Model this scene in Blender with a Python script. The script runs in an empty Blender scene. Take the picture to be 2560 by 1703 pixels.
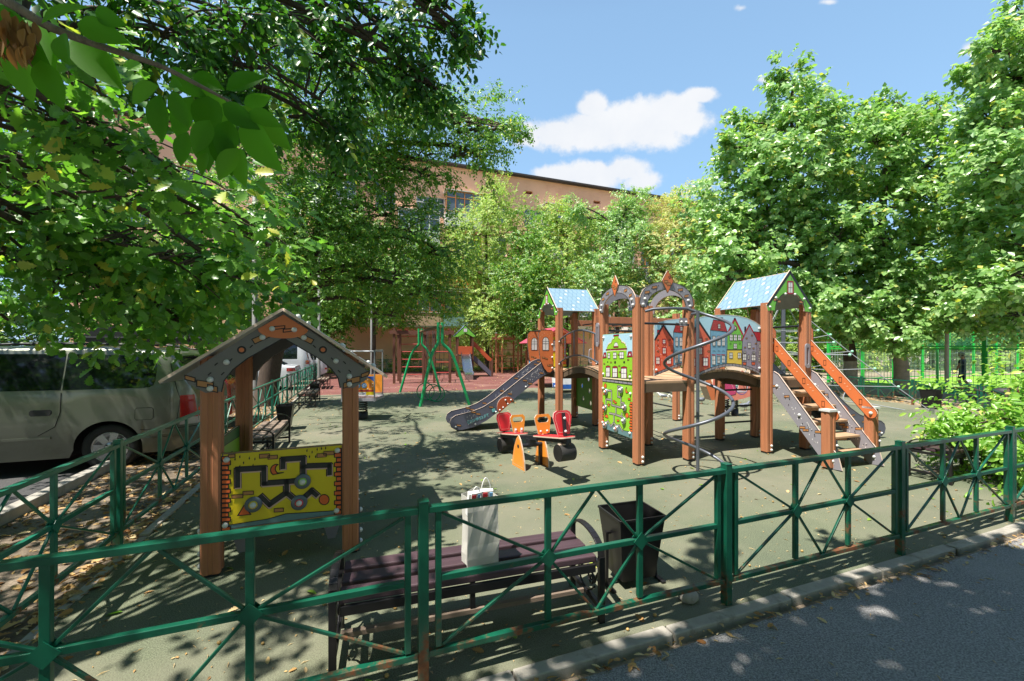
import bpy, bmesh, math, random
import numpy as np
from mathutils import Vector, Matrix, geometry
rnd = random.Random(7)
scene = bpy.context.scene
COL = scene.collection
F, HOR, CX, CAMZ = 1030.0, 870.0, 1280.0, 1.68

def G(px, py, z=0.0):
    """the spot on the ground (height z) that the survey of the photograph gives for a pixel"""
    d = F * (CAMZ - z) / (py - HOR)
    return Vector(((px - CX) / F * d, d, z))
def C(px, py, d):
    return Vector(((px - CX) / F * d, d, CAMZ + (HOR - py) / F * d))
def V(*a): return Vector(a)
def hexc(h, k=1.0):
    h = h.lstrip('#')
    out = []
    for i in (0, 2, 4):
        c = int(h[i:i+2], 16) / 255
        out.append(k * (c / 12.92 if c <= .04045 else ((c + .055) / 1.055) ** 2.4))
    return (*out, 1)

# ------------------------------------------------------------------ materials
MATS = {}
def nodes_of(name):
    m = bpy.data.materials.new(name); m.use_nodes = True
    nt = m.node_tree; nt.nodes.clear()
    out = nt.nodes.new('ShaderNodeOutputMaterial')
    return m, nt, out
def N(nt, typ, **kw):
    n = nt.nodes.new(typ)
    for k, v in kw.items():
        if k in n.inputs: n.inputs[k].default_value = v
        else: setattr(n, k, v)
    return n
def L(nt, a, ai, b, bi): nt.links.new(a.outputs[ai], b.inputs[bi])
def ramp(nt, stops):
    r = nt.nodes.new('ShaderNodeValToRGB')
    el = r.color_ramp.elements
    while len(el) < len(stops): el.new(.5)
    for e, (p, c) in zip(el, stops): e.position = p; e.color = c if len(c) == 4 else (*c, 1)
    return r
def mixc(nt, a, b, fac, bt='MIX'):
    m = nt.nodes.new('ShaderNodeMix'); m.data_type = 'RGBA'; m.blend_type = bt
    for s, v in ((6, a), (7, b), (0, fac)):
        if hasattr(v, 'outputs'): nt.links.new(v.outputs[0], m.inputs[s])
        elif hasattr(v, 'is_output'): nt.links.new(v, m.inputs[s])
        else: m.inputs[s].default_value = v
    return m
def mat(name, col, rough=.55, metal=0., var=.12, vs=9., bump=0., bs=220., spec=.5, coat=0., dirt=None, dirt_s=3., dirt_lo=.55, dirt_hi=.75, streak=None):
    """painted / plain material: colour wandering by noise, optional worn patches and grain"""
    if name in MATS: return MATS[name]
    m, nt, out = nodes_of(name)
    if isinstance(col, str): col = hexc(col)
    tc = N(nt, 'ShaderNodeTexCoord')
    b = N(nt, 'ShaderNodeBsdfPrincipled', Roughness=rough, Metallic=metal)
    b.inputs['Specular IOR Level'].default_value = spec
    b.inputs['Coat Weight'].default_value = coat
    b.inputs['Coat Roughness'].default_value = .08
    src = tc
    if streak:
        mp = N(nt, 'ShaderNodeMapping'); mp.inputs['Scale'].default_value = streak
        L(nt, tc, 'Object', mp, 0); n1 = N(nt, 'ShaderNodeTexNoise', Scale=vs, Detail=5.); L(nt, mp, 0, n1, 'Vector')
    else:
        n1 = N(nt, 'ShaderNodeTexNoise', Scale=vs, Detail=5.); L(nt, tc, 'Object', n1, 'Vector')
    r1 = ramp(nt, [(.25, [c * (1 - var) for c in col[:3]]), (.75, [min(1, c * (1 + var)) for c in col[:3]])])
    L(nt, n1, 0, r1, 0)
    cur = r1
    if dirt:
        if isinstance(dirt, str): dirt = hexc(dirt)
        n2 = N(nt, 'ShaderNodeTexNoise', Scale=dirt_s, Detail=8., Roughness=.7); L(nt, tc, 'Object', n2, 'Vector')
        r2 = ramp(nt, [(dirt_lo, (0, 0, 0)), (dirt_hi, (1, 1, 1))]); L(nt, n2, 0, r2, 0)
        mx = mixc(nt, r1, tuple(dirt), r2); nt.links.new(mx.outputs[2], b.inputs['Base Color'])
        rr = N(nt, 'ShaderNodeMapRange'); L(nt, r2, 0, rr, 0); rr.inputs[3].default_value = rough; rr.inputs[4].default_value = .85
        L(nt, rr, 0, b, 'Roughness')
    else: L(nt, r1, 0, b, 'Base Color')
    if bump:
        n3 = N(nt, 'ShaderNodeTexNoise', Scale=bs, Detail=3.); L(nt, mp if streak else tc, 0 if streak else 'Object', n3, 'Vector')
        bp = N(nt, 'ShaderNodeBump', Strength=bump, Distance=.004); L(nt, n3, 0, bp, 'Height'); L(nt, bp, 0, b, 'Normal')
    L(nt, b, 0, out, 0)
    MATS[name] = m
    return m
def leafmat(name, cols, trans=.45, rough=.42, spec=.45, yellow=None, tint=(1.1, 1.28, .5)):
    """leaf: reflecting and transmitting, colour differing leaf by leaf"""
    m, nt, out = nodes_of(name)
    g = N(nt, 'ShaderNodeNewGeometry')
    st = [(i / max(1, len(cols) - 1) * .94, hexc(c) if isinstance(c, str) else c) for i, c in enumerate(cols)]
    if yellow: st[-1] = (.93, st[-1][1]); st.append((.975, hexc(yellow)))
    r = ramp(nt, st); L(nt, g, 'Random Per Island', r, 0)
    b = N(nt, 'ShaderNodeBsdfPrincipled', Roughness=rough); b.inputs['Specular IOR Level'].default_value = spec
    L(nt, r, 0, b, 'Base Color')
    t = N(nt, 'ShaderNodeBsdfTranslucent')
    mx = mixc(nt, r, (*tint, 1), 1.0, 'MULTIPLY'); nt.links.new(mx.outputs[2], t.inputs[0])
    ms = N(nt, 'ShaderNodeMixShader'); ms.inputs[0].default_value = trans
    L(nt, b, 0, ms, 1); L(nt, t, 0, ms, 2); L(nt, ms, 0, out, 0)
    MATS[name] = m
    return m

# ------------------------------------------------------------------ mesh builder
def frame(o, x, y=None, z=None):
    """matrix with origin o and axes x, y (z = x cross y when left out)"""
    x = Vector(x).normalized()
    if y is None:
        up = Vector((0, 0, 1)); y = up.cross(x)
        y = Vector((0, 1, 0)) if y.length < 1e-6 else y.normalized()
    y = Vector(y).normalized()
    z = x.cross(y).normalized() if z is None else Vector(z).normalized()
    m = Matrix((x, y, z)).transposed().to_4x4(); m.translation = Vector(o)
    return m
class MB:
    def __init__(s): s.v = []; s.f = []; s.m = []; s.sm = []
    def add(s, vs, fs, m=0, smooth=False):
        o = len(s.v); s.v.extend([tuple(v) for v in vs])
        for f in fs: s.f.append([i + o for i in f]); s.m.append(m); s.sm.append(smooth)
    def box(s, c, size, m=0, M=None):
        a, b, d = [x / 2 for x in size]; c = Vector(c)
        P = [c + Vector((i * a, j * b, k * d)) for k in (-1, 1) for j in (-1, 1) for i in (-1, 1)]
        if M is not None: P = [M @ p for p in P]
        s.add(P, [(0, 2, 3, 1), (4, 5, 7, 6), (0, 1, 5, 4), (2, 6, 7, 3), (0, 4, 6, 2), (1, 3, 7, 5)], m)
    def bar(s, p, q, w, h, m=0, up=(0, 0, 1)):
        p, q = Vector(p), Vector(q); x = (q - p); l = x.length
        if l < 1e-6: return
        x /= l; u = Vector(up)
        if abs(x.dot(u)) > .999: u = Vector((1, 0, 0))
        y = u.cross(x).normalized(); z = x.cross(y)
        s.box((l / 2, 0, 0), (l, w, h), m, frame(p, x, y, z))
    def tube(s, pts, r, n=8, m=0, closed=False, cap=True):
        pts = [Vector(p) for p in pts]; k = len(pts)
        if isinstance(r, (int, float)): r = [r] * k
        ring = []; ref = None
        for i in range(k):
            if closed: t = (pts[(i + 1) % k] - pts[i - 1])
            else: t = pts[min(i + 1, k - 1)] - pts[max(i - 1, 0)]
            if t.length < 1e-9: t = Vector((0, 0, 1))
            t.normalize()
            if ref is None:
                ref = Vector((0, 0, 1)) if abs(t.z) < .9 else Vector((1, 0, 0))
            a = t.cross(ref)
            if a.length < 1e-6: a = t.orthogonal()
            a.normalize(); b = a.cross(t).normalized(); ref = b
            ring.append([pts[i] + r[i] * (math.cos(2 * math.pi * j / n) * a + math.sin(2 * math.pi * j / n) * b) for j in range(n)])
        vs = [p for q in ring for p in q]; fs = []
        for i in range(k if closed else k - 1):
            i2 = (i + 1) % k
            for j in range(n):
                j2 = (j + 1) % n
                fs.append((i * n + j, i * n + j2, i2 * n + j2, i2 * n + j))
        s.add(vs, fs, m, True)
        if cap and not closed:
            s.add(ring[0], [tuple(range(n - 1, -1, -1))], m); s.add(ring[-1], [tuple(range(n))], m)
    def lathe(s, prof, M, n=16, m=0, smooth=True):
        """profile of (r, z) turned about M's z axis"""
        vs = []
        for r, z in prof:
            for j in range(n):
                a = 2 * math.pi * j / n; vs.append(M @ Vector((r * math.cos(a), r * math.sin(a), z)))
        fs = []
        for i in range(len(prof) - 1):
            for j in range(n):
                j2 = (j + 1) % n; fs.append((i * n + j, i * n + j2, (i + 1) * n + j2, (i + 1) * n + j))
        s.add(vs, fs, m, smooth)
        if prof[0][0] > 1e-4: s.add(vs[:n], [tuple(range(n - 1, -1, -1))], m)
        if prof[-1][0] > 1e-4: s.add(vs[-n:], [tuple(range(n))], m)
    def ball(s, c, r, m=0, n=8, sc=(1, 1, 1)):
        k = n // 2
        prof = [(r * math.sin(math.pi * i / k), -r * math.cos(math.pi * i / k)) for i in range(k + 1)]
        prof[0] = (1e-5, prof[0][1]); prof[-1] = (1e-5, prof[-1][1])
        M = Matrix.Translation(Vector(c)) @ Matrix.Diagonal((*sc, 1))
        s.lathe(prof, M, n, m)
    def plate(s, M, poly, t, m=0, medge=None, holes=(), mback=None):
        """flat board: outline poly (and holes) in M's x,y plane, thickness t along -z; front face at z = 0"""
        loops = [poly] + list(holes); allp = [p for l in loops for p in l]
        tris = geometry.tessellate_polygon([[Vector((p[0], p[1], 0)) for p in l] for l in loops])
        n = len(allp); me = m if medge is None else medge; mb = m if mback is None else mback
        front = [M @ Vector((p[0], p[1], 0)) for p in allp]; back = [M @ Vector((p[0], p[1], -t)) for p in allp]
        fr = []
        for a, b, c in tris:
            pa, pb, pc = allp[a], allp[b], allp[c]
            if (pb[0]-pa[0])*(pc[1]-pa[1]) - (pb[1]-pa[1])*(pc[0]-pa[0]) < 0: a, c = c, a
            fr.append((a, b, c))
        s.add(front, fr, m); s.add(back, [(c, b, a) for a, b, c in fr], mb)
        for l in loops:
            area = sum(l[i-1][0] * l[i][1] - l[i][0] * l[i-1][1] for i in range(len(l)))
            pts = list(l)
            if (area < 0) == (l is poly): pts.reverse()
            fp = [M @ Vector((p[0], p[1], 0)) for p in pts]; bp = [M @ Vector((p[0], p[1], -t)) for p in pts]; k = len(pts)
            s.add(fp + bp, [(i, k + i, k + (i + 1) % k, (i + 1) % k) for i in range(k)], me)
    def flat(s, M, poly, z, m=0):
        """one painted patch lying z in front of M's plane"""
        poly = [(p[0], p[1]) for p in poly]
        area = sum(poly[i-1][0] * poly[i][1] - poly[i][0] * poly[i-1][1] for i in range(len(poly)))
        if area < 0: poly.reverse()
        tris = geometry.tessellate_polygon([[Vector((p[0], p[1], 0)) for p in poly]])
        fr = []
        for a, b, c in tris:
            pa, pb, pc = poly[a], poly[b], poly[c]
            if (pb[0]-pa[0])*(pc[1]-pa[1]) - (pb[1]-pa[1])*(pc[0]-pa[0]) < 0: a, c = c, a
            fr.append((a, b, c))
        s.add([M @ Vector((p[0], p[1], z)) for p in poly], fr, m)
    def stroke(s, M, pts, w, z, m=0, closed=False):
        pts = [Vector((p[0], p[1])) for p in pts]
        if closed: pts = pts + [pts[0]]
        for a, b in zip(pts, pts[1:]):
            d = b - a
            if d.length < 1e-6: continue
            d.normalize(); n = Vector((-d.y, d.x)) * w / 2; e = d * w * .35
            q = [a - e - n, b + e - n, b + e + n, a - e + n]
            s.add([M @ Vector((p.x, p.y, z)) for p in q], [(0, 1, 2, 3)], m)
    def build(s, name, mats, parent=None, bevel=0., loc=None):
        me = bpy.data.meshes.new(name)
        me.from_pydata(s.v, [], s.f)
        if not isinstance(mats, (list, tuple)): mats = [mats]
        for x in mats: me.materials.append(x)
        me.polygons.foreach_set('material_index', s.m); me.polygons.foreach_set('use_smooth', s.sm)
        me.update()
        o = bpy.data.objects.new(name, me); COL.objects.link(o)
        if parent is not None: o.parent = parent
        if loc is not None: o.location = loc
        if bevel:
            b = o.modifiers.new('bevel', 'BEVEL'); b.width = bevel; b.segments = 2; b.limit_method = 'ANGLE'; b.angle_limit = .6
        return o
def tag(o, label=None, cat=None, group=None, kind=None):
    if label: o['label'] = label
    if cat: o['category'] = cat
    if group: o['group'] = group
    if kind: o['kind'] = kind
    return o
def thing(name, label, cat, loc=(0, 0, 0), rz=0., group=None):
    o = bpy.data.objects.new(name, None); COL.objects.link(o)
    o.location = loc; o.rotation_euler = (0, 0, rz); o.empty_display_size = .1
    return tag(o, label, cat, group)
def kids(o): return [c for c in COL.objects if c.parent == o]
def copy_tree(o, parent=None):
    c = o.copy(); COL.objects.link(c)
    if parent is not None: c.parent = parent
    for ch in kids(o): copy_tree(ch, c)
    return c
def rect(x0, y0, x1, y1): return [(x0, y0), (x1, y0), (x1, y1), (x0, y1)]
def rrect(x0, y0, x1, y1, r, n=4):
    out = []
    for cx, cy, a0 in ((x1 - r, y0 + r, -90), (x1 - r, y1 - r, 0), (x0 + r, y1 - r, 90), (x0 + r, y0 + r, 180)):
        for i in range(n + 1):
            a = math.radians(a0 + 90 * i / n); out.append((cx + r * math.cos(a), cy + r * math.sin(a)))
    return out
def arc(cx, cy, rx, ry, a0, a1, n=12):
    return [(cx + rx * math.cos(math.radians(a0 + (a1 - a0) * i / n)), cy + ry * math.sin(math.radians(a0 + (a1 - a0) * i / n))) for i in range(n + 1)]
def circ(cx, cy, r, n=16, ry=None): return arc(cx, cy, r, ry or r, 0, 360 - 360 / n, n - 1)
def smooth_path(pts, k=6):
    """Catmull-Rom through points"""
    P = [Vector(p) for p in pts]; P = [2 * P[0] - P[1]] + P + [2 * P[-1] - P[-2]]; out = []
    for i in range(1, len(P) - 2):
        for j in range(k):
            t = j / k; a, b, c, d = P[i-1], P[i], P[i+1], P[i+2]
            out.append(.5 * ((2 * b) + (c - a) * t + (2 * a - 5 * b + 4 * c - d) * t * t + (3 * b - a - 3 * c + d) * t ** 3))
    out.append(P[-2]); return out
def lettering(mb, M, s, size, m=0, z=.002, bold=0.):
    cu = bpy.data.curves.new('lettering', 'FONT'); cu.body = s; cu.size = size; cu.align_x = 'CENTER'; cu.align_y = 'CENTER'; cu.offset = bold
    cu.resolution_u = 2
    o = bpy.data.objects.new('lettering', cu); COL.objects.link(o)
    dg = bpy.context.evaluated_depsgraph_get(); me = bpy.data.meshes.new_from_object(o.evaluated_get(dg))
    mb.add([M @ Vector((v.co.x, v.co.y, z)) for v in me.vertices], [tuple(p.vertices) for p in me.polygons], m)
    bpy.data.objects.remove(o); bpy.data.curves.remove(cu); bpy.data.meshes.remove(me)
def bolt(mb, p, n, r=.017, m=0):
    """white mushroom-head bolt cap sitting on p, facing n"""
    n = Vector(n).normalized(); M = frame(p, n.orthogonal(), n.cross(n.orthogonal()))
    mb.lathe([(r, 0), (r, r * .35), (r * .8, r * .8), (r * .4, r * 1.05), (1e-4, r * 1.1)], M, 10, m)

# ------------------------------------------------------------------ common materials
BLACK = mat('black_line', (.012, .009, .011, 1), .5, var=.02)
WHITE = mat('white_paint', (.78, .77, .75, 1), .5, var=.04)
CAP = mat('bolt_cap', (.62, .62, .6, 1), .4, var=.05)
POST = mat('composite_post', '#aa6e4c', .6, var=.16, vs=3., bump=.25, bs=60., streak=(18, 18, .8))
POSTD = mat('dark_post', '#5f3a2a', .65, var=.2, vs=3., streak=(18, 18, .8))
DECK = mat('deck_board', '#a98a6c', .7, var=.16, vs=4., bump=.3, bs=90.)
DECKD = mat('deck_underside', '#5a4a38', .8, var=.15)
GREYP = mat('grey_panel', '#8a878e', .45, var=.05, vs=4.)
SLIDEG = mat('slide_side', '#5a5b69', .4, var=.08, vs=4.)
EDGE = mat('plywood_edge', '#cdb6a4', .6, var=.12, vs=30.)
STEEL = mat('painted_steel', '#5c6068', .38, metal=.35, var=.06)
DSTEEL = mat('dark_steel', '#26282d', .42, metal=.3, var=.1)
INOX = mat('stainless_steel', '#b9bcc2', .22, metal=1., var=.05)
ORANGE = mat('orange_paint', '#cc7040', .45, var=.06, vs=5.)
ORANGED = mat('rust_orange_paint', '#b5522f', .45, var=.06, vs=5.)
YEL = mat('yellow_paint', '#d6bd16', .42, var=.05, vs=5.)
LIME = mat('lime_paint', '#8cc030', .45, var=.05, vs=5.)
GREENP = mat('green_paint', '#6db53e', .45, var=.05, vs=5.)
SKYP = mat('sky_blue_paint', '#a9cfe0', .45, var=.06, vs=4.)
TEAL = mat('teal_grey_paint', '#5f7f85', .5, var=.06)
BLUEP = mat('house_blue_paint', '#6d9cb8', .45, var=.05)
PURP = mat('house_grey_paint', '#8c8798', .45, var=.05)
HRED = mat('house_red_paint', '#cf5f43', .45, var=.05)
MAROON = mat('maroon_paint', '#a01e30', .45, var=.05)
HYEL = mat('house_yellow_paint', '#dcbb4a', .45, var=.05)
BRICKO = mat('brick_orange_paint', '#d9632a', .45, var=.06)
BRICKB = mat('brick_tan_paint', '#b07a4a', .5, var=.06)
GLASSP = mat('painted_window', '#d9d6d4', .4, var=.04)
DRED = mat('seat_red', '#cf2b35', .38, var=.06)
SEATO = mat('seat_orange', '#dd8a2b', .42, var=.06)
RUBBERB = mat('black_rubber', (.03, .028, .026, 1), .75, var=.2, bump=.2)
CONC = mat('concrete', '#9b968c', .85, var=.14, vs=14., bump=.5, bs=120., dirt='#5f594e', dirt_s=5.)
BLKMET = mat('black_metal', (.018, .017, .018, 1), .4, metal=.4, var=.15)

# ------------------------------------------------------------------ camera, sky, sun
cam = bpy.data.cameras.new('camera'); camo = bpy.data.objects.new('camera', cam); COL.objects.link(camo)
cam.sensor_width = 36.; cam.lens = 36. * F / 2560.
camo.location = (0, 0, CAMZ); camo.rotation_euler = (math.radians(90), 0, 0)
cam.shift_y = (HOR - 851.5) / 2560.; cam.clip_start = .05; cam.clip_end = 3000.
scene.camera = camo
SUNV = Vector((-.36, -.295, 1.)).normalized()
sl = bpy.data.lights.new('sun', 'SUN'); sl.energy = 5.0; sl.angle = math.radians(.53); sl.color = (1., .95, .87)
so = bpy.data.objects.new('sun', sl); COL.objects.link(so); so.rotation_euler = SUNV.to_track_quat('Z', 'Y').to_euler(); so.location = (-6, -5, 20)
w = bpy.data.worlds.new('World'); scene.world = w; w.use_nodes = True
nt = w.node_tree; nt.nodes.clear()
wo = N(nt, 'ShaderNodeOutputWorld'); bg = N(nt, 'ShaderNodeBackground', Strength=.084)
sky = nt.nodes.new('ShaderNodeTexSky'); sky.sky_type = 'NISHITA'; sky.sun_disc = False
sky.sun_elevation = math.asin(SUNV.z); sky.sun_rotation = math.atan2(SUNV.x, SUNV.y) % (2 * math.pi)
sky.air_density = 1.2; sky.dust_density = .4; sky.ozone_density = 1.0; sky.altitude = 700
# cumulus: soft blobs at sky directions, their edges broken up by noise
tcw = N(nt, 'ShaderNodeTexCoord')
nz1 = N(nt, 'ShaderNodeTexNoise', Scale=9., Detail=8., Roughness=.62); L(nt, tcw, 'Generated', nz1, 'Vector')
nz2 = N(nt, 'ShaderNodeTexNoise', Scale=30., Detail=6., Roughness=.6); L(nt, tcw, 'Generated', nz2, 'Vector')
def wm(op, a, b=None, cl=False):
    n = nt.nodes.new('ShaderNodeMath'); n.operation = op; n.use_clamp = cl
    for i, x in enumerate((a, b)):
        if x is None: continue
        if isinstance(x, (int, float)): n.inputs[i].default_value = x
        else: nt.links.new(x, n.inputs[i])
    return n.outputs[0]
total = None
sep = N(nt, 'ShaderNodeSeparateXYZ'); L(nt, tcw, 'Generated', sep, 0)
gx = wm('DIVIDE', sep.outputs[0], wm('MAXIMUM', sep.outputs[1], .05)); gz = wm('DIVIDE', sep.outputs[2], wm('MAXIMUM', sep.outputs[1], .05))
for (px, py, rx, ry, wt) in ((1390, 335, 95, 50, 1), (1480, 325, 120, 55, 1), (1600, 315, 120, 62, 1), (1690, 270, 75, 38, 1), (1755, 240, 45, 22, .8), (1475, 265, 42, 36, 1), (1700, 300, 90, 40, .9), (1330, 350, 50, 24, .8), (1325, 315, 32, 18, .6),
                           (1400, 440, 75, 35, 1), (1480, 440, 100, 42, 1), (1560, 425, 70, 36, .95), (1600, 455, 60, 36, .8), (1910, 200, 34, 15, .55), (1855, 20, 30, 14, .45), (2070, 5, 26, 10, .45), (2440, 120, 34, 18, .55), (2210, 360, 60, 22, .5), (2335, 360, 50, 18, .4)):
    u0, v0 = (px - CX) / F, (HOR - py) / F
    du = wm('DIVIDE', wm('SUBTRACT', gx, u0), rx / F); dv = wm('DIVIDE', wm('SUBTRACT', gz, v0), ry / F)
    r2 = wm('ADD', wm('MULTIPLY', du, du), wm('MULTIPLY', dv, dv))
    bl = wm('MULTIPLY', wm('SUBTRACT', 1.25, wm('SQRT', r2), ), wt)
    total = bl if total is None else wm('MAXIMUM', total, bl)
edge = wm('ADD', wm('MULTIPLY', wm('SUBTRACT', nz1.outputs[0], .5), 1.5), wm('MULTIPLY', wm('SUBTRACT', nz2.outputs[0], .5), .8))
dens = wm('ADD', total, edge)
cm = N(nt, 'ShaderNodeMapRange'); nt.links.new(dens, cm.inputs[0]); cm.inputs[1].default_value = .12; cm.inputs[2].default_value = .62; cm.interpolation_type = 'SMOOTHSTEP'
fr = N(nt, 'ShaderNodeMapRange'); nt.links.new(sep.outputs[1], fr.inputs[0]); fr.inputs[1].default_value = .1; fr.inputs[2].default_value = .2
cfac = wm('MULTIPLY', cm.outputs[0], fr.outputs[0])
cfac = wm('MULTIPLY', cfac, .97)
# thin haze lightens the lower sky ahead
hz = N(nt, 'ShaderNodeValToRGB'); L(nt, sep, 2, hz, 0)
el = hz.color_ramp.elements; el[0].position = 0.; el[0].color = (.78, .78, .78, 1); el[1].position = .62; el[1].color = (.46, .46, .46, 1); e3 = el.new(.9); e3.color = (0, 0, 0, 1)
hy = N(nt, 'ShaderNodeMapRange'); L(nt, sep, 1, hy, 0); hy.inputs[1].default_value = -.25; hy.inputs[2].default_value = .35; hy.interpolation_type = 'SMOOTHSTEP'
hf = wm('MULTIPLY', hz.outputs[0], hy.outputs[0])
hm = mixc(nt, sky, (2.7, 4.75, 7.2, 1), hf)
clc = mixc(nt, (4.7, 5.0, 5.5, 1), (6.1, 6.1, 6.1, 1), nz1)
cc = mixc(nt, hm.outputs[2], clc.outputs[2], cfac)
nt.links.new(cc.outputs[2], bg.inputs[0]); L(nt, bg, 0, wo, 0)
vs = scene.view_settings; scene.display_settings.display_device = 'sRGB'
vs.view_transform = 'Standard'; vs.look = 'None'; vs.exposure = 1.0; vs.gamma = 1; vs.use_curve_mapping = False
scene.cycles.use_denoising = True
scene.cycles.max_bounces = 12; scene.cycles.diffuse_bounces = 7; scene.cycles.transmission_bounces = 6; scene.cycles.transparent_max_bounces = 8
scene.cycles.sample_clamp_indirect = 6.
# ------------------------------------------------------------------ the ground
U = Vector((.937, .349, 0)); W_ = Vector((-.354, .935, 0))
def fence_x(y): return -3.26 - .38 * (y - 3.41)
def kerb_y(x): return 2.55 + .3724 * (x - 1.10)
def sheet(name, poly, z, m, kind='structure'):
    b = MB(); b.flat(Matrix.Translation((0, 0, z)), poly, 0); o = b.build(name, m); return tag(o, kind=kind)
def groundmat(name, c1, c2, scale, grain, gs, rough=.9, patch=None, patch_s=.6, spec=.25, lo=.5, hi=.62, speck=None):
    m, nt, out = nodes_of(name)
    tc = N(nt, 'ShaderNodeTexCoord'); b = N(nt, 'ShaderNodeBsdfPrincipled', Roughness=rough); b.inputs['Specular IOR Level'].default_value = spec
    n1 = N(nt, 'ShaderNodeTexNoise', Scale=scale, Detail=6., Roughness=.6); L(nt, tc, 'Object', n1, 'Vector')
    r1 = ramp(nt, [(.3, c1), (.7, c2)]); L(nt, n1, 0, r1, 0)
    n2 = N(nt, 'ShaderNodeTexNoise', Scale=gs, Detail=2.); L(nt, tc, 'Object', n2, 'Vector')
    r2 = ramp(nt, [(.3, (1 - grain,) * 3), (.7, (1 + grain * .6,) * 3)]); L(nt, n2, 0, r2, 0)
    mx = mixc(nt, r1, r2, 1., 'MULTIPLY'); last = mx.outputs[2]
    if patch:
        n3 = N(nt, 'ShaderNodeTexNoise', Scale=patch_s, Detail=5., Roughness=.65); L(nt, tc, 'Object', n3, 'Vector')
        r3 = ramp(nt, [(lo, (0, 0, 0)), (hi, (1, 1, 1))]); L(nt, n3, 0, r3, 0)
        m2 = mixc(nt, last, tuple(patch) if len(patch) == 4 else (*patch, 1), r3); last = m2.outputs[2]
    if speck:
        vo = N(nt, 'ShaderNodeTexVoronoi', Scale=95.); L(nt, tc, 'Object', vo, 'Vector')
        r4 = ramp(nt, [(.0, (1, 1, 1)), (.16, (0, 0, 0))]); L(nt, vo, 0, r4, 0)
        n5 = N(nt, 'ShaderNodeTexNoise', Scale=31., Detail=2.); L(nt, tc, 'Object', n5, 'Vector')
        r5 = ramp(nt, [(.55, (0, 0, 0)), (.62, (1, 1, 1))]); L(nt, n5, 0, r5, 0)
        m4 = mixc(nt, r4, r5, 1., 'MULTIPLY'); m3 = mixc(nt, last, (*speck, 1), m4.outputs[2]); last = m3.outputs[2]
    nt.links.new(last, b.inputs['Base Color'])
    bp = N(nt, 'ShaderNodeBump', Strength=.6, Distance=.006); L(nt, n2, 0, bp, 'Height'); L(nt, bp, 0, b, 'Normal')
    L(nt, b, 0, out, 0); MATS[name] = m; return m
RUB = groundmat('green_rubber', (.115, .135, .088), (.165, .18, .112), 1.1, .62, 150., patch=(.185, .175, .125), patch_s=.45, lo=.42, hi=.66, speck=(.4, .35, .2))
REDR = groundmat('red_rubber', (.15, .058, .05), (.20, .08, .068), .8, .35, 160., patch=(.22, .11, .09), patch_s=.5)
ASPH = groundmat('asphalt', (.225, .218, .215), (.275, .27, .265), .8, .6, 120., rough=.85, patch=(.28, .27, .25), patch_s=.5, lo=.55, hi=.8, speck=(.24, .24, .24))
ASPHD = groundmat('road_asphalt', (.06, .06, .062), (.085, .083, .08), .9, .4, 110.)
EARTH = groundmat('earth', (.27, .21, .15), (.40, .32, .24), .5, .3, 60., patch=(.2, .17, .1), patch_s=.3, speck=(.3, .2, .08))
SOIL = groundmat('soil', (.16, .125, .09), (.26, .21, .155), 1.6, .4, 70., patch=(.1, .075, .05), patch_s=1.4, lo=.5, hi=.65)
TURFM = groundmat('turf', (.17, .36, .03), (.24, .44, .05), .6, .3, 90.)
LAWNM = groundmat('lawn_soil', (.12, .13, .05), (.24, .22, .11), .5, .35, 60.)
sheet('ground', rect(-160, -120, 160, 200), -.06, EARTH)
edge_x = lambda y: -3.757 - .385 * (y - 5.0)
sheet('playground_surface', [(-2.34, 1.275), (1.1, 2.55), (12.4, 6.76), (13.0, 7.3), (10.9, 15.8), (9.8, 20.6), (edge_x(14.4), 14.4), (edge_x(5), 5.0)], 0, RUB)
sheet('red_rubber_surface', [(edge_x(14.4), 14.404), (9.8, 20.604), (6.8, 34.2), (-13.0, 27.3)], .0, REDR)
sheet('path', [(-30, -9.2), (30, 13.15), (60, -30), (-20, -40)], -.01, ASPH)
sheet('lawn', [(-40, 18.2), (-13.0, 27.3), (6.8, 34.2), (34, 44), (30, 60), (-50, 40)], -.03, LAWNM)
kx = lambda y: fence_x(y) - 1.42
sheet('soil_strip', [(edge_x(-2) - .06, -2), (edge_x(30) - .06, 30), (kx(30), 30), (kx(-2), -2)], -.018, SOIL)
sheet('road', [(kx(-8) - .12, -8), (kx(60) - .12, 60), (-60, 60), (-60, -8)], -.05, ASPHD)
sheet('court_turf', [(15.45, 20.1), (19.6, 9.4), (38, 16.2), (33, 26.6)], -.01, TURFM)
def kerbrun(name, p, q, w, top, bottom, n, m, gap=.012, jit=.006):
    b = MB(); p, q = Vector(p), Vector(q); d = (q - p) / n; x = d.normalized(); y = Vector((-x.y, x.x, 0)); r = random.Random(3)
    for i in range(n):
        a = p + d * i; l = d.length - gap; dz = r.uniform(-jit, jit); dy = r.uniform(-jit, jit)
        b.box((l / 2, w / 2 + dy, (top + bottom) / 2 + dz), (l, w, top - bottom), 0, frame(a, x, y))
    o = b.build(name, m, bevel=.008); tag(o, kind='structure'); return o
kerbrun('kerb', (-5.5, kerb_y(-5.5) - .085, 0), (24, kerb_y(24) - .085, 0), .085, .006, -.1, 32, CONC)
kerbrun('edging_kerb', (edge_x(-1), -1, 0), (edge_x(28), 28, 0), .07, .012, -.1, 31, CONC, jit=.01)
kerbrun('road_kerb', (kx(-6), -6, 0), (kx(45), 45, 0), .13, .09, -.15, 52, CONC)

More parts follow.
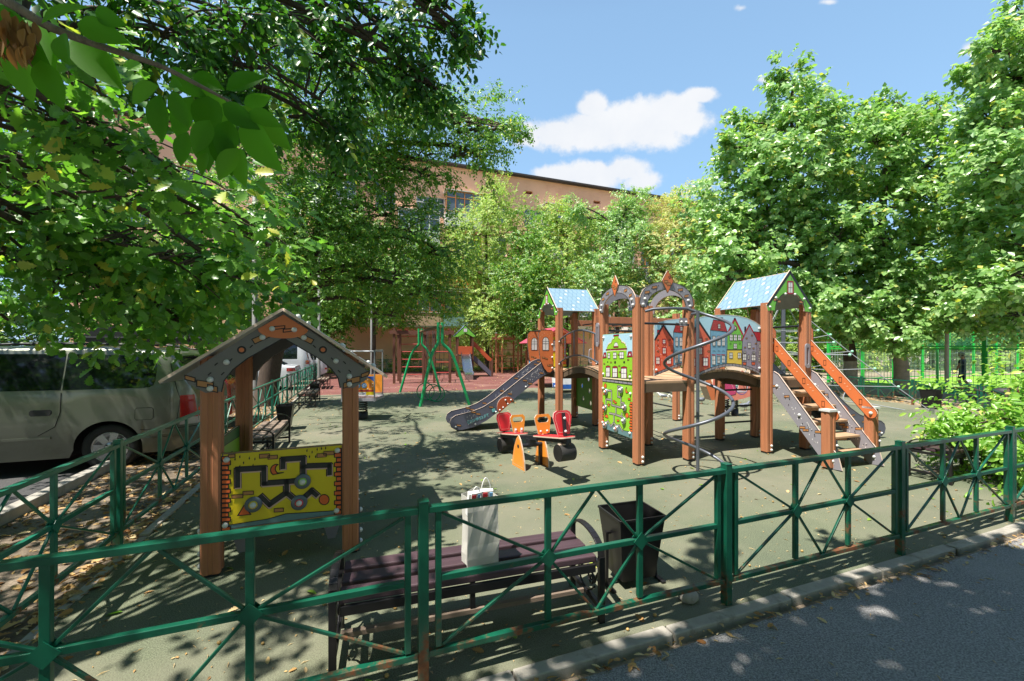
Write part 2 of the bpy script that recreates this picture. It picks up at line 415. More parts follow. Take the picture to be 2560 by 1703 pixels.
# ------------------------------------------------------------------ green welded fences
def greenmat(name, col, rust, lo, hi):
    m, nt, out = nodes_of(name)
    tc = N(nt, 'ShaderNodeTexCoord'); b = N(nt, 'ShaderNodeBsdfPrincipled')
    b.inputs['Specular IOR Level'].default_value = .5
    n1 = N(nt, 'ShaderNodeTexNoise', Scale=11., Detail=6.); L(nt, tc, 'Object', n1, 'Vector')
    r1 = ramp(nt, [(.25, [c * .8 for c in col]), (.75, [c * 1.2 for c in col])]); L(nt, n1, 0, r1, 0)
    n2 = N(nt, 'ShaderNodeTexNoise', Scale=7., Detail=9., Roughness=.72); L(nt, tc, 'Object', n2, 'Vector')
    sp = N(nt, 'ShaderNodeSeparateXYZ'); L(nt, tc, 'Object', sp, 0)   # rust eats the low rails first
    mr = N(nt, 'ShaderNodeMapRange'); L(nt, sp, 2, mr, 0); mr.inputs[1].default_value = .05; mr.inputs[2].default_value = .55; mr.inputs[3].default_value = .16; mr.inputs[4].default_value = -.03
    ad = nt.nodes.new('ShaderNodeMath'); L(nt, n2, 0, ad, 0); L(nt, mr, 0, ad, 1)
    r2 = ramp(nt, [(lo, (0, 0, 0)), (hi, (1, 1, 1))]); L(nt, ad, 0, r2, 0)
    n3 = N(nt, 'ShaderNodeTexNoise', Scale=30., Detail=4.); L(nt, tc, 'Object', n3, 'Vector')
    r3 = ramp(nt, [(.3, rust), (.7, [c * 2.2 for c in rust])]); L(nt, n3, 0, r3, 0)
    mx = mixc(nt, r1, r3, r2); nt.links.new(mx.outputs[2], b.inputs['Base Color'])
    mq = N(nt, 'ShaderNodeMapRange'); L(nt, r2, 0, mq, 0); mq.inputs[3].default_value = .28; mq.inputs[4].default_value = .8; L(nt, mq, 0, b, 'Roughness')
    bp = N(nt, 'ShaderNodeBump', Strength=.25, Distance=.003); L(nt, n3, 0, bp, 'Height'); L(nt, bp, 0, b, 'Normal')
    L(nt, b, 0, out, 0); MATS[name] = m; return m
FGREEN = greenmat('fence_green', (.006, .085, .048), (.10, .035, .012), .6, .7)
FGREENL = greenmat('fence_green_faded', (.014, .15, .095), (.12, .05, .02), .64, .74)
BRIGHTG = mat('court_green', (.02, .42, .06, 1), .4, var=.08)

def fence_run(name, label, posts, m, top=.89, low=.155, group=None, plates=True, fine=True):
    """posts: ground points; welded starburst panels between each pair"""
    root = thing(name, label, 'fence', posts[0], 0, group); o0 = Vector(posts[0])
    for i, p in enumerate(posts):
        p = Vector(p) - o0; d = (Vector(posts[min(i + 1, len(posts) - 1)]) - Vector(posts[max(i - 1, 0)])).normalized()
        b = MB(); M = frame(p, d)
        b.box((0, 0, top / 2 + .012), (.05, .05, top + .03), 0, M)
        b.box((0, 0, top + .029), (.054, .054, .006), 0, M)
        b.build('post', m, root, bevel=.003 if fine else 0)
    for p, q in zip(posts, posts[1:]):
        p, q = Vector(p) - o0, Vector(q) - o0; d = q - p; Lp = d.length; M = frame(p, d)
        b = MB(); a0, a1 = .075, Lp - .075; zm = (top + low) / 2; t = .034
        def B(x0, z0, x1, z1, w, h=None): b.bar(M @ Vector((x0, 0, z0)), M @ Vector((x1, 0, z1)), w, h or w, 0, (0, 0, 1))
        B(.026, top - .016, Lp - .026, top - .016, .046, .030); B(.026, low, Lp - .026, low, .034, .03)
        for x in (a0, a1): b.box((x, 0, (top + low) / 2), (.03, .03, top - low - .05), 0, M)
        w3 = (a1 - a0) / 3; n1, n2 = a0 + w3, a1 - w3
        for x in (n1, n2): b.box((x, 0, (top + low) / 2), (.034, .026, top - low - .05), 0, M)
        for x0, x1 in ((a0 + .016, n1 - .018), (n1 + .018, n2 - .018), (n2 + .018, a1 - .016)): B(x0, zm, x1, zm, .03, .03)
        mid = (n1 + n2) / 2; hi, lo = top - .034, low + .016; s = .015
        for n, xe in ((n1, a0 + .02), (n2, a1 - .02)):
            for x, z in ((xe, hi - .01), (xe, lo + .01), (mid + (-.012 if n == n1 else .012), hi), (mid + (-.012 if n == n1 else .012), lo)):
                B(n, zm, x, z, s)
        pan = b.build('panel', m, root, bevel=.0025 if fine else 0)
        if plates:
            for n in (n1, n2):
                k = MB()
                for sy in (-1, 1): k.box((0, sy * .0185, 0), (.075, .005, .075), 0, M @ Matrix.Translation((n, 0, zm)) @ Matrix.Rotation(math.pi / 4, 4, 'Y'))
                k.build('node_plate', m, pan)
    return root
fr_posts = [(-2.47, 1.31, 0), (-.443, 2.055, 0), (1.41, 2.71, 0), (3.165, 3.36, 0), (4.83, 3.995, 0), (6.55, 4.66, 0), (8.3, 5.33, 0)]
fence_run('low_metal_fence', 'rusty green starburst fence between the asphalt path and the bench with the bag', fr_posts, FGREEN)
lp = []
for y in (1.31, 3.41, 5.52, 7.62, 9.74, 11.86, 14.0, 16.1, 18.2, 20.3, 22.4, 24.5, 26.6):
    lp.append((fence_x(y) + (.0 if y > 2 else -.008), y, 0))
fence_run('low_metal_fence', 'green starburst fence running beside the parked cars', lp, FGREENL)
bk = [Vector((-13.0, 27.0, 0)) + U * 2.3 * i for i in range(10)]
fence_run('low_metal_fence', 'faded green fence behind the climbing frames, below the building', bk, FGREENL, plates=False, fine=False)
rf = [Vector((10.75, 16.4, 0)), Vector((11.1, 14.9, 0)), Vector((11.45, 13.5, 0)), Vector((11.82, 12.15, 0)), Vector((12.2, 10.7, 0)), Vector((12.7, 9.2, 0))]
fence_run('low_metal_fence', 'dark green fence in front of the two maple trunks', rf, FGREEN, top=.72, plates=False, fine=False)

# ------------------------------------------------------------------ benches and bins
SLAT = mat('bench_slat', '#46343a', .5, var=.22, vs=3., bump=.3, bs=40., streak=(.6, 14, 14), dirt='#8d7468', dirt_s=2., dirt_lo=.62, dirt_hi=.8)
SLATW = mat('weathered_slat', '#7a6a5c', .75, var=.2, vs=3., bump=.3, bs=40., streak=(.6, 14, 14))
def make_bench(label, slatm, Lb=1.56, group='slatted benches along the fences'):
    """bench along local x, its back edge at +y, 0.42 deep"""
    root = thing('park_bench', label, 'bench', group=group)
    for i, y in enumerate((-.14, 0., .14)):
        b = MB(); b.box((0, y, .385), (Lb - .09, .10, .042)); b.build('slat', slatm, root, bevel=.008)
    b = MB(); b.box((0, -.193, .335), (Lb - .11, .022, .05)); b.box((0, .193, .335), (Lb - .11, .022, .05)); b.build('seat_rail', BLKMET, root, bevel=.003)
    for sx in (-1, 1):
        x = sx * (Lb / 2 - .02); b = MB()
        for y in (-.205, .205): b.box((x, y, .2 if y < 0 else .22), (.036, .03, .40 if y < 0 else .44))
        pts = [(x, .205, .43)] + [(x, .205 * math.cos(a) * 1.0, .42 + .095 * math.sin(a)) for a in [math.pi * k / 12 for k in range(1, 12)]] + [(x, -.205, .40)]
        for p, q in zip(pts, pts[1:]): b.bar(p, q, .042, .012, 0, (1, 0, 0) if 0 else (0, 0, 1))
        b.bar((x, -.2, .34), (x, .2, .34), .03, .03); b.bar((x, -.2, .09), (x, .2, .09), .028, .028)
        for s in (-1, 1):                                             # wrought S-scrolls
            sp = [(x, s * (.075 + .05 * (1 - k / 26) * math.cos(k * .5)), .2 + .055 * s * 0 + .05 * (1 - k / 26) * math.sin(k * .5)) for k in range(24)]
            b.tube(sp, .007, 5); b.tube(smooth_path([(x, s * .125, .2), (x, s * .15, .26), (x, s * .19, .31)], 4), .007, 5)
            b.tube(smooth_path([(x, s * .12, .17), (x, s * .06, .12), (x, 0, .1)], 4), .007, 5)
        b.build('arm_frame', BLKMET, root, bevel=.003)
    b = MB(); b.box((0, 0, .09), (Lb - .08, .035, .03)); b.build('foot_bar', SLATW, root, bevel=.003)
    b = MB(); b.box((0, .0, .225), (.03, .03, .24)); b.build('middle_strut', BLKMET, root)
    return root
b1 = make_bench('dark brown slatted bench holding a white paper bag', SLAT)
ang = math.atan2(.442, 1.46)
b1.location = (-.24, 2.50, 0); b1.rotation_euler.z = ang
def place_bench(x, y, rz, label, sm=None):
    o = copy_tree(b1); o.location = (x, y, 0); o.rotation_euler.z = rz; o['label'] = label
    if sm:
        for c in kids(o):
            if c.name.startswith('slat'):
                c.data = c.data.copy(); c.data.materials[0] = sm
    return o
va = math.atan2(W_.y, W_.x)
place_bench(fence_x(6.5) + .55, 6.55, va + math.pi, 'weathered bench beside the wall-less playhouse, next to the nearest fence bin', SLATW)
place_bench(fence_x(12.2) + .62, 12.2, va + math.pi, 'bench beside the fence at the white sedan', SLATW)
place_bench(fence_x(17.4) + .62, 17.4, va + math.pi, 'small far bench by the red rubber end of the parking fence', SLATW)
place_bench(13.0, 10.75, math.radians(104), 'bench with dark bags lying on it beside the playing court', SLAT)
place_bench(6.0, 5.5, math.radians(21), 'bench half swallowed by the leafy bush', SLAT)
def make_bin(label):
    root = thing('litter_bin', label, 'bin', group='tapered black metal litter bins')
    b = MB(); tw, td, bw, bd, z0, z1, t = .36, .30, .26, .2, .06, .5, .006
    T = [(-tw/2, -td/2, z1), (tw/2, -td/2, z1), (tw/2, td/2, z1), (-tw/2, td/2, z1)]; Bm = [(-bw/2, -bd/2, z0), (bw/2, -bd/2, z0), (bw/2, bd/2, z0), (-bw/2, bd/2, z0)]
    k = .97; Ti = [(x * k, y * k, z) for x, y, z in T]; Bi = [(x * k, y * k, z + .01) for x, y, z in Bm]
    b.add(T + Bm + Ti + Bi, [(4, 5, 1, 0), (5, 6, 2, 1), (6, 7, 3, 2), (7, 4, 0, 3), (7, 6, 5, 4), (8, 9, 13, 12), (9, 10, 14, 13), (10, 11, 15, 14), (11, 8, 12, 15), (12, 13, 14, 15), (0, 1, 9, 8), (1, 2, 10, 9), (2, 3, 11, 10), (3, 0, 8, 11)])
    for p, q in zip(T, T[1:] + T[:1]): b.bar(p, q, .012, .014)
    b.build('bucket', BLKMET, root)
    b = MB()
    for s in (-1, 1): b.box((s * .2, 0, .19), (.02, .03, .38)); b.box((s * .2, 0, .008), (.03, .22, .016)); b.bar((s * .2, 0, .37), (s * .165, 0, .37), .016, .016)
    b.bar((-.2, 0, .03), (.2, 0, .03), .02, .02); b.build('stand', BLKMET, root)
    return root
bn = make_bin('black open litter bin behind the front fence, beside the bag bench'); bn.location = (.86, 2.98, 0); bn.rotation_euler.z = math.radians(17)
for x, y, rz, s, lab in ((fence_x(8.5) + .52, 8.5, va, 1., 'black bin beside the playhouse bench at the parking fence'), (fence_x(13.4) + .6, 13.5, va, 1., 'black bin at the end of the bench by the white sedan'), (11.6, 11.4, math.radians(104), 1.05, 'dark bin standing before the maple trunk and the dark green fence')):
    o = copy_tree(bn); o.location = (x, y, 0); o.rotation_euler.z = rz; o.scale = (s,) * 3; o['label'] = lab
# white paper shopping bag with packets, on the bench
PAPER = mat('white_paper', '#c2bfb6', .75, var=.06, vs=7., bump=.6, bs=14.)
bag = thing('paper_bag', 'white paper carrier bag full of packets on the brown bench', 'bag', (-.19, 2.445, .408), ang + .12)
b = MB(); hw, hd, hh = .095, .06, .40
rows = [(0, 1.0, 1.0), (.06, 1.03, 1.05), (.13, 1.0, .98), (.25, .985, 1.02), (.33, 1.0, 1.04), (hh, 1.0, 1.0)]; n = 24; r = random.Random(5); vsx = []
for k, (z, sx, sy) in enumerate(rows):
    for j in range(n):
        q = j / n * 4; e = int(q); f = q - e
        c = [(-1, -1), (1, -1), (1, 1), (-1, 1), (-1, -1)]; x = c[e][0] + (c[e+1][0] - c[e][0]) * f; y = c[e][1] + (c[e+1][1] - c[e][1]) * f
        crumple = r.uniform(-.004, .004) if 0 < k else 0
        gus = -.012 * (1 - abs(2 * f - 1)) if e in (1, 3) else 0
        top = (.03 * (1 - abs(2 * f - 1)) if e == 2 else 0) if k == len(rows) - 1 else 0
        vsx.append((x * (hw * sx + crumple + (gus if abs(x) == 1 else 0)), y * (hd * sy + crumple), z + top))
fs = [(k * n + j, k * n + (j + 1) % n, (k + 1) * n + (j + 1) % n, (k + 1) * n + j) for k in range(len(rows) - 1) for j in range(n)]
b.add(vsx, fs + [tuple(range(n - 1, -1, -1))]); body = b.build('bag_body', PAPER, bag)
sm = body.modifiers.new('paper', 'SOLIDIFY'); sm.thickness = .0015
for y in (-hd, hd):
    b = MB(); cxh = -.045 if y < 0 else .06
    b.tube(smooth_path([(cxh - .028, y, hh - .03), (cxh - .026, y, hh + .03), (cxh, y * 1.1, hh + .075), (cxh + .026, y, hh + .03), (cxh + .028, y, hh - .03)], 5), .0028, 6); b.build('handle', WHITE, bag)
PKR = mat('packet_red', '#c8323c', .35); PKB = mat('packet_blue', '#7fb0de', .35); PKG = mat('packet_green', '#8cc24a', .35)
for x, y, rz, tilt in ((-.05, -.005, .2, .25), (.035, -.01, -.15, .2)):
    p = thing('snack_packet', 'white packet with red square sticking out at the bag top' if x < 0 else 'white packet with a red square and green base, in the bag', 'packet'); p.parent = None
    p.location = bag.matrix_basis @ Vector((x, y, .30)); p.rotation_euler = (tilt, 0, ang + rz); p['group'] = 'packets in the paper bag'
    b = MB(); b.box((0, 0, .07), (.075, .03, .14)); b.box((-.008, -.016, .105), (.028, .004, .05), 1); b.box((.026, -.016, .1), (.018, .004, .06), 2); b.box((0, -.016, .03), (.07, .004, .045), 3); b.build('carton', [WHITE, PKR, PKB, PKG], p)
# stone by the bin
b = MB(); b.ball((0, 0, 0), .055, 0, 14, (1.2, .9, .75)); st = b.build('stone', CONC); r = random.Random(2)
for v in st.data.vertices: v.co *= 1 + r.uniform(-.12, .12)
st.location = (1.17, 2.74, .03); tag(st, 'fist-sized grey stone lying by the fence beneath the bin', 'stone')
# ------------------------------------------------------------------ small open playhouse with the yellow maze panel
def grooved(w=.125):
    """outline of the ribbed composite post"""
    h = w / 2; g = .006; c = .012
    side = [(-h + c, -h), (-.017, -h), (-.012, -h + g), (.012, -h + g), (.017, -h), (h - c, -h)]
    out = []
    for k in range(4):
        a = k * math.pi / 2; ca, sa = round(math.cos(a)), round(math.sin(a))
        out += [(x * ca - y * sa, x * sa + y * ca) for x, y in side]
    return out
def add_post(mb, x, y, z0, z1, w=.125, m=0):
    o = grooved(w); M = Matrix.Translation((x, y, z1)); mb.plate(M, o, z1 - z0, m)
class Art:
    """paints patches on a board in picture coordinates mapped by fn to metres"""
    def __init__(s, mb, M, fn, mi): s.mb, s.M, s.fn, s.mi = mb, M, fn, mi
    def P(s, pts): return [s.fn(*p) for p in pts]
    def poly(s, pts, m, l=1): s.mb.flat(s.M, s.P(pts), .0012 * l, s.mi[m])
    def line(s, pts, w, m='k', l=3, closed=False): s.mb.stroke(s.M, s.P(pts), w, .0012 * l, s.mi[m], closed)
    def both(s, pts, m, l=1, w=.007): s.poly(pts, m, l); s.line(pts, w, 'k', l + .5, True)
    def brick(s, x, y, w, h, m='b', sk=3): s.both([(x, y), (x + w, y - sk), (x + w, y + h - sk), (x, y + h)], m, 4.2, .005)
    def window(s, x0, y0, x1, y1, fr=None, fw=.012, nx=2, ny=2):
        s.poly(rect(x0, y0, x1, y1), 'g', 5)
        for i in range(1, nx): s.line([(x0 + (x1 - x0) * i / nx, y0), (x0 + (x1 - x0) * i / nx, y1)], .005, 'k', 5.8)
        for i in range(1, ny): s.line([(x0, y0 + (y1 - y0) * i / ny), (x1, y0 + (y1 - y0) * i / ny)], .005, 'k', 6.1)
        s.line(rect(x0, y0, x1, y1), fw if fr else .006, fr or 'k', 6.5, True)
def pal(**kw):
    names = list(kw); return [kw[n] for n in names], {n: i for i, n in enumerate(names)}
def quadfn(TL, TR, BR, BL, W, H):
    def fn(x, y):
        u = (x - (TL[0] + BL[0]) / 2) / ((TR[0] + BR[0]) / 2 - (TL[0] + BL[0]) / 2)
        yt = TL[1] + (TR[1] - TL[1]) * u; yb = BL[1] + (BR[1] - BL[1]) * u
        return (u * W, (1 - (y - yt) / (yb - yt)) * H)
    return fn
PH0 = Vector((-2.23, 3.067, 0)); phx = Vector((.89, .352, 0)); PHW = phx.length
ph = thing('playhouse', 'open wooden playhouse with yellow maze panel and grey gable roof', 'playhouse', PH0, math.atan2(phx.y, phx.x))
PHD = 1.0
for x, y in ((0, 0), (PHW, 0), (0, PHD), (PHW, PHD)):
    b = MB(); add_post(b, x, y, .02, 1.62); b.box((x, y, .012), (.1, .1, .024), 1)
    b.build('post', [POST, DSTEEL], ph)
    b = MB(); sx = -1 if x == 0 else 1
    b.box((x + sx * .068, y, .19), (.008, .06, .42)); [bolt(b, (x + sx * .072, y, z), (sx, 0, 0), .02, 1) for z in (.07, .16, .33)]
    b.build('anchor_plate', [STEEL, CAP], ph)
# gable boards (front and back), roof slabs
GAB = mat('gable_grey', '#6f6c6b', .5, var=.06)
hw, za, ze = .63, 1.955, 1.50
def gable(y, face):
    mm, mi = pal(base=GAB, edge=EDGE, k=BLACK, b=BRICKB, o=ORANGE, c=CAP)
    cx = PHW / 2; b = MB()
    M = frame((cx, y, 0), (1, 0, 0), (0, 0, 1)) if face < 0 else frame((cx, y, 0), (-1, 0, 0), (0, 0, 1))
    s = (za - ze) / hw
    top = [(-hw, ze - .02), (0, za), (hw, ze - .02)]
    inner = [(.40, 1.36), (.385, 1.44), (.33, 1.52), (.24, 1.60), (.0, 1.755), (-.24, 1.60), (-.33, 1.52), (-.385, 1.44), (-.40, 1.36)]
    poly = top + [(hw - .03, 1.42), (.50, 1.355)] + inner + [(-.50, 1.355), (-hw + .03, 1.42)]
    b.plate(M, poly, .018, 0, 1)
    a = Art(b, M, lambda x, y: (x, y), mi)
    a.line(inner, .008, 'k', 2)
    for sx in (-1, 1):
        for x, z, w, h in ((.50, 1.415, .10, .045), (.455, 1.385, .06, .04), (.59, 1.46, .06, .03)): a.both([(sx * (x - w/2), z - h/2 - .01), (sx * (x + w/2), z - h/2 + .012), (sx * (x + w/2), z + h/2 + .012), (sx * (x - w/2), z + h/2 - .01)], 'b', 2, .007)
        a.both([(sx * .10, 1.80), (sx * .21, 1.745), (sx * .19, 1.71), (sx * .09, 1.765)], 'b', 2, .007)
        a.poly(circ(sx * .275, 1.665, .03), 'k', 2); a.poly(circ(sx * .275, 1.665, .017), 'o', 3)
        for x, z in ((.2, 1.70), (.33, 1.60), (.42, 1.57), (.38, 1.5), (.46, 1.5), (.13, 1.77)): a.poly([(sx * x, z), (sx * (x + .02), z - .022), (sx * (x + .026), z - .015), (sx * (x + .008), z + .004)], 'k', 2)
    fan = [(-.17, 1.822), (0, 1.935), (.17, 1.822)] + arc(0, 1.822, .17, .07, 0, -180, 10)[1:-1]
    b.plate(M @ Matrix.Translation((0, 0, .014)), fan, .012, mi['o'], mi['edge']); a2 = Art(b, M @ Matrix.Translation((0, 0, .014)), lambda x, y: (x, y), mi)
    a2.both([(-.06, 1.82), (.01, 1.83), (.01, 1.85), (-.06, 1.842)], 'o', 2); a2.both([(.0, 1.80), (.07, 1.81), (.07, 1.83), (0, 1.822)], 'o', 2)
    for x, z in ((-.075, 1.825), (.075, 1.82)): bolt(b, M @ Vector((x, z, .014)), M.to_3x3() @ Vector((0, 0, 1)), .02, mi['c'])
    for x, z in ((.14, 1.76), (.37, 1.575), (.47, 1.45), (.47, 1.385)):
        for sx in (-1, 1): bolt(b, M @ Vector((sx * x, z, 0)), M.to_3x3() @ Vector((0, 0, 1)), .021, mi['c'])
    return b.build('gable_board', mm, ph)
gable(-.085, -1); gable(PHD + .085, 1)
ROOFG = mat('roof_board', '#8d9297', .45, var=.08)
for sx in (-1, 1):
    b = MB(); x1 = PHW / 2 + sx * .77; p0 = Vector((PHW / 2 + sx * .002, 0, 1.985)); p1 = Vector((x1, 0, 1.445))
    M = frame(p0 + Vector((0, -.13, 0)), (p1 - p0), (0, 1, 0)); n = M.to_3x3() @ Vector((0, 0, 1)); Ls = (p1 - p0).length
    if n.z < 0: M = frame(p0 + Vector((0, -.13, 0)), (p1 - p0), (0, 1, 0), -n)
    poly = rrect(0, 0, Ls, PHD + .26, .04); b.plate(M, poly, .02 if M.determinant() > 0 else .02, 0, 1)
    for x, y in ((.1, .15), (.5, .15), (.8, .15), (.1, PHD + .1), (.5, PHD + .1), (.8, PHD + .1)): bolt(b, M @ Vector((x, y, .0)), (n if n.z > 0 else -n), .022, 2)
    b.build('roof', [ROOFG, EDGE, CAP], ph)
# yellow maze panel in front
mm, mi = pal(base=YEL, edge=mat('panel_rim', '#6e5656', .5), k=BLACK, o=BRICKO, b=BRICKB, t=TEAL, dark=mat('maze_slot', (.02, .022, .024, 1), .4), rim=mat('slot_rim', '#c9a39c', .5), c=CAP, gr=mat('disc_grey', '#56606a', .35), lime=LIME, y=YEL, r=DRED)
PW, PHh = PHW - .128, .575; Mp = frame((.064, -.045, .325), (1, 0, 0), (0, 0, 1))
b = MB(); fn = quadfn((361, 872), (1035, 826), (1027, 1213), (346, 1302), PW, PHh); b.plate(Mp, rrect(0, 0, PW, PHh, .012), .018, 0, 1)
a = Art(b, Mp, fn, mi)
a.line([(362, 876), (1033, 830), (1026, 1209), (348, 1298)], .009, 'edge', 1, True)
a.poly([(392, 1272), (600, 1240), (700, 1212), (820, 1205), (1022, 1192), (1022, 1208), (392, 1292)], 't', 1); a.line([(392, 1270), (600, 1238), (700, 1210), (820, 1203), (1022, 1190)], .006, 'k', 2)
for i, y in enumerate(range(890, 1290, 26)):
    w = 45 if i % 2 else 34
    a.both([(358, y), (358 + w, y - 2), (358 + w, y + 20), (356, y + 22)], 'o', 2, .007)
for i, y in enumerate(range(850, 1200, 26)):
    w = 42 if i % 2 else 30
    a.both([(1026 - w, y + 2), (1026, y), (1026, y + 22), (1026 - w, y + 24)], 'o', 2, .007)
for x, y, w, h in ((392, 880, 35, 18), (556, 880, 55, 22), (602, 888, 52, 20), (880, 880, 55, 20), (920, 868, 62, 20), (410, 1102, 58, 20), (468, 1084, 56, 20), (636, 1180, 52, 20)): a.brick(x, y, w, h)
def slot(pts, w=.034):
    a.line(pts, w + .018, 'k', 2); a.line([(x + 2, y + 4) for x, y in pts], w + .008, 'rim', 2.4); a.line(pts, w, 'dark', 3)
slot([(440, 1055), (440, 965), (580, 958), (580, 1043), (705, 1035), (705, 1095), (610, 1160), (565, 1115)]); slot([(685, 955), (685, 912), (800, 905), (800, 950), (955, 945), (955, 990)]); slot([(800, 950), (800, 1028), (705, 1035)]); slot([(705, 1095), (775, 1150), (850, 1085), (878, 1108)])
a.both([(650, 936)] + [(650 - 34 * math.sin(t), 968 - 32 * math.cos(t)) for t in np.linspace(.3, 2.5, 9)] + [(688, 982)] + [(668 - 26 * math.sin(t), 962 - 26 * math.cos(t)) for t in np.linspace(2.6, .4, 8)], 'o', 2)
a.both(circ(922, 1132, 30, 20, 28), 'o', 2); a.both([(440, 1218), (474, 1160), (510, 1212)], 'o', 2)
for x, y in ((425, 905), (450, 892), (470, 925), (500, 900), (520, 940), (450, 945), (530, 905), (820, 862), (850, 870), (880, 855), (905, 850), (930, 848), (835, 895), (870, 895)): a.poly([(x - 3, y), (x + 3, y - 9), (x + 5, y + 4), (x, y + 10)], 'k', 2)
for x, y, mk in ((524, 1155, 'y'), (777, 1146, 'r'), (797, 1030, 'lime')):
    px, pz = fn(x, y); c = Mp @ Vector((px, pz, .006)); nn = Vector((0, -1, 0)); Md = frame(c, (1, 0, 0), (0, 0, 1))
    b.lathe([(.058, 0), (.058, .012), (.045, .016), (1e-4, .016)], Md, 20, mi['gr']); b.lathe([(.03, .016), (.03, .02), (1e-4, .02)], Md, 16, mi[mk]); bolt(b, c + nn * .02, nn, .022, mi['c'])
for x, y in ((383, 908), (1002, 862), (997, 1192), (375, 1270)): bolt(b, Mp @ Vector((*fn(x, y), 0)), (0, -1, 0), .021, mi['c'])
b.build('maze_panel', mm, ph)
# green side panel, dark counter boards inside
mm, mi = pal(base=LIME, edge=EDGE, k=BLACK, g=GLASSP, r=MAROON, d=mat('roof_green', '#2f6e3a', .5), c=CAP)
b = MB(); Ms = frame((-.045, PHD - .064, .34), (0, -1, 0), (0, 0, 1)); b.plate(Ms, rrect(0, 0, PHD - .128, .6, .012), .018, 0, 1, mback=0)
Mi = frame((-.026, .064, .34), (0, 1, 0), (0, 0, 1))
for Mq in (Ms, Mi):
    a = Art(b, Mq, lambda x, y: (x, y), mi); a.both([(0, .5), (.4, .52), (.87, .5), (.87, .6), (0, .6)], 'd', 1); a.window(.12, .18, .28, .42, 'k'); a.window(.42, .18, .58, .42, 'k'); a.both(rect(.66, .02, .80, .36), 'r', 2)
b.build('side_panel', mm, ph)
b = MB()
Mr = frame((PHW + .045, .064, .34), (0, 1, 0), (0, 0, 1)); b.plate(Mr, rrect(0, 0, PHD - .128, .6, .012), .018, 0, 1)
b.build('side_panel', [LIME, EDGE], ph)
for sx in (0, 1):
    b = MB(); x = .15 if sx == 0 else PHW - .15
    b.box((x, PHD / 2, .3), (.24, PHD - .14, .022)); b.plate(frame((x + (.0), .2, 0), (1, 0, 0), (0, 0, 1)), [(-.03, .04), (.03, .04), (.1, .288), (-.1, .288)], .02, 1); b.build('seat', [DECKD, GREYP], ph)

# ------------------------------------------------------------------ the big play structure
TH = math.radians(16.7); P2 = Vector((1.816, 5.92, 0))
ps = thing('play_structure', 'large wooden play tower complex with painted house panels and arched bridges', 'play structure', P2, TH)
# local axes: x along the front (to the far right), y away; origin at the near post of the arched tower
TWX, TWY = .86, 1.0
def lpost(x, y, z1, z0=.03):
    b = MB(); add_post(b, x, y, z0, z1, .13); b.box((x, y, .016), (.11, .11, .03), 1)
    for sx, sy in ((1, 0), (0, -1)):
        for z in (.06, .125): bolt(b, (x + sx * .065 + (.025 if sy else 0), y + sy * .065 + (.02 if sx else 0), z), (sx, sy, 0), .02, 2)
    return b.build('post', [POST, DSTEEL, CAP], ps)
BL1, BL2, BR1 = 1.87, 2.87, 1.52       # bridge lengths: left tower starts / ends, right tower starts
for x, y in ((0, 0), (TWX, 0), (0, TWY), (TWX, TWY)): lpost(x, y, 2.40)
LY0, LY1 = TWY + 1.87, TWY + 2.93
for x, y in ((0, LY0), (TWX, LY0), (0, LY1), (TWX, LY1)): lpost(x, y, 2.52)
RX0, RX1 = TWX + 1.50, TWX + 2.32
for x, y in ((RX0, 0), (RX1, 0), (RX0, .97), (RX1, .97)): lpost(x, y, 2.40)
def deck(x0, y0, x1, y1, z=1.2):
    b = MB(); n = max(4, round((y1 - y0) / .12)); w = (y1 - y0) / n
    for i in range(n): b.box(((x0 + x1) / 2, y0 + w * (i + .5), z - .018), (x1 - x0, w - .007, .036), 0)
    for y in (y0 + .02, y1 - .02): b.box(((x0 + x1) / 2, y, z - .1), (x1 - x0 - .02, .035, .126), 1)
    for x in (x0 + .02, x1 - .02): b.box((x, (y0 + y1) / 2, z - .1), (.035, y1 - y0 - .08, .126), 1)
    return b.build('deck', [DECK, DECKD], ps, bevel=.004)
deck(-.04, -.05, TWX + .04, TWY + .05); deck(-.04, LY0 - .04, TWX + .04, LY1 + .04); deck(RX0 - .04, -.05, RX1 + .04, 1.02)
def arch_bridge(p, q, w, rise=.14):
    """plank bridge with an arched deck from p to q, w wide to its side"""
    p, q = Vector(p), Vector(q); d = q - p; Lb = d.length; x = d.normalized(); y = Vector((-x.y, x.x, 0)); b = MB(); n = 14; M = frame(p, x, y)
    zf = lambda t: 1.2 + rise * (1 - (2 * t - 1) ** 2)
    for i in range(n):
        t0, t1 = i / n + .004, (i + 1) / n - .004
        a0, a1 = M @ Vector((t0 * Lb, w / 2, zf(t0) - .014)), M @ Vector((t1 * Lb, w / 2, zf(t1) - .014)); b.bar(a0, a1, w, .03, 0)
    for yy in (.03, w - .03):
        for i in range(n): t0, t1 = i / n, (i + 1) / n; b.bar(M @ Vector((t0 * Lb, yy, zf(t0) - .085)), M @ Vector((t1 * Lb, yy, zf(t1) - .085)), .04, .11, 1)
    return b.build('arched_bridge', [DECK, DECKD], ps)
arch_bridge((TWX - .07, TWY + .05, 0), (TWX - .07, LY0 - .04, 0), TWX - .14)
arch_bridge((TWX + .04, .12, 0), (RX0 - .04, .12, 0), .74)
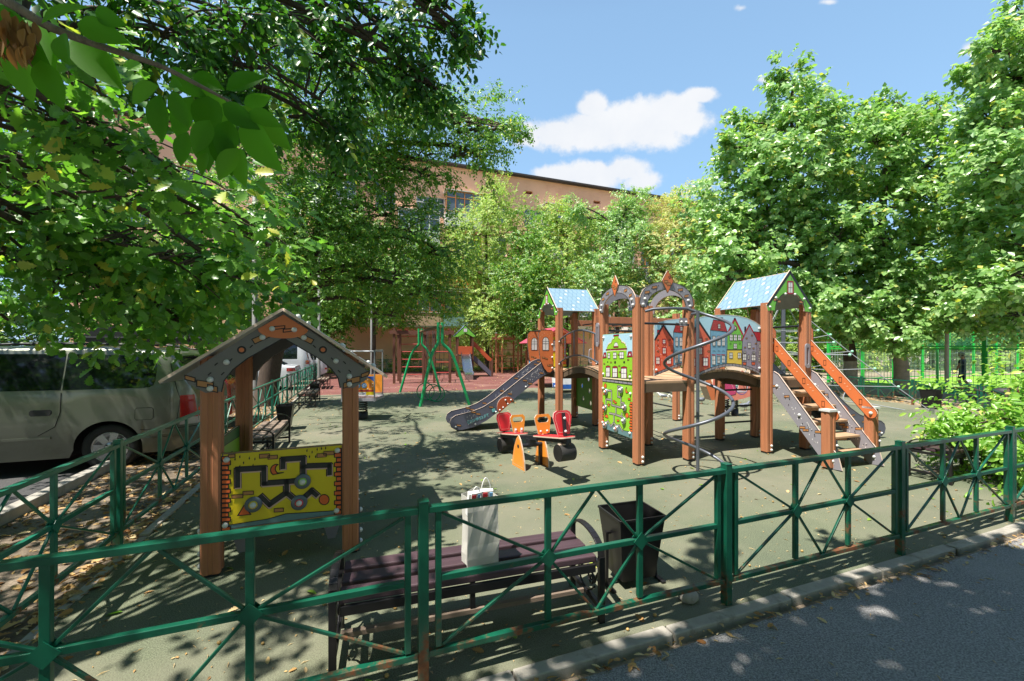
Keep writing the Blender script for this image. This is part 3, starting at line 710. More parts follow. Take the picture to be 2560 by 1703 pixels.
# tubular rails of the left bridge
def bridge_rail(x):
    b = MB(); n = 14; y0, y1 = TWY + .06, LY0 - .06
    def z(t, base): return base + .16 * (1 - (2 * t - 1) ** 2)
    for base in (1.38, 1.85): b.tube([(x, y0 + (y1 - y0) * i / n, z(i / n, base)) for i in range(n + 1)], .017, 8)
    for t in (.14, .38, .62, .86): b.tube([(x, y0 + (y1 - y0) * t, z(t, 1.38)), (x, y0 + (y1 - y0) * t, z(t, 1.85))], .012, 6)
    for base in (1.38, 1.85):
        for yy in (y0, y1): b.box((x, yy, base - .01), (.03, .03, .05)); bolt(b, (x - .02, yy, base - .04), (-1, 0, 0), .018, 1)
    b.build('bridge_rail', [STEEL, CAP], ps)
bridge_rail(-.0); bridge_rail(TWX)
# grey brick arches crowned with orange diamonds
def arch_board(p, q, crown):
    p, q = Vector(p), Vector(q); x = (q - p).normalized(); Lb = (q - p).length; M = frame(p, x, (0, 0, 1)); cx = Lb / 2
    mm, mi = pal(base=GREYP, edge=EDGE, k=BLACK, b=BRICKB, w=GLASSP, o=ORANGE, c=CAP); b = MB()
    hw_, z0 = cx + .03, 2.26
    outer = [(cx + hw_, z0 + .06), (cx + hw_ - .02, z0 + .17)] + [(cx + hw_ * .93 * math.cos(a) , z0 + .16 + .22 * math.sin(a)) for a in np.linspace(.25, math.pi - .25, 15)] + [(cx - hw_ + .02, z0 + .17), (cx - hw_, z0 + .06)]
    inner = [(cx - hw_ + .05, z0), (cx - hw_ + .12, z0)] + [(cx + (hw_ - .13) * math.cos(a), z0 + .02 + .245 * math.sin(a)) for a in np.linspace(math.pi - .15, .15, 15)] + [(cx + hw_ - .12, z0), (cx + hw_ - .05, z0)]
    b.plate(M, outer + inner, .018, 0, 1); a = Art(b, M, lambda x, y: (x, y), mi)
    a.line(inner, .008, 'k', 2); a.line(outer, .007, 'k', 2)
    for t, rr in ((2.55, .2), (2.1, .31), (.9, .3), (.45, .22)):
        xx, zz = cx + (hw_ - .07) * math.cos(t), z0 + .07 + .25 * math.sin(t); a.both([(xx - .05, zz - .02), (xx + .03, zz - .005), (xx + .03, zz + .03), (xx - .05, zz + .018)], 'b', 2, .006)
    for t in np.linspace(.3, 2.9, 17):
        k = .03 if int(t * 7) % 2 else -.02; xx, zz = cx + (hw_ - .075 + k) * math.cos(t), z0 + .07 + (.25 + k) * math.sin(t); a.poly([(xx, zz), (xx + .008, zz - .012), (xx + .003, zz - .034), (xx - .005, zz - .012)], 'w' if t < 1.6 else 'k', 2)
    if crown:
        Mc = M @ Matrix.Translation((0, 0, .02)); dia = [(cx, z0 + .215), (cx + .04, z0 + .29), (cx + .095, z0 + .39), (cx + .06, z0 + .45), (cx, z0 + .545), (cx - .06, z0 + .45), (cx - .095, z0 + .39), (cx - .04, z0 + .29)]
        b.plate(Mc, dia, .018, mi['o'], 1); a = Art(b, Mc, lambda x, y: (x, y), mi); a.line(dia, .006, 'k', 1, True)
        a.poly(circ(cx + .03, z0 + .445, .02), 'k', 2); a.poly(circ(cx + .03, z0 + .445, .01), 'o', 3); a.both(rect(cx - .06, z0 + .36, cx + .0, z0 + .395), 'b', 2, .005); a.both(rect(cx - .02, z0 + .33, cx + .05, z0 + .362), 'b', 2, .005)
    for xx, zz in ((.03, z0 + .04), (.06, z0 + .12), (Lb - .03, z0 + .04), (Lb - .06, z0 + .12)): bolt(b, M @ Vector((xx, zz, 0)), M.to_3x3() @ Vector((0, 0, 1)), .021, mi['c'])
    return b.build('arch_board', mm, ps)
o = .068
arch_board((0, -o, 0), (TWX, -o, 0), True); arch_board((-o, TWY, 0), (-o, 0, 0), True)
arch_board((TWX, TWY + o, 0), (0, TWY + o, 0), False); arch_board((TWX + o, 0, 0), (TWX + o, TWY, 0), False)
# gabled roofs with blue scallops
def gable_roof(c, half_w, half_l, along, ze, za, over=.07):
    """c = centre; ridge along 'x' or 'y'"""
    X = Vector((0, 1, 0)) if along == 'x' else Vector((1, 0, 0)); R = Vector((1, 0, 0)) if along == 'x' else Vector((0, 1, 0)); c = Vector(c)
    for s in (-1, 1):
        o = c + R * s * (half_l + .068); nrm = R * s; xx = Vector((0, 0, 1)).cross(nrm) * 1.0
        M = frame(o, xx, (0, 0, 1)); mm, mi = pal(base=GREENP, edge=EDGE, k=DSTEEL, r=MAROON, g=GLASSP, b=BRICKB, c=CAP, dk=mat('dark_green', '#2c6a33', .5)); b = MB(); w = half_w + over
        low = ze - .10; inner = arc(0, low, half_w - .10, .30, 0, 180, 14)
        poly = [(w, ze - .02), (0, za), (-w, ze - .02), (-w + .02, low - .01), (-half_w + .1, low)] + inner[::-1][1:-1] + [(half_w - .1, low), (w - .02, low - .01)]
        b.plate(M, poly, .018, 0, 1); a = Art(b, M, lambda x, y: (x, y), mi)
        a.line([(-w + .02, ze - .02), (0, za - .035), (w - .02, ze - .02)], .042, 'k', 2); a.line(inner, .012, 'k', 2)
        h = za - ze; a.window(-.055, ze + h * .32, .055, ze + h * .66, 'r', .022)
        for x, z in ((-w * .62, ze + .05), (-w * .5, ze + .025), (w * .5, ze + .03)): a.both(rect(x - .045, z, x + .045, z + .035), 'b', 2, .006)
        for x, z in ((.1, .35), (-.12, .3), (.2, .25), (-.22, .18), (.03, .78), (-.3, .02), (.34, 0), (.28, .1)): a.poly([(x, ze + h * z), (x + .01, ze + h * z - .02), (x + .003, ze + h * z - .045), (x - .007, ze + h * z - .02)], 'dk', 2)
        for x, z in ((w - .06, low + .05), (-w + .06, low + .05), (-.1, ze + h * .3), (.1, ze + h * .3), (w * .62, ze + .1), (-w * .62, ze + .1)): bolt(b, M @ Vector((x, z, 0)), nrm, .02, mi['c'])
        b.build('gable_board', mm, ps)
    for s in (-1, 1):
        p0 = c + Vector((0, 0, za - .03)) - R * (half_l + .05); p1 = c + X * s * (half_w + over - .01) + Vector((0, 0, ze - .015)) - R * (half_l + .05)
        d = p1 - p0; nn = d.cross(R) if d.cross(R).z > 0 else R.cross(d); M = frame(p0, d, R, nn); Lr = 2 * half_l + .1; b = MB()
        b.plate(M, rect(0, 0, d.length, Lr), .014, 0, 1, mback=2)
        w = .105; hgt = d.length / 6
        for i in range(6):                                             # painted scallops and blossoms
            y = (w / 2 if i % 2 else 0) - w
            while y < Lr:
                pts = [(d.length - i * hgt - .012 - hgt * .9 * math.sin(t), y + w / 2 - w / 2 * math.cos(t)) for t in np.linspace(0, math.pi, 8)]
                pts = [(x, min(max(yy, 0.002), Lr - .002)) for x, yy in pts]; pts = [(max(.004, x), yy) for x, yy in pts]
                if pts[-1][1] - pts[0][1] > .02: b.stroke(M, pts, .007, .0015, 3)
                if (i * 3 + int((y + 1) / w)) % 4 == 0 and .05 < y < Lr - .12:
                    x0 = d.length - i * hgt - .05; b.flat(M, [(x0 + (.022 if k % 2 else .045) * math.cos(k * math.pi / 5), y + .05 + (.022 if k % 2 else .045) * math.sin(k * math.pi / 5)) for k in range(10)] if x0 > .05 else rect(.01, y, .02, y + .01), .003, 4)
                y += w
        b.build('roof', [mat('roof_sky_blue', '#7b97a8', .5, var=.06), EDGE, mat('roof_underside', '#7c8f92', .6), mat('scallop_blue', '#5d7f98', .5), mat('blossom_white', '#b5c1c8', .5)], ps)
gable_roof((TWX / 2, (LY0 + LY1) / 2, 0), (LY1 - LY0) / 2, TWX / 2, 'x', 2.48, 3.04)
gable_roof(((RX0 + RX1) / 2, .485, 0), (RX1 - RX0) / 2, .485, 'y', 2.38, 2.94)
# ---- interactive green house panel on the near-left face of the arched tower
mm, mi = pal(base=LIME, edge=EDGE, k=BLACK, sky=SKYP, r=MAROON, g=GLASSP, o=BRICKO, b=BRICKB, t=TEAL, gw=GREYP, rim=mat('slot_steel', '#b9b2ae', .3, metal=.4), c=CAP, gr=mat('knob_chrome', '#a9adb4', .25, metal=.8), cr=mat('cream_paint', '#e8dcae', .5), dk=MATS['dark_green'], line=mat('plum_line', '#4a1c22', .5))
b = MB(); GW, GH, gz = TWY - .13, 1.54, .36
M = frame((-.052, TWY - .065, gz), (0, -1, 0), (0, 0, 1)); b.plate(M, rrect(0, 0, GW, GH, .015), .02, 0, 1)
fn = quadfn((105, 115), (500, 115), (500, 1495), (105, 1360), GW, GH); a = Art(b, M, fn, mi)
a.poly([(108, 118), (497, 118), (497, 420), (108, 420)], 'sky', 1)
house = [(108, 430), (165, 425), (165, 330), (172, 300), (185, 265), (205, 245), (232, 238), (238, 210), (250, 190), (272, 180), (272, 145), (325, 145), (325, 180), (345, 188), (360, 212), (365, 235), (390, 240), (412, 262), (424, 300), (430, 330), (432, 420), (497, 428), (497, 700), (108, 680)]
hl = [(165, 318), (172, 296), (185, 265), (205, 245), (232, 238), (238, 210), (250, 190), (272, 180), (272, 145), (325, 145), (325, 180), (345, 188), (360, 212), (365, 235), (390, 240), (412, 262), (424, 300), (428, 318)]
a.line([(x, y - 5) for x, y in hl], .026, 'cr', 1.5); a.poly(house, 'base', 2); a.line(hl, .006, 'line', 3)
a.both([(262, 130), (332, 126), (332, 142), (262, 147)], 'r', 3); a.both([(155, 316), (435, 312), (435, 328), (155, 328)], 'r', 3); a.line([(165, 340), (300, 333), (430, 336)], .014, 'cr', 2.5)
a.both([(266, 282)] + [(296 - 28 * math.cos(t), 282 - 55 * math.sin(t)) for t in np.linspace(.15, 3, 8)] + [(326, 282)], 'g', 3, .006); a.both(rect(262, 280, 327, 296), 'r', 4, .005); a.line([(296, 228), (296, 280)], .005, 'line', 4)
for x0, x1, y0, y1 in ((184, 215, 362, 435), (260, 302, 360, 440), (345, 396, 358, 442)): a.window(x0, y0, x1, y1)
for x0, x1 in ((110, 162), (436, 496)): a.both([(x0 + 14, 358), (x1 - 6, 356), (x1, 428), (x0, 432)], 'r', 3); a.both([(x0 + 18, 412), ((x0 + x1) / 2 + 3, 372), (x1 - 12, 410)], 'g', 4, .005)
for x, y, r_ in ((181, 484, 12), (283, 493, 20), (400, 495, 18)): a.poly(circ(x, y, r_ * .6, 12, r_), 'k', 3)
for x0, x1, y0, y1 in ((150, 220, 538, 678), (244, 320, 548, 688), (356, 438, 556, 704)):
    a.both([(x0, y1), (x0 + 4, y0 + 4), ((x0 + x1) / 2, y0 - 8), (x1 - 4, y0 + 4), (x1, y1)], 'r', 3); a.window(x0 + 10, y0 + 18, x1 - 8, y1)
for x, y in ((122, 498), (218, 484), (440, 458), (330, 535), (470, 600), (335, 615), (460, 655), (318, 385)): a.brick(x, y, 20, 14, 'b', 1)
a.both([(106, 680), (500, 716), (500, 745), (106, 700)], 'cr', 4)
for i in range(7): a.both([(106 + 56 * i, 706 + 8 * i), (160 + 56 * i, 714 + 8 * i), (160 + 56 * i, 744 + 8 * i), (106 + 56 * i, 736 + 8 * i)], 'gw', 4, .006)
a.poly([(106, 1290), (200, 1310), (330, 1340), (400, 1390), (498, 1405), (498, 1490), (106, 1358)], 't', 2); a.line([(106, 1290), (200, 1310), (330, 1340), (400, 1390), (498, 1405)], .006, 'k', 3)
for i, y in enumerate(range(1020, 1280, 33)): a.both([(107, y), (107 + (22 if i % 2 else 14), y + 4), (107 + (22 if i % 2 else 14), y + 28), (107, y + 24)], 'o', 3, .006)
for i, y in enumerate(range(1010, 1390, 36)): a.both([(497 - (34 if i % 2 else 24), y), (497, y + 6), (497, y + 34), (497 - (34 if i % 2 else 24), y + 28)], 'o', 3, .006)
a.both([(126, 790), (146, 762), (166, 788), (160, 830), (130, 824)], 'o', 3); a.both([(425, 825)] + [(438 - 22 * math.sin(t), 866 - 42 * math.cos(t)) for t in np.linspace(.2, 2.6, 8)] + [(455, 890), (432, 872)], 'o', 3); a.both(circ(436, 1190, 20, 14, 34), 'o', 3)
a.both([(195 + (24 if k % 2 == 0 else 10) * math.sin(k * math.pi / 5), 1056 - (34 if k % 2 == 0 else 14) * math.cos(k * math.pi / 5)) for k in range(10)], 'o', 3); a.both([(150, 1180), (182, 1188), (188, 1230), (142, 1218)], 'o', 3)
for x, y in ((255, 992), (275, 1014), (308, 1250), (115, 895), (448, 965)): a.brick(x, y, 30, 22, 'o', 0)
def slot2(pts): a.line(pts, .034, 'k', 3); a.line(pts, .024, 'rim', 4)
slot2([(190, 860), (235, 868), (235, 1055), (360, 1090), (360, 955), (318, 945), (318, 810), (350, 815)]); slot2([(155, 1075), (155, 975), (235, 990)]); slot2([(360, 1022), (400, 1032)]); slot2([(295, 1075), (295, 1180), (205, 1165)]); slot2([(295, 1185), (390, 1215)]); slot2([(372, 1165), (372, 1205)]); slot2([(268, 1192), (268, 1285)]); slot2([(150, 1290), (190, 1270), (225, 1340), (265, 1290), (300, 1330), (340, 1325), (380, 1395)])
for x, y, mk in ((164, 878, 'o'), (368, 855, 'c'), (150, 1092, 'o'), (410, 1088, 'r'), (402, 1258, 'c'), (152, 1318, 'o'), (302, 1368, 'o')):
    c = M @ Vector((*fn(x, y), .006)); Md = frame(c, (0, -1, 0), (0, 0, 1)); nn = (-1, 0, 0)
    b.lathe([(.052, 0), (.052, .02), (.044, .026), (1e-4, .026)], Md, 18, mi['gr']); b.lathe([(.026, .026), (.026, .03), (1e-4, .03)], Md, 14, mi[mk]); bolt(b, c + Vector((-.03, 0, 0)), nn, .02, mi['c'])
for x, y in ((122, 160), (484, 160), (118, 640), (472, 690), (112, 832), (476, 905), (108, 1285), (470, 1420)): bolt(b, M @ Vector((*fn(x, y), 0)), (-1, 0, 0), .022, mi['c'])
b.build('house_panel', mm, ps)

# ---- town panels on both sides of the right bridge
mm, mi = pal(base=SKYP, edge=EDGE, k=BLACK, red=HRED, blue=BLUEP, gr=GREENP, yl=HYEL, pu=PURP, r=MAROON, g=GLASSP, gw=GREYP, o=BRICKB, b=BRICKB, c=CAP, w=WHITE, dkb=mat('deep_sky_paint', '#6ea3ba', .5))
TWn = RX0 - TWX - .13; tk = TWn / 1070
b = MB(); Mt = frame((TWX + .065, .055, 1.25), (1, 0, 0), (0, 0, 1)); fn = lambda x, y: ((x - 745) * tk, (862 - y) * tk); a = Art(b, Mt, fn, mi)
top = [(745, 215), (820, 178), (950, 148), (1150, 127), (1300, 122), (1450, 130), (1600, 155), (1720, 195), (1815, 245)]; br = [(1815, 832), (1700, 778), (1550, 740), (1400, 718), (1250, 720), (1100, 750), (950, 795), (860, 830), (745, 868)]
b.plate(Mt, [fn(x, y) for x, y in top + [(x, y + 34) for x, y in br]], .018, 0, 1)
cl = lambda pts: [(min(max(x, 748), 1812), y) for x, y in pts]
lowy = lambda x: float(np.interp(x, [p[0] for p in br[::-1]], [p[1] for p in br[::-1]]))
a.poly([(790, 220), (830, 205), (860, 330), (800, 330)], 'dkb', 1)
a.both(cl([(745, 425), (885, 215), (1045, 415), (1045, lowy(1045)), (950, 795), (860, 830), (748, 866)]), 'red', 2); a.line([(752, 418), (885, 220), (1042, 412)], .03, 'k', 3)
a.both(cl([(1047, 310), (1285, 330), (1280, lowy(1280)), (1160, lowy(1160)), (1047, lowy(1047))]), 'blue', 2); a.both([(1045, 310), (1090, 185), (1250, 205), (1298, 330)], 'r', 3)
for y in range(205, 320, 20):
    for x in range(1085, 1270, 22): a.line([(x - (y - 205) * .25, y), (x + 4 - (y - 205) * .25, y + 12)], .004, 'o', 4)
a.both(rect(1195, 165, 1228, 195), 'o', 4); a.poly(rect(1190, 156, 1232, 168), 'k', 4); a.window(1155, 238, 1190, 290)
a.both([(1298, 545), (1298, 355), (1412, 160), (1535, 360), (1520, 550)], 'gr', 3); a.line([(1302, 350), (1412, 168), (1530, 355)], .032, 'r', 4); a.both(circ(1412, 282, 28), 'r', 4); a.poly(circ(1412, 282, 15), 'g', 5)
a.both([(1295, 550), (1520, 550), (1520, lowy(1520)), (1400, 718), (1290, 716)], 'yl', 3); a.line([(1292, 547), (1522, 547)], .01, 'k', 5)
a.both([(1525, 435), (1635, 235), (1755, 420), (1755, lowy(1755)), (1640, lowy(1640)), (1525, lowy(1525))], 'pu', 3); a.line([(1518, 432), (1636, 238), (1700, 330)], .022, 'r', 4)
a.both([(1757, 430), (1812, 440), (1812, 830), (1757, lowy(1757))], 'pu', 3); a.both([(1700, 322), (1814, 330), (1814, 442), (1760, 436)], 'r', 4); a.poly(rect(1560, 262, 1588, 330), 'k', 2); a.both(rect(790, 285, 830, 345), 'r', 2)
for x0, y0, x1, y1 in ((870, 410, 920, 470), (870, 520, 925, 606), (766, 648, 828, 744), (935, 640, 1008, 744)): a.window(x0, y0, x1, y1, 'r', .014)
for x0, y0, x1, y1 in ((1075, 382, 1116, 500), (1145, 382, 1195, 500), (1215, 388, 1258, 500), (1068, 618, 1116, 728), (1214, 618, 1258, 706), (1146, 630, 1182, 712)): a.window(x0, y0, x1, y1)
for x in (1065, 1140, 1210): a.line([(x, 608), (x + 52, 612)], .014, 'r', 6)
for x0, y0, x1, y1 in ((1330, 362, 1378, 436), (1392, 362, 1442, 436), (1456, 366, 1505, 432), (1390, 474, 1440, 534), (1325, 584, 1376, 654), (1455, 586, 1505, 654)): a.window(x0, y0, x1, y1)
for x0, y0, x1, y1 in ((1610, 460, 1655, 528), (1532, 600, 1586, 680), (1668, 610, 1732, 684), (1608, 612, 1634, 664), (1540, 566, 1580, 592), (1682, 572, 1724, 598), (1785, 478, 1812, 525), (1782, 560, 1808, 620), (1775, 645, 1802, 698)): a.window(x0, y0, x1, y1)
for x0, x1 in ((1535, 1590), (1668, 1730)): a.both([(x0, 704), (x1, 706), (x1 - 6, 740), (x0 + 6, 738)], 'red', 4)
for x, y in ((800, 495), (975, 492), (1345, 478), (1486, 474)): a.line(circ(x, y, 11, 10), .005, 'k', 4, True)
for x, y in ((785, 410), (975, 412), (790, 565), (1005, 560), (1580, 400), (1665, 365), (1725, 466), (1555, 515), (1688, 525)): a.brick(x, y, 26, 14, 'o', 2)
for x in (1080, 1150, 1220): a.line([(x, 566), (x + 20, 560), (x + 38, 568)], .005, 'k', 4)
r = random.Random(4)
for k in range(40):
    x, y = r.uniform(765, 1030), r.uniform(400, 780)
    if y > 440 and y < lowy(x) - 30: a.line([(x, y), (x + 2, y + 14)], .004, 'w', 3)
seg = [(x, lowy(x)) for x in range(750, 1815, 52)]
for p, q in zip(seg, seg[1:]): a.both([p, q, (q[0], q[1] + 32), (p[0], p[1] + 32)], 'gw', 4, .006)
a.line(top, .008, 'edge', 2)
for x, y in ((1795, 282), (1795, 780), (775, 820)): bolt(b, Mt @ Vector((*fn(x, y), 0)), (0, -1, 0), .021, mi['c'])
tp = b.build('town_panel', mm, ps)
tp2 = tp.copy(); COL.objects.link(tp2); tp2.location = (0, .86, 0)

# ---- grey slides with brick pictures
def slide(x0, yc, sx, logo):
    mm, mi = pal(base=SLIDEG, edge=EDGE, k=BLACK, b=BRICKB, w=GLASSP, o=ORANGED, c=CAP, t=mat('teal_letter', '#6fb0b4', .4))
    root = []
    out = [(-.03, 1.43), (.12, 1.425), (.24, 1.38), (1.30, .60), (1.52, .475), (1.75, .395), (1.95, .355), (2.08, .33), (2.17, .27), (2.20, .18), (2.17, .09), (2.08, .035), (1.95, .03), (1.70, .075), (1.45, .19), (1.2, .36), (.34, 1.0), (.18, 1.10), (-.03, 1.155)]
    for s in (-1, 1):
        b = MB(); y = yc + s * .31
        M = frame((x0, y, 0), (sx, 0, 0), (0, 0, 1))
        zc = M.to_3x3() @ Vector((0, 0, 1))
        b.plate(M @ Matrix.Translation((0, 0, .01)), out, .02, 0, 1)
        for sg in (1, -1):
            Mf = M @ Matrix.Translation((0, 0, .01)) if sg == 1 else frame(Vector((x0, y, 0)) - zc * .01, (-sx, 0, 0), (0, 0, 1))
            f = (lambda x, y: (x, y)) if sg == 1 else (lambda x, y: (-x, y))
            a = Art(b, Mf, f, mi); a.line([(x * .995, z - .012) for x, z in out[:9]], .008, 'k', 1)
            for x, z in ((.15, 1.3), (.25, 1.14), (.62, .99), (.5, .92), (.95, .72), (.9, .55), (1.62, .33), (1.72, .37), (2.02, .12), (1.35, .46), (.08, 1.36)): a.both([(x - .045, z - .018), (x + .045, z - .005), (x + .045, z + .028), (x - .045, z + .015)], 'b', 2, .006)
            rr = random.Random(9)
            for k in range(70):
                t = rr.choice((.3, .4, .55, 1.0, 1.75)) + rr.uniform(-.1, .1); zt = np.interp(t, [0, .24, 1.3, 1.75, 2.1], [1.38, 1.33, .56, .36, .28]) - rr.uniform(.02, .2); a.poly([(t, zt), (t + .006, zt - .012), (t + .002, zt - .03), (t - .005, zt - .012)], 'w', 2)
            if sg == (1 if logo else -1) or not logo: pass
        fz = zc.y                                                       # the outer face carries the orange half moon
        outer = s * fz > 0
        sgn = 1 if outer else -1
        base = frame(Vector((x0, y, 0)) + zc * sgn * .012, (sx * sgn, 0, 0), (0, 0, 1))
        q = lambda x, z: (sgn * x, z)
        half = [q(.86 + .02, .58), q(1.18, .34)] + [q(1.03 + .2 * math.cos(t), .47 + .2 * math.sin(t)) for t in np.linspace(-.55, 2.35, 12)]
        b.plate(base @ Matrix.Translation((0, 0, .016)), half, .014, mi['o'], 1); nrm = base.to_3x3() @ Vector((0, 0, 1))
        for x, z in ((.93, .6), (1.0, .52), (1.1, .45), (1.17, .4), (1.05, .6)): bolt(b, base @ Vector((*q(x, z), .016)), nrm, .018, mi['c'])
        for x, z in ((.02, 1.2), (.6, .86), (1.25, .36), (1.68, .13), (2.08, .1)): bolt(b, base @ Vector((*q(x, z), 0)), nrm, .02, mi['c'])
        if s == -1 and logo:
            Ml = base @ Matrix.Translation((sgn * 1.62, .235, 0)); x_ = Matrix.Rotation(.30, 4, 'Z'); lettering(b, Ml @ x_, 'СКИФ53.РТ', .085, mi['t'], .004, .002)
            a = Art(b, base @ Matrix.Translation((sgn * 1.30, .40, 0)) @ x_, lambda x, y: (x, y), mi); a.both(rect(-.04, -.04, .04, .04), 't', 2)
        b.build('slide_side', mm, ps)
    b = MB(); bed = smooth_path([(-.03, 0, 1.2), (.16, 0, 1.19), (.34, 0, 1.10), (1.28, 0, .42), (1.5, 0, .30), (1.75, 0, .235), (2.02, 0, .21), (2.12, 0, .17)], 5)
    for p, q in zip(bed, bed[1:]):
        n = Vector((-(q - p).z, 0, (q - p).x)).normalized() * .01
        P = [(x0 + sx * v.x, yc + s * .3, v.z) for v in (p - n, q - n, q + n, p + n) for s in (-1, 1)]
        b.add(P, [(0, 2, 3, 1), (4, 5, 7, 6), (2, 4, 5, 3), (0, 1, 7, 6)], 0, True)
    b.build('slide_bed', mat('slide_metal', '#6b6f78', .3, metal=.75, var=.08), ps)
    gp = [(0, 2.03), (.03, 2.06), (.27, 2.06), (.33, 2.0), (.335, 1.75), (.29, 1.42), (.2, 1.24), (.13, 1.165), (.06, 1.16), (0, 1.22)]
    for s in (-1, 1):
        mm2, mj = pal(base=ORANGE, edge=EDGE, k=BLACK, g=GLASSP, w=mat('pale_dash', '#ecb08c', .5), b=BRICKB, c=CAP); b = MB()
        M = frame((x0, yc + s * .355, 0), (sx, 0, 0), (0, 0, 1)); zc = M.to_3x3() @ Vector((0, 0, 1)); b.plate(M @ Matrix.Translation((0, 0, .009)), gp, .018, 0, 1)
        for sg in (1, -1):
            Mf = M @ Matrix.Translation((0, 0, .009)) if sg == 1 else frame(Vector((x0, yc + s * .355, 0)) - zc * .009, (-sx, 0, 0), (0, 0, 1))
            f = (lambda x, y: (x, y)) if sg == 1 else (lambda x, y: (-x, y)); a = Art(b, Mf, f, mj); a.line(gp[1:8], .008, 'k', 1)
            a.both([(.1, 1.63), (.1, 1.82)] + [(.17 - .07 * math.cos(t), 1.82 + .09 * math.sin(t)) for t in np.linspace(.2, 2.94, 8)] + [(.24, 1.82), (.24, 1.63)], 'g', 2, .01)
            a.line([(.17, 1.63), (.17, 1.91)], .007, 'k', 3); a.line([(.1, 1.77), (.24, 1.77)], .007, 'k', 3); a.line([(.1, 1.82), (.24, 1.82)], .006, 'k', 3)
            for x, z in ((.22, 1.47), (.16, 1.45), (.1, 1.3), (.05, 1.31)): a.both([(x - .035, z - .014), (x + .03, z - .004), (x + .03, z + .022), (x - .035, z + .012)], 'b', 2, .005)
            for x, z in ((.06, 2.0), (.12, 1.98), (.2, 2.01), (.25, 1.97), (.29, 1.93), (.09, 1.95)): a.poly([(x, z), (x + .005, z - .015), (x, z - .035), (x - .005, z - .015)], 'w', 2)
        for z in (1.25, 1.48, 1.75): bolt(b, (x0 + sx * .02, yc + s * .355 - .01, z), (0, -1, 0), .022, mj['c'])
        b.build('slide_guard', mm2, ps)
    b = MB(); b.tube([(x0 + sx * .16, yc - .355, 2.06), (x0 + sx * .16, yc + .355, 2.06)], .018, 8); b.build('slide_bar', DSTEEL, ps)
slide(-.068, (LY0 + LY1) / 2, -1, True); slide(RX1 + .068, .53, 1, False)

# ---- stairs
mm, mi = pal(base=GREYP, edge=EDGE, k=BLACK, b=BRICKB, w=GLASSP, c=CAP)
SX0, SX1 = RX0 + .085, RX1 - .02; t0 = .05
for x in (SX0 - .02, SX1 + .07):
    b = MB(); M = frame((x, 0, 0), (0, -1, 0), (0, 0, 1)); out = [(.02, 1.27), (.07, 1.31), (.15, 1.27), (1.05, .2), (1.10, .02), (.92, .0), (.02, 1.02)]
    b.plate(M, out, .02, 0, 1); zc = M.to_3x3() @ Vector((0, 0, 1))
    for sg in (1, -1):
        Mf = M if sg == 1 else frame((x, 0, 0) - zc * .02 if isinstance(zc, tuple) else Vector((x, 0, 0)) - zc * .02, (0, 1, 0), (0, 0, 1)); f = (lambda x, y: (x, y)) if sg == 1 else (lambda x, y: (-x, y)); a = Art(b, Mf, f, mi); a.line([(.07, 1.295), (.15, 1.255), (1.04, .2)], .008, 'k', 1)
        for tx, tz in ((.08, 1.07), (.3, .93), (.55, .5), (.6, .47), (.95, .17), (.78, .48)): a.both([(tx - .045, tz - .018), (tx + .04, tz - .006), (tx + .04, tz + .026), (tx - .045, tz + .014)], 'b', 2, .006)
        rr = random.Random(3)
        for k in range(46):
            tx = rr.uniform(.05, 1.0); tz = np.interp(tx, [.1, 1.05], [1.25, .16]) - rr.uniform(.05, .2); a.poly([(tx, tz), (tx + .007, tz - .012), (tx, tz - .028), (tx - .007, tz - .012)], 'w' if k % 3 else 'k', 2)
    for tx, tz in ((.13, 1.08), (.5, .68), (.98, .12)): bolt(b, M @ Vector((tx, tz, 0)), zc, .022, mi['c'])
    b.build('stringer', mm, ps)
for k in range(1, 6):
    b = MB(); z = .2 * k; y = -(1.04 - .172 * k); b.box(((SX0 + SX1) / 2 + .025, y, z - .015), (SX1 - SX0 + .06, .235, .03)); b.box(((SX0 + SX1) / 2 + .025, y + .07, z - .07), (SX1 - SX0 + .04, .03, .08)); b.build('stair_tread', DECK, ps, bevel=.004)
newels = ((RX0 + .05, -.93), (RX1 + .12, -.90))
for x, y in newels:
    b = MB(); add_post(b, x, y, .03, .80, .125); b.box((x, y, .815), (.15, .15, .028), 1); b.box((x + .085, y - .02, .2), (.03, .07, .40), 2)
    for z in (.1, .33): bolt(b, (x + .1, y - .02, z), (1, 0, 0), .022, 1); bolt(b, (x + .085, y - .055, z), (0, -1, 0), .018, 1)
    b.build('newel_post', [POST, CAP, STEEL], ps)
for x in (RX0 + .12, RX1 + .045):
    mm2, mj = pal(base=ORANGE, edge=EDGE, k=BLACK, w=MATS['pale_dash'], c=CAP); b = MB()
    p, q = Vector((0, 1.76)), Vector((.945, .74)); d = (q - p).normalized(); n = Vector((-d.y, d.x)) * .078; a0 = math.atan2(n.y, n.x)
    out = [tuple(p + .078 * Vector((math.cos(a0 + t), math.sin(a0 + t)))) for t in np.linspace(0, math.pi, 9)] + [tuple(q + .078 * Vector((math.cos(a0 + math.pi + t), math.sin(a0 + math.pi + t)))) for t in np.linspace(0, math.pi, 9)]
    M = frame((x, 0, 0), (0, -1, 0), (0, 0, 1)); b.plate(M, out, .022, 0, 1); zc = M.to_3x3() @ Vector((0, 0, 1))
    a = Art(b, M, lambda x, y: (x, y), mj); a.line(out, .007, 'k', 1, True)
    for t in (.08, .3, .55, .85): c = p + (q - p) * t; a.line(rect(c.x - .012, c.y - .05, c.x + .025, c.y + .03), .006, 'k', 2, True)
    for t in (.14, .18, .4, .44, .62, .66, .7): c = p + (q - p) * t; a.poly([(c.x, c.y + .02), (c.x + .022, c.y + .012), (c.x, c.y + .004), (c.x - .012, c.y + .01)], 'w', 2)
    for c in (p, q): bolt(b, M @ Vector((c.x, c.y, 0)), zc, .024, mj['c'])
    b.build('handrail', mm2, ps)

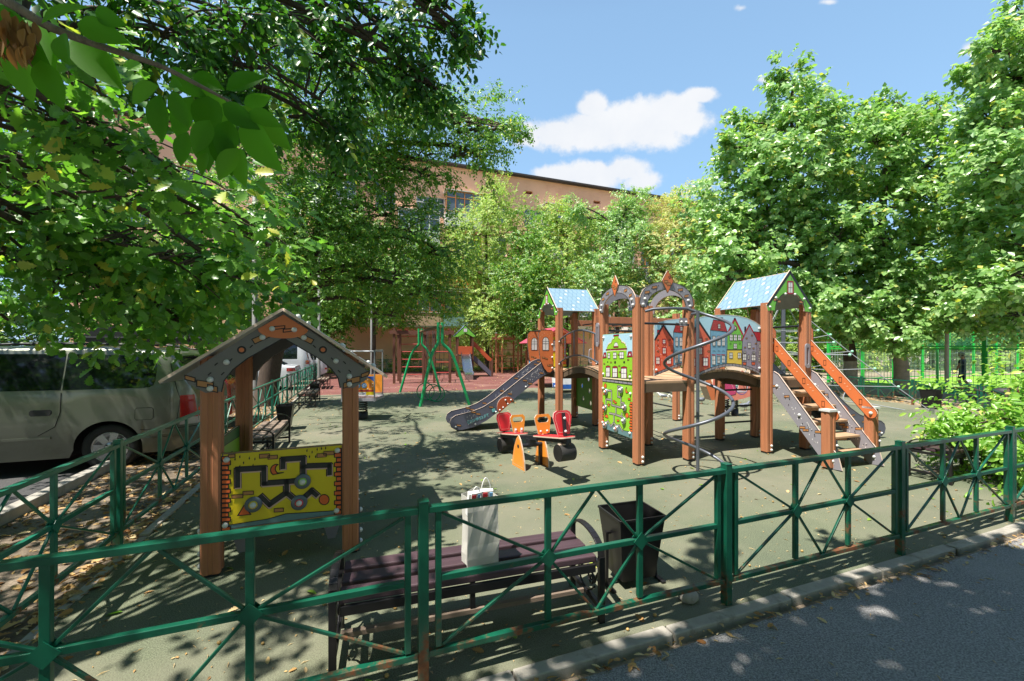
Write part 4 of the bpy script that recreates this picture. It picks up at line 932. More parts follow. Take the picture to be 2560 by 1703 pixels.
# ---- spiral climbing pole
b = MB(); cx, cy, rr = .436, -.684, .41
pts = [(.06, -.075, 2.20), (.16, -.12, 2.23), (.30, -.23, 2.235)]
for k in range(0, 100):
    ph_ = -5 + k * 8.7
    if ph_ > 864: break
    z = 2.235 if ph_ < 20 else 2.235 - .93 * (ph_ - 20) / 360 * 1.0 - .0 * ph_
    z = max(z * (864 - 20) / (864 - 20), .0); pts.append((cx + rr * math.sin(math.radians(ph_)), cy + rr * math.cos(math.radians(ph_)), max(.0, 2.235 - 2.235 * max(0, ph_ - 20) / 844)))
b.tube(pts, .021, 10); b.build('spiral_tube', STEEL, ps)
b = MB(); b.tube([(cx, cy, 0), (cx, cy, 2.17)], .021, 10); b.tube([(TWX - .02, -.075, 2.12), (cx, cy + .1, 2.13), (cx, cy, 2.13)], .019, 8); b.tube([(cx, cy, 2.14), (cx + .25, cy + .33, 2.17)], .015, 8); b.build('centre_pole', STEEL, ps)
# ---- bars, handles, climbing wall, overhead ladder
def barpart(name, p, q, r_=.016, m=DSTEEL, n=8):
    b = MB(); b.tube([p, q], r_, n); return b.build(name, m, ps)
barpart('cross_bar', (.06, -.075, 2.03), (TWX - .06, -.075, 2.02)); barpart('cross_bar', (.06, TWY + .05, 1.97), (TWX, TWY + .05, 1.97))
for z in (.3, .6, .9): barpart('ladder_rung', (RX0 + .06, 1.0, z), (RX1 - .06, 1.0, z), .017)
b = MB(); b.plate(frame((TWX - .16, -.09, 2.0), (1, 0, 0), (0, 0, 1)), rrect(-.07, 0, .07, .12, .02), .012, 0); bolt(b, (TWX - .2, -.095, 2.06), (0, -1, 0), .018, 1); bolt(b, (TWX - .12, -.095, 2.06), (0, -1, 0), .018, 1); b.build('bar_plate', [GREYP, CAP], ps)
for x, y, z in ((-.03, TWY - .16 + .22, 1.9), (RX0 + .77, -.09, 1.55)):
    b = MB(); b.plate(frame((x, y, z), (1, 0, 0), (0, 0, 1)) if y < 0 else frame((x - .06, y, z), (0, -1, 0), (0, 0, 1)), rrect(-.05, -.2, .05, .2, .045), .02, 0, 0, holes=[rrect(-.02, -.14, .02, .14, .018)]); b.build('grip_plate', GREYP, ps)
b = MB(); hol = [circ(x, z, .045, 12, .055) for x, z in ((.2, .15), (.55, .22), (.25, .42), (.62, .5), (.3, .68), (.68, .74))]
b.plate(frame((TWX + .03, LY0 + .07, .3), (0, 1, 0), (0, 0, 1)), rect(0, 0, LY1 - LY0 - .14, .86), .02, 0, 1, holes=hol); b.build('climbing_wall', [mat('wall_green', '#4f8a24', .5), EDGE], ps)
mm2, mj = pal(base=YEL, edge=EDGE, k=BLACK, o=BRICKO, g=GLASSP, r=MAROON, b=BRICKB); b = MB(); M = frame((.06, LY1 - .05, 1.24), (1, 0, 0), (0, 0, 1)); b.plate(M, rect(0, 0, .56, .80), .018, 0, 1); a = Art(b, M, lambda x, y: (x, y), mj)
a.poly(rect(0, .7, .56, .8), 'o', 1); a.window(.12, .36, .34, .62, 'r', .02)
for i in range(7): a.both(rect(.47 - (i % 2) * .02, .05 + i * .09, .558, .12 + i * .09), 'o', 2, .006)
b.build('window_panel', mm2, ps)
MX = 2.92
for y in (LY0, LY1): lpost(MX, y, 2.47)
for y in (LY0, LY1):
    b = MB(); b.box(((TWX + MX) / 2, y + (-.085 if y == LY0 else .085), 2.28), (MX - TWX + .12, .04, .14)); b.build('overhead_beam', POST, ps, bevel=.004)
for i in range(7): x = TWX + .25 + i * .27; barpart('overhead_rung', (x, LY0 - .06, 2.24), (x, LY1 + .06, 2.24), .016)
for z in (.3, .62, .94): barpart('ladder_rung', (MX, LY0 + .06, z), (MX, LY1 - .06, z), .017)
for y in (LY0 + .05, ): 
    b = MB(); b.tube(smooth_path([(TWX - .075, y, 1.35), (TWX - .13, y, 1.38), (TWX - .13, y, 1.62), (TWX - .075, y, 1.65)], 5), .013, 6, 0); b.build('grab_handle', GREYP, ps)

# ------------------------------------------------------------------ seesaw
E = Vector((.439, -.898, 0)); sw = thing('seesaw', 'toddler seesaw with red backrests and orange handle boards', 'seesaw', (.265, 5.865, 0), math.atan2(E.y, E.x))
sl_ = math.atan(.155); zp = .405
R_ = lambda s, h: Vector((s * math.cos(sl_) - h * math.sin(sl_), 0, zp + s * math.sin(sl_) + h * math.cos(sl_)))
b = MB(); b.bar(R_(-.98, 0), R_(.98, 0), .07, .06); b.build('beam', DSTEEL, sw, bevel=.004)
for s in (-1, 1):
    b = MB(); X = (R_(1, 0) - R_(0, 0)); nz = R_(0, 1) - R_(0, 0); Ms = frame(R_(s * .62, .046), X, (0, 1, 0), nz)
    b.plate(Ms, rrect(-.38, -.11, .38, .11, .05), .016, 0, 1); b.build('seat_board', [DRED, EDGE], sw)
    # backrest at the outer end, handle board inboard
    bk_ = [(-.085, 0), (.085, 0), (.12, .15), (.135, .21), (.12, .27), (.075, .295), (-.075, .295), (-.12, .27), (-.135, .21), (-.12, .15)]
    Mb = frame(R_(s * .87, .07), (0, 1, 0), nz); b = MB(); b.plate(Mb @ Matrix.Translation((0, 0, .009)), bk_, .018, 0, 1)
    for sg in (.0095, -.0095): b.stroke(Mb @ Matrix.Translation((0, 0, sg)), [(x * .8, .03 + z * .82) for x, z in bk_], .004, .0006 * (1 if sg > 0 else -1), 2, True)
    b.build('backrest', [DRED, mat('pink_edge', '#e6a9a4', .5), mat('pale_line', '#f0b9a6', .5)], sw)
    b = MB(); b.bar(R_(s * .905, -.06), R_(s * .905, .335), .045, .03, 0, (0, 1, 0))
    for h in (.11, .27): bolt(b, R_(s * .922, h), X * s, .018, 1)
    b.build('back_post', [DSTEEL, CAP], sw, bevel=.003)
    hd = [(-.085, 0), (.085, 0), (.12, .17), (.125, .22), (.09, .26), (-.09, .26), (-.125, .22), (-.12, .17)]
    Mh = frame(R_(s * .38, .065), (0, 1, 0), nz); b = MB(); b.plate(Mh @ Matrix.Translation((0, 0, .009)), hd, .018, 0, 1, holes=[rrect(-.085, .15, .085, .225, .035)])
    for y in (-.05, .05): b.box(R_(s * .38 - s * .014, .09) + Vector((0, y, 0)), (.012, .035, .07), 2); bolt(b, R_(s * .38 - s * .022, .1) + Vector((0, y, 0)), -X * s, .015, 2); bolt(b, R_(s * .38 + s * .012, .1) + Vector((0, y, 0)), X * s, .015, 2)
    b.build('handle_board', [SEATO, EDGE, CAP], sw)
    b = MB(); c = R_(s * .87, -.145); My = frame(c + Vector((0, -.105, 0)), (1, 0, 0), (0, 0, -1)); prof = [(.105, 0), (.105, .21), (.088, .21), (.088, 0), (.105, 0)]; b.lathe(prof, My, 22, 0)
    b.box(R_(s * .89, -.04), (.07, .07, .07), 1); b.box(R_(s * .9, -.052) + Vector((0, -.06, .01)), (.05, .08, .014), 2); b.build('tyre_buffer', [RUBBERB, DSTEEL, EDGE], sw)
    # leaf-shaped side leg
    lf = [(-.19, 0), (.19, 0), (.175, .12), (.13, .27), (.06, .4), (0, .455), (-.06, .4), (-.13, .27), (-.175, .12)]; lf = [(x, max(0, z)) for x, z in lf]
    Ml = frame((0, s * .19, 0), (1, 0, 0), (0, 0, 1)); b = MB(); b.plate(Ml @ Matrix.Translation((0, 0, .009)), lf, .018, 0, 1)
    for sg in (.0095, -.0095): b.stroke(Ml @ Matrix.Translation((0, 0, sg)), [(x * .82, .03 + z * .88) for x, z in lf], .004, .0006 * (1 if sg > 0 else -1), 2, True)
    b.box((0, s * .16, .14), (.05, .04, .28), 3); b.build('side_leg', [SEATO, EDGE, MATS['pale_line'], DSTEEL], sw)
b = MB(); b.tube([(0, -.2, .3), (0, .2, .3)], .028, 10); b.box((0, 0, .345), (.12, .1, .09)); b.build('axle', DSTEEL, sw)

# ------------------------------------------------------------------ green swing frame with coiled hoops
SWG = mat('swing_green', (.012, .30, .10, 1), .35, var=.12)
sg = thing('swing_frame', 'bright green tubular swing frame without seats at the red rubber edge', 'swing frame', (-2.7, 13.8, 0)); o0 = Vector((-2.7, 13.8, 0))
tops = []
for f1, f2, tp_ in (((-2.62, 11.77), (-1.25, 12.1), (-2.08, 11.95)), ((-4.24, 15.6), (-2.76, 15.9), (-3.5, 15.75))):
    t = Vector((*tp_, 2.42)) - o0; tops.append(t)
    for s, f in ((-1, f1), (1, f2)):
        ft = Vector((*f, 0)) - o0; d = Vector((s * .055, s * .02, 0)); b = MB()
        b.tube(smooth_path([t + d, t + d * 1.05 + Vector((0, 0, -.45)), t + d * 1.3 + Vector((0, 0, -.62)) + (ft - t) * .0, t + (ft - t) * .42 + d * .5, ft], 5), .045, 10); b.build('leg', SWG, sg)
b = MB(); dd = (tops[1] - tops[0]).normalized() * .35; b.tube([tops[0] - dd * .2 + Vector((0, 0, -.12)), tops[1] + dd * .2 + Vector((0, 0, -.12))], .045, 10); b.build('top_bar', mat('wrapped_bar', '#6e5c3f', .7, var=.25), sg)
b = MB()
for k, (t, l) in enumerate(((.25, .8), (.32, .8), (.55, .9), (.62, .9))):
    p = tops[0] + (tops[1] - tops[0]) * t + Vector((0, 0, -.15)); b.tube([p, p + Vector((0, 0, -l))], .008, 5)
b.build('chain', mat('chain_steel', '#8d9096', .4, metal=.8), sg)
for i, (px, py, d, r_, tl) in enumerate(((1064, 946, 13.2, .27, .25), (1082, 948, 13.0, .26, -.2), (1092, 951, 12.8, .24, .35))):
    c = C(px, py, d); b = MB(); b.tube([(r_ * math.cos(a), 0, r_ * math.sin(a)) for a in np.linspace(0, 2 * math.pi, 29)[:-1]], .016, 7, 0, True)
    o = b.build('hoop', SWG); o.location = c - Vector((0, 0, c.z - r_ - .016)); o.rotation_euler = (0, 0, tl)
    tag(o, ('green hoop standing leftmost under the swing frame', 'middle green hoop under the swing frame', 'small green hoop nearest the front swing leg')[i], 'hoop', 'green hoops under the swing')
# ------------------------------------------------------------------ parked cars
def paint(name, c, metal=.0, rough=.25, dust=None): return mat(name, c, rough, metal, var=.05, vs=2., coat=.7, dirt=dust, dirt_s=2.2, dirt_lo=.5, dirt_hi=.9)
GLASS = mat('car_glass', (.006, .008, .010, 1), .04, var=.0, spec=.8)
TYRE = mat('tyre_rubber', (.018, .018, .018, 1), .75, var=.2)
RIM = mat('alloy_rim', '#a9abad', .25, metal=.9, var=.08)
WELL = mat('wheel_well', (.008, .008, .008, 1), .9, var=0)
TAILR = mat('tail_lamp_red', (.42, .012, .015, 1), .12, var=.1, coat=1.)
TAILC = mat('tail_lamp_clear', '#b9a9a2', .12, var=.1, coat=1.)
TAILO = mat('tail_lamp_orange', (.7, .16, .02, 1), .12, coat=1.)
TRIM = mat('dark_trim', (.02, .02, .021, 1), .5)
def car(name, label, cat, group, paintm, Lc, Wc, H, zt, belt, wheels, wr, glass_top, win, pillars, plan_r=.25, floor=.22, tumble=.20, spokes=7):
    """zt: (x, z) outline of hood, roof and tail from the tail (x = 0); x grows to the front"""
    root = thing(name, label, cat, (0, 0, 0), 0, group); xs = set(np.round(np.arange(0, Lc + .001, .05), 3)); xs |= {.012, .03, .07, Lc - .012, Lc - .03}
    for wx in wheels:
        for k in range(25): xs.add(round(wx + (wr + .055) * math.cos(math.pi * k / 24), 3))
    for x, _ in zt: xs.add(round(x, 3))
    for a, c in win + pillars: xs |= {round(a, 3), round(c, 3)}
    xs = [x for x in sorted(xs) if 0 <= x <= Lc]; zx, zz = [p[0] for p in zt], [p[1] for p in zt]; hw = Wc / 2
    def top(x): return float(np.interp(x, zx, zz))
    def bot(x):
        z = floor + (.12 * max(0, 1 - x / .3)) + (.06 * max(0, 1 - (Lc - x) / .4))
        for wx in wheels:
            if abs(x - wx) < wr + .055: z = max(z, wr + math.sqrt(max(0, (wr + .055) ** 2 - (x - wx) ** 2)))
        return z
    def plan(x):
        f = 1.
        if x < plan_r * 1.4: f -= .16 * (1 - x / (plan_r * 1.4)) ** 2
        if x > Lc - .9: f -= .20 * (1 - (Lc - x) / .9) ** 2
        return f
    def sy(x, z):
        k = 1 - .06 * max(0, (.5 - z) / .4) - .025 * max(0, (z - .6) / (belt - .6)) if z < belt else .975 - tumble * (z - belt) / (H - belt)
        return hw * plan(x) * k
    NR = 12; rows = []
    for x in xs:
        t, bz = top(x), bot(x); bz = min(bz, t - .05); be = min(belt, t - .02); ring = []
        for i in range(6): z = bz + (be - bz) * i / 5; ring.append((sy(x, z), z))
        for i in range(1, 4): z = be + (t - .05 - be) * i / 3 if t - .05 > be else be + .004 * i; ring.append((sy(x, z), z))
        yr = sy(x, max(be, t - .04)); ring += [(yr * .965, max(be + .01, t - .016)), (yr * .86, t), (yr * .45, t + .012), (0, t + .016)]
        rows.append(ring)
    n = len(rows[0]); vs, fs, ms = [], [], []
    for s in (1, -1):
        o = len(vs)
        for x, ring in zip(xs, rows): vs += [(x, s * y, z) for y, z in ring]
        for i in range(len(xs) - 1):
            xm = (xs[i] + xs[i + 1]) / 2
            for j in range(n - 1):
                m = 0
                if 5 <= j <= 7 and any(a < xm < c for a, c in win) and not any(a < xm < c for a, c in pillars) and top(xm) > belt + .2: m = 1
                if j >= 10 and any(a < xm < c for a, c in glass_top): m = 1
                if j == 9 and any(a < xm < c for a, c in glass_top) : m = 0
                q = [o + i * n + j, o + (i + 1) * n + j, o + (i + 1) * n + j + 1, o + i * n + j + 1]
                fs.append(q if s > 0 else q[::-1]); ms.append(m)
    # ends
    m_ = len(xs) * n
    for i in (0, len(xs) - 1):
        for j in range(n - 1): q = [i * n + j, m_ + i * n + j, m_ + i * n + j + 1, i * n + j + 1]; fs.append(q if i else q[::-1]); ms.append(0)
    b = MB(); b.v = vs; b.f = fs; b.m = ms; b.sm = [True] * len(fs)
    body = b.build('body', [paintm, GLASS], root)
    es = body.modifiers.new('edge', 'EDGE_SPLIT'); es.split_angle = .7
    b = MB(); b.box((Lc / 2, 0, .42), (Lc - .5, Wc * .72, .4)); b.build('underbody', WELL, root)
    for wx in wheels:
        for s in (1, -1):
            M = frame((wx, s * (hw - .055), wr), (1, 0, 0), (0, 0, 1) if s < 0 else (0, 0, -1)); b = MB(); k = wr
            b.lathe([(k * .62, -.2), (k * .94, -.2), (k, -.17), (k, -.03), (k * .95, 0), (k * .68, .004), (k * .655, -.02)], M, 32)
            w = b.build('wheel', TYRE, root); b = MB()
            b.lathe([(k * .66, -.02), (k * .65, .0), (k * .6, -.025), (k * .58, -.09), (1e-4, -.1)], M, 32)
            for q in range(spokes):
                a = 2 * math.pi * q / spokes; d = Vector((math.cos(a), math.sin(a), 0)); e = Vector((-d.y, d.x, 0)); w0, w1 = k * .10, k * .15
                P = [d * k * .12 - e * w0, d * k * .12 + e * w0, d * k * .62 + e * w1, d * k * .62 - e * w1]
                b.add([M @ (p + Vector((0, 0, -.012 if i < 2 else -.018))) for i, p in enumerate(P)] + [M @ (p + Vector((0, 0, -.07))) for p in P], [(0, 1, 2, 3), (4, 5, 1, 0), (1, 5, 6, 2), (3, 2, 6, 7), (0, 3, 7, 4)])
            b.lathe([(k * .22, -.06), (k * .22, -.008), (k * .1, -.004), (1e-4, -.004)], M, 20)
            for q in range(5): a = 2 * math.pi * (q + .5) / 5; b.ball(M @ Vector((k * .155 * math.cos(a), k * .155 * math.sin(a), -.004)), .012, 1, 6)
            b.build('rim', [RIM, WELL], w)
    def patch(nm, poly, mm, off=.004, side=1, parent=None, seg=.06):
        """thin piece following the body side; poly in (x, z)"""
        b = MB(); P = []
        for p, q in zip(poly, poly[1:] + poly[:1]):
            k = max(1, int(math.dist(p, q) / seg)); P += [(p[0] + (q[0] - p[0]) * t / k, p[1] + (q[1] - p[1]) * t / k) for t in range(k)]
        tr = geometry.tessellate_polygon([[Vector((x, z, 0)) for x, z in P]]); a = [(x, side * (sy(x, z) + off), z) for x, z in P]; c = [(x, side * (sy(x, z) - .01), z) for x, z in P]; k = len(P)
        b.add(a + c, [tuple(t) for t in tr] + [(i, (i + 1) % k, k + (i + 1) % k, k + i) for i in range(k)], 0); return b.build(nm, mm, parent or root)
    def line(nm, pts, wd, mm, off=.003, side=1):
        b = MB(); P = []
        for p, q in zip(pts, pts[1:]):
            k = max(1, int(math.dist(p, q) / .06)); P += [(p[0] + (q[0] - p[0]) * t / k, p[1] + (q[1] - p[1]) * t / k) for t in range(k)]
        P.append(pts[-1]); b.tube([(x, side * (sy(x, z) + off), z) for x, z in P], wd, 5); return b.build(nm, mm, root)
    def lamp(nm, z0, z1, x1, yin, mats, split=None, side=1, out=.01):
        """tail lamp wrapped round the rear corner; mats lower / upper when split"""
        b = MB(); zs = [z0, z1] if split is None else [z0, split, z1]
        for k, (za, zb) in enumerate(zip(zs, zs[1:])):
            path = [(x1 * t, None) for t in (1., .7, .45, .25, .1, .02)]; pa = []
            for x, _ in path: pa.append((x - out * .3, 1.))
            cols = []
            for z in (za, zb):
                xr = next((x for x in np.arange(0, .6, .01) if top(x) > z + .02), 0)
                col = [(xr + (x1 - xr) * t, side * (sy(xr + (x1 - xr) * t, z) + out), z) for t in (1., .75, .5, .3, .15, .05)]
                col.append((xr - out, side * (sy(xr, z) - .02), z)); col.append((xr - out * 1.3, side * (sy(xr, z) - (yin * .6)), z)); col.append((xr - out * 1.1, side * (sy(xr, z) - yin), z)); cols.append(col)
            m = len(cols[0]); b.add(cols[0] + cols[1], [(i, i + 1, m + i + 1, m + i) for i in range(m - 1)], k, True)
        return b.build(nm, mats, root)
    return root, body, patch, line, lamp, top, sy
def park(root, near_rear, rz=None):
    """put the car with its near rear corner at the spot, nose away from the fence"""
    fwd = -U; root.rotation_euler.z = math.atan2(fwd.y, fwd.x); root.location = Vector(near_rear)
ROADZ = -.05
def place(root, Wc, corner):
    fwd = -U; left = Vector((0, 0, 1)).cross(fwd); c = Vector((*corner, ROADZ)) - left * Wc / 2
    root.rotation_euler.z = math.atan2(fwd.y, fwd.x); root.location = c
G_ = 'cars parked along the fence'
# silver minivan
SILVER = paint('silver_paint', '#74776c', .75, .3, dust='#625f4e')
van, vb, patch, line, lamp, top, sy = car('minivan', 'silver minivan with dark windows and red tail lamp behind the playhouse', 'minivan', G_, SILVER, 4.78, 1.79, 1.74, [(0, .66), (.03, 1.02), (.07, 1.12), (.30, 1.60), (.42, 1.69), (1.2, 1.745), (2.6, 1.74), (3.05, 1.64), (3.75, 1.08), (4.6, .84), (4.74, .62), (4.78, .5)], 1.14, (1.02, 3.84), .325, [(.09, .29), (3.1, 3.7)], [], [], tumble=.17, spokes=7)
for wp in ([(.52, 1.19), (.50, 1.26), (.50, 1.48), (.56, 1.58), (.68, 1.62), (1.515, 1.645), (1.515, 1.155), (.66, 1.155), (.56, 1.165)], [(1.535, 1.155), (1.535, 1.645), (2.58, 1.65), (2.62, 1.16)], [(2.66, 1.16), (2.64, 1.65), (2.95, 1.62), (3.45, 1.3), (3.5, 1.17)]):
    patch('side_window', wp, GLASS, .004); patch('side_window', wp, GLASS, .004, -1)
place(van, 1.79, (-4.70, 6.12))
for s in (1, -1): lamp('tail_lamp', .60, 1.03, .20, .22, [TAILC, TAILR], .70, s)
line('door_seam', [(1.525, 1.12), (1.53, .85), (1.58, .66), (1.75, .55)], .004, WELL); line('tailgate_seam', [(.20, .50), (.24, .62), (.20, .98), (.34, 1.5)], .004, WELL); line('bumper_seam', [(.02, .56), (.66, .56)], .004, WELL)
patch('fuel_flap', [(.53, .70), (.70, .70), (.72, .72), (.72, .85), (.70, .87), (.53, .87), (.51, .85), (.51, .72)], SILVER, .003); line('flap_seam', [(.53, .70), (.70, .70), (.72, .72), (.72, .85), (.70, .87), (.53, .87), (.51, .85), (.51, .72), (.53, .70)], .003, WELL)
patch('door_handle', [(1.62, .84), (1.64, .815), (1.82, .815), (1.84, .84), (1.84, .875), (1.82, .895), (1.64, .895), (1.62, .875)], TRIM, .012)
patch('side_moulding', [(.06, .44), (.62, .44), (.66, .46), (.62, .485), (.06, .485)], SILVER, .014); patch('side_moulding', [(1.62, .50), (3.2, .50), (3.2, .53), (1.62, .53)], SILVER, .012)
for s in (1, -1):
    b = MB(); b.tube(smooth_path([(.55, s * .62, 1.70), (.7, s * .63, 1.755), (1.2, s * .64, 1.785), (2.2, s * .64, 1.78), (2.5, s * .63, 1.73)], 5), .018, 8); b.build('roof_rail', TRIM, van)
b = MB(); b.tube([(.95, .66, 1.80), (.95, -.66, 1.80)], .018, 8); b.tube([(1.95, .66, 1.80), (1.95, -.66, 1.80)], .018, 8); b.build('cross_bar', INOX, van)
b = MB(); b.box((-.035, 0, .88), (.012, .52, .12)); b.build('number_plate', WHITE, van)
# red hatchback beyond it, with a roof box
REDC = paint('red_car_paint', '#8d1d12', .25, .25)
red, rb, patch, line, lamp, top, sy = car('hatchback', 'dark red hatchback with a white number plate seen between the playhouse posts', 'hatchback', G_, REDC, 4.3, 1.78, 1.66, [(0, .62), (.03, .95), (.08, 1.02), (.36, 1.5), (.55, 1.62), (1.4, 1.66), (2.4, 1.64), (3.1, 1.10), (4.1, .86), (4.3, .55)], 1.0, (.78, 3.45), .32, [(.12, .36), (2.45, 3.05)], [(.6, 3.0)], [(1.45, 1.53)])
place(red, 1.78, (-5.85, 8.55))
for s in (1, -1): lamp('tail_lamp', .72, 1.02, .2, .2, [TAILR], None, s)
b = MB(); b.box((-.03, 0, .80), (.012, .52, .115)); b.box((-.038, .21, .80), (.004, .06, .09), 1)
for k in range(6): b.box((-.038, .12 - k * .065, .80), (.004, .03, .06), 2)
b.box((-.03, 0, .875), (.03, .6, .03), 3); b.build('number_plate', [WHITE, mat('plate_blue', '#3d6fa8', .5), TRIM, INOX], red)
for s in (1, -1):
    b = MB(); b.tube(smooth_path([(.75, s * .58, 1.64), (.9, s * .58, 1.70), (2.2, s * .58, 1.70), (2.35, s * .58, 1.64)], 4), .016, 6); b.build('roof_rail', TRIM, red)
rbx = thing('roof_box', 'black roof box strapped on top of the red hatchback', 'roof box', red.location + Vector((0, 0, 0)), red.rotation_euler.z)
b = MB(); prof = [(.30, 1.80), (.25, 1.90), (.32, 2.16), (.6, 2.25), (1.5, 2.24), (2.3, 2.12), (2.55, 1.96), (2.45, 1.84)]
b.plate(frame((0, .36, 0), (1, 0, 0), (0, 0, 1)) , prof, -.72, 0, 0) if 0 else b.plate(frame((0, -.36, 0), (1, 0, 0), (0, 0, 1)), prof, .72)
o = b.build('shell', mat('roof_box_black', (.03, .03, .032, 1), .35, var=.1), rbx, bevel=.05)
b = MB(); b.box((1.4, 0, 1.945), (2.28, .745, .014)); b.build('rim_strip', mat('roof_box_grey', '#77797c', .4), rbx)
rbx.location = red.location + Vector((.0, 0, .0)) + (-U) * .1
# white cars further on
WHITEC = paint('white_car_paint', '#c9ccd0', 0., .22)
sed, b_, patch, line, lamp, top, sy = car('sedan', 'white sedan with slim red tail lamp and alloy wheel', 'sedan', G_, WHITEC, 4.55, 1.8, 1.46, [(0, .55), (.02, .86), (.06, .98), (.42, 1.03), (1.12, 1.38), (1.7, 1.46), (2.4, 1.44), (3.2, .98), (4.3, .78), (4.5, .6), (4.55, .45)], .94, (.98, 3.62), .335, [(.46, 1.2), (2.45, 3.15)], [(.85, 3.05)], [(1.05, 1.12), (1.95, 2.03)], spokes=10)
place(sed, 1.8, (-8.62, 16.45))
for s in (1, -1): lamp('tail_lamp', .80, .93, .34, .34, [TAILR], None, s)
b = MB(); b.box((.0, .68, .5), (.02, .2, .035)); b.box((.0, -.68, .5), (.02, .2, .035)); b.build('reflector', TAILR, sed); line('door_seam', [(1.05, .92), (1.2, .6), (1.25, .3)], .004, WELL)
suv, b_, patch, line, lamp, top, sy = car('camper_van', 'tall white van with chrome rear ladder beyond the white sedan', 'van', G_, WHITEC, 4.6, 1.8, 2.02, [(0, .72), (.02, 1.10), (.06, 1.20), (.22, 1.88), (.34, 1.99), (1.4, 2.02), (3.3, 1.98), (4.1, 1.25), (4.45, 1.0), (4.6, .55)], 1.22, (.85, 3.4), .36, [(.08, .2), (3.4, 4.0)], [(.5, 3.6)], [(1.5, 1.58), (2.5, 2.6)], tumble=.12, floor=.3)
place(suv, 1.8, (-9.35, 19.0))
for s in (1, -1): lamp('tail_lamp', .98, 1.16, .16, .26, [TAILR, TAILO], 1.10, s)
b = MB()
for y in (-.28, -.52): b.tube(smooth_path([(-.05, y, .62), (-.08, y, .8), (-.06, y, 1.2), (.14, y, 1.96), (.34, y, 2.05)], 5), .016, 7)
for z, x in ((.8, -.08), (1.05, -.07), (1.3, -.03), (1.55, .03), (1.8, .1)): b.tube([(x, -.28, z), (x, -.52, z)], .012, 6)
b.build('ladder', INOX, suv)
b = MB(); M = frame((-.012, .45, 1.09), (0, -1, 0), (0, 0, 1)); lettering(b, M, 'DELICA', .09, 0, .012, .002); b.box((-.02, 0, .72), (.012, .5, .12), 1); b.build('badge', [TRIM, WHITE], suv)
wag, b_, patch, line, lamp, top, sy = car('station_wagon', 'white off-roader with a spare wheel on its rear door, last in the parked row', 'off-roader', G_, WHITEC, 4.4, 1.78, 1.78, [(0, .68), (.02, 1.05), (.06, 1.12), (.2, 1.65), (.34, 1.75), (1.4, 1.78), (2.7, 1.74), (3.3, 1.2), (4.3, 1.0), (4.4, .6)], 1.1, (.8, 3.4), .36, [(.09, .2), (2.75, 3.25)], [(.5, 2.9)], [(1.4, 1.5)], tumble=.13, floor=.3)
place(wag, 1.78, (-9.85, 21.9))
for s in (1, -1): lamp('tail_lamp', 1.2, 1.6, .3, .1, [TAILR, TAILO], 1.4, s); lamp('bumper_lamp', .58, .68, .1, .25, [TAILR], None, s)
b = MB(); b.lathe([(.1, 0), (.34, 0), (.36, .05), (.36, .17), (.3, .2), (1e-4, .2)], frame((-.02, -.55, .95), (0, -1, 0), (0, 0, 1)), 24); b.build('spare_wheel', TYRE, wag)

# grey poles by the parked cars
POLE = mat('grey_pole', '#6f6f6c', .6, var=.15)
for (x, y), h, r_, lab in (((-8.05, 12.9), 9.0, .085, 'tall grey lamp pole rising through the leaves behind the playhouse'), ((-8.2, 17.5), 6.5, .06, 'thin grey pole among the branches behind the playhouse roof'), ((-7.0, 20.5), 5.0, .05, 'slim light pole further along the parking fence')):
    p = thing('lamp_pole', lab, 'pole', (x, y, -.03), 0, 'grey poles along the parking'); b = MB(); b.lathe([(r_ * 1.3, 0), (r_ * 1.3, .5), (r_, .55), (r_ * .75, h), (1e-4, h)], Matrix(), 14); b.build('shaft', POLE, p)
    b = MB(); b.tube([(0, 0, h - .1), (.5, .2, h + .3), (1.3, .5, h + .4)], .03, 7); b.box((1.45, .56, h + .4), (.5, .2, .1)); b.build('lamp_arm', POLE, p)

# ------------------------------------------------------------------ apartment building
SALM = mat('salmon_plaster', '#f0b99a', .85, var=.07, vs=.5, bump=.3, bs=6., dirt='#dca084', dirt_s=.35, dirt_lo=.5, dirt_hi=.75)
WINF = mat('wood_window', '#b5713a', .6, var=.1); WINW = mat('white_window', '#d7d6d2', .5); PANE = mat('window_glass', (.10, .13, .16, 1), .05, var=.3, vs=.4, spec=.9)
bo = Vector((.7, 36, 0)); bd = thing('apartment_building', 'salmon pink apartment block with glazed balconies behind the trees', 'building', bo, math.atan2(U.y, U.x))
BH = 16.6
def wallwith(x0, x1, z0, z1, holes):
    b = MB(); M = frame((0, 0, 0), (1, 0, 0), (0, 0, 1)); b.plate(M, rect(x0, z0, x1, z1), .4, 0, 0, holes=[rect(*h) for h in holes]); return b.build('wall', SALM, bd)
wins = []
for row, z in enumerate((3.4, 6.5, 9.6, 12.3)):
    for k, s in enumerate(np.arange(-27.5, 27, 3.1)): wins.append((s, z, s + (1.5 if (k + row) % 3 else 2.3), z + 1.65))
vents = [(s, 15.22, s + .75, 15.5) for s in (-18, -8.8, .45, 7.4, 16.5)]
wallwith(-30, 30, 0, BH, wins + vents)
b = MB(); b.box((0, 6.2, BH / 2), (59.6, 11.2, BH - .2)); b.build('core', SALM, bd)
b = MB(); b.box((0, 5.8, BH + .06), (60.6, 12.6, .14)); b.build('roof_coping', mat('roof_tar', '#3a3433', .8), bd)
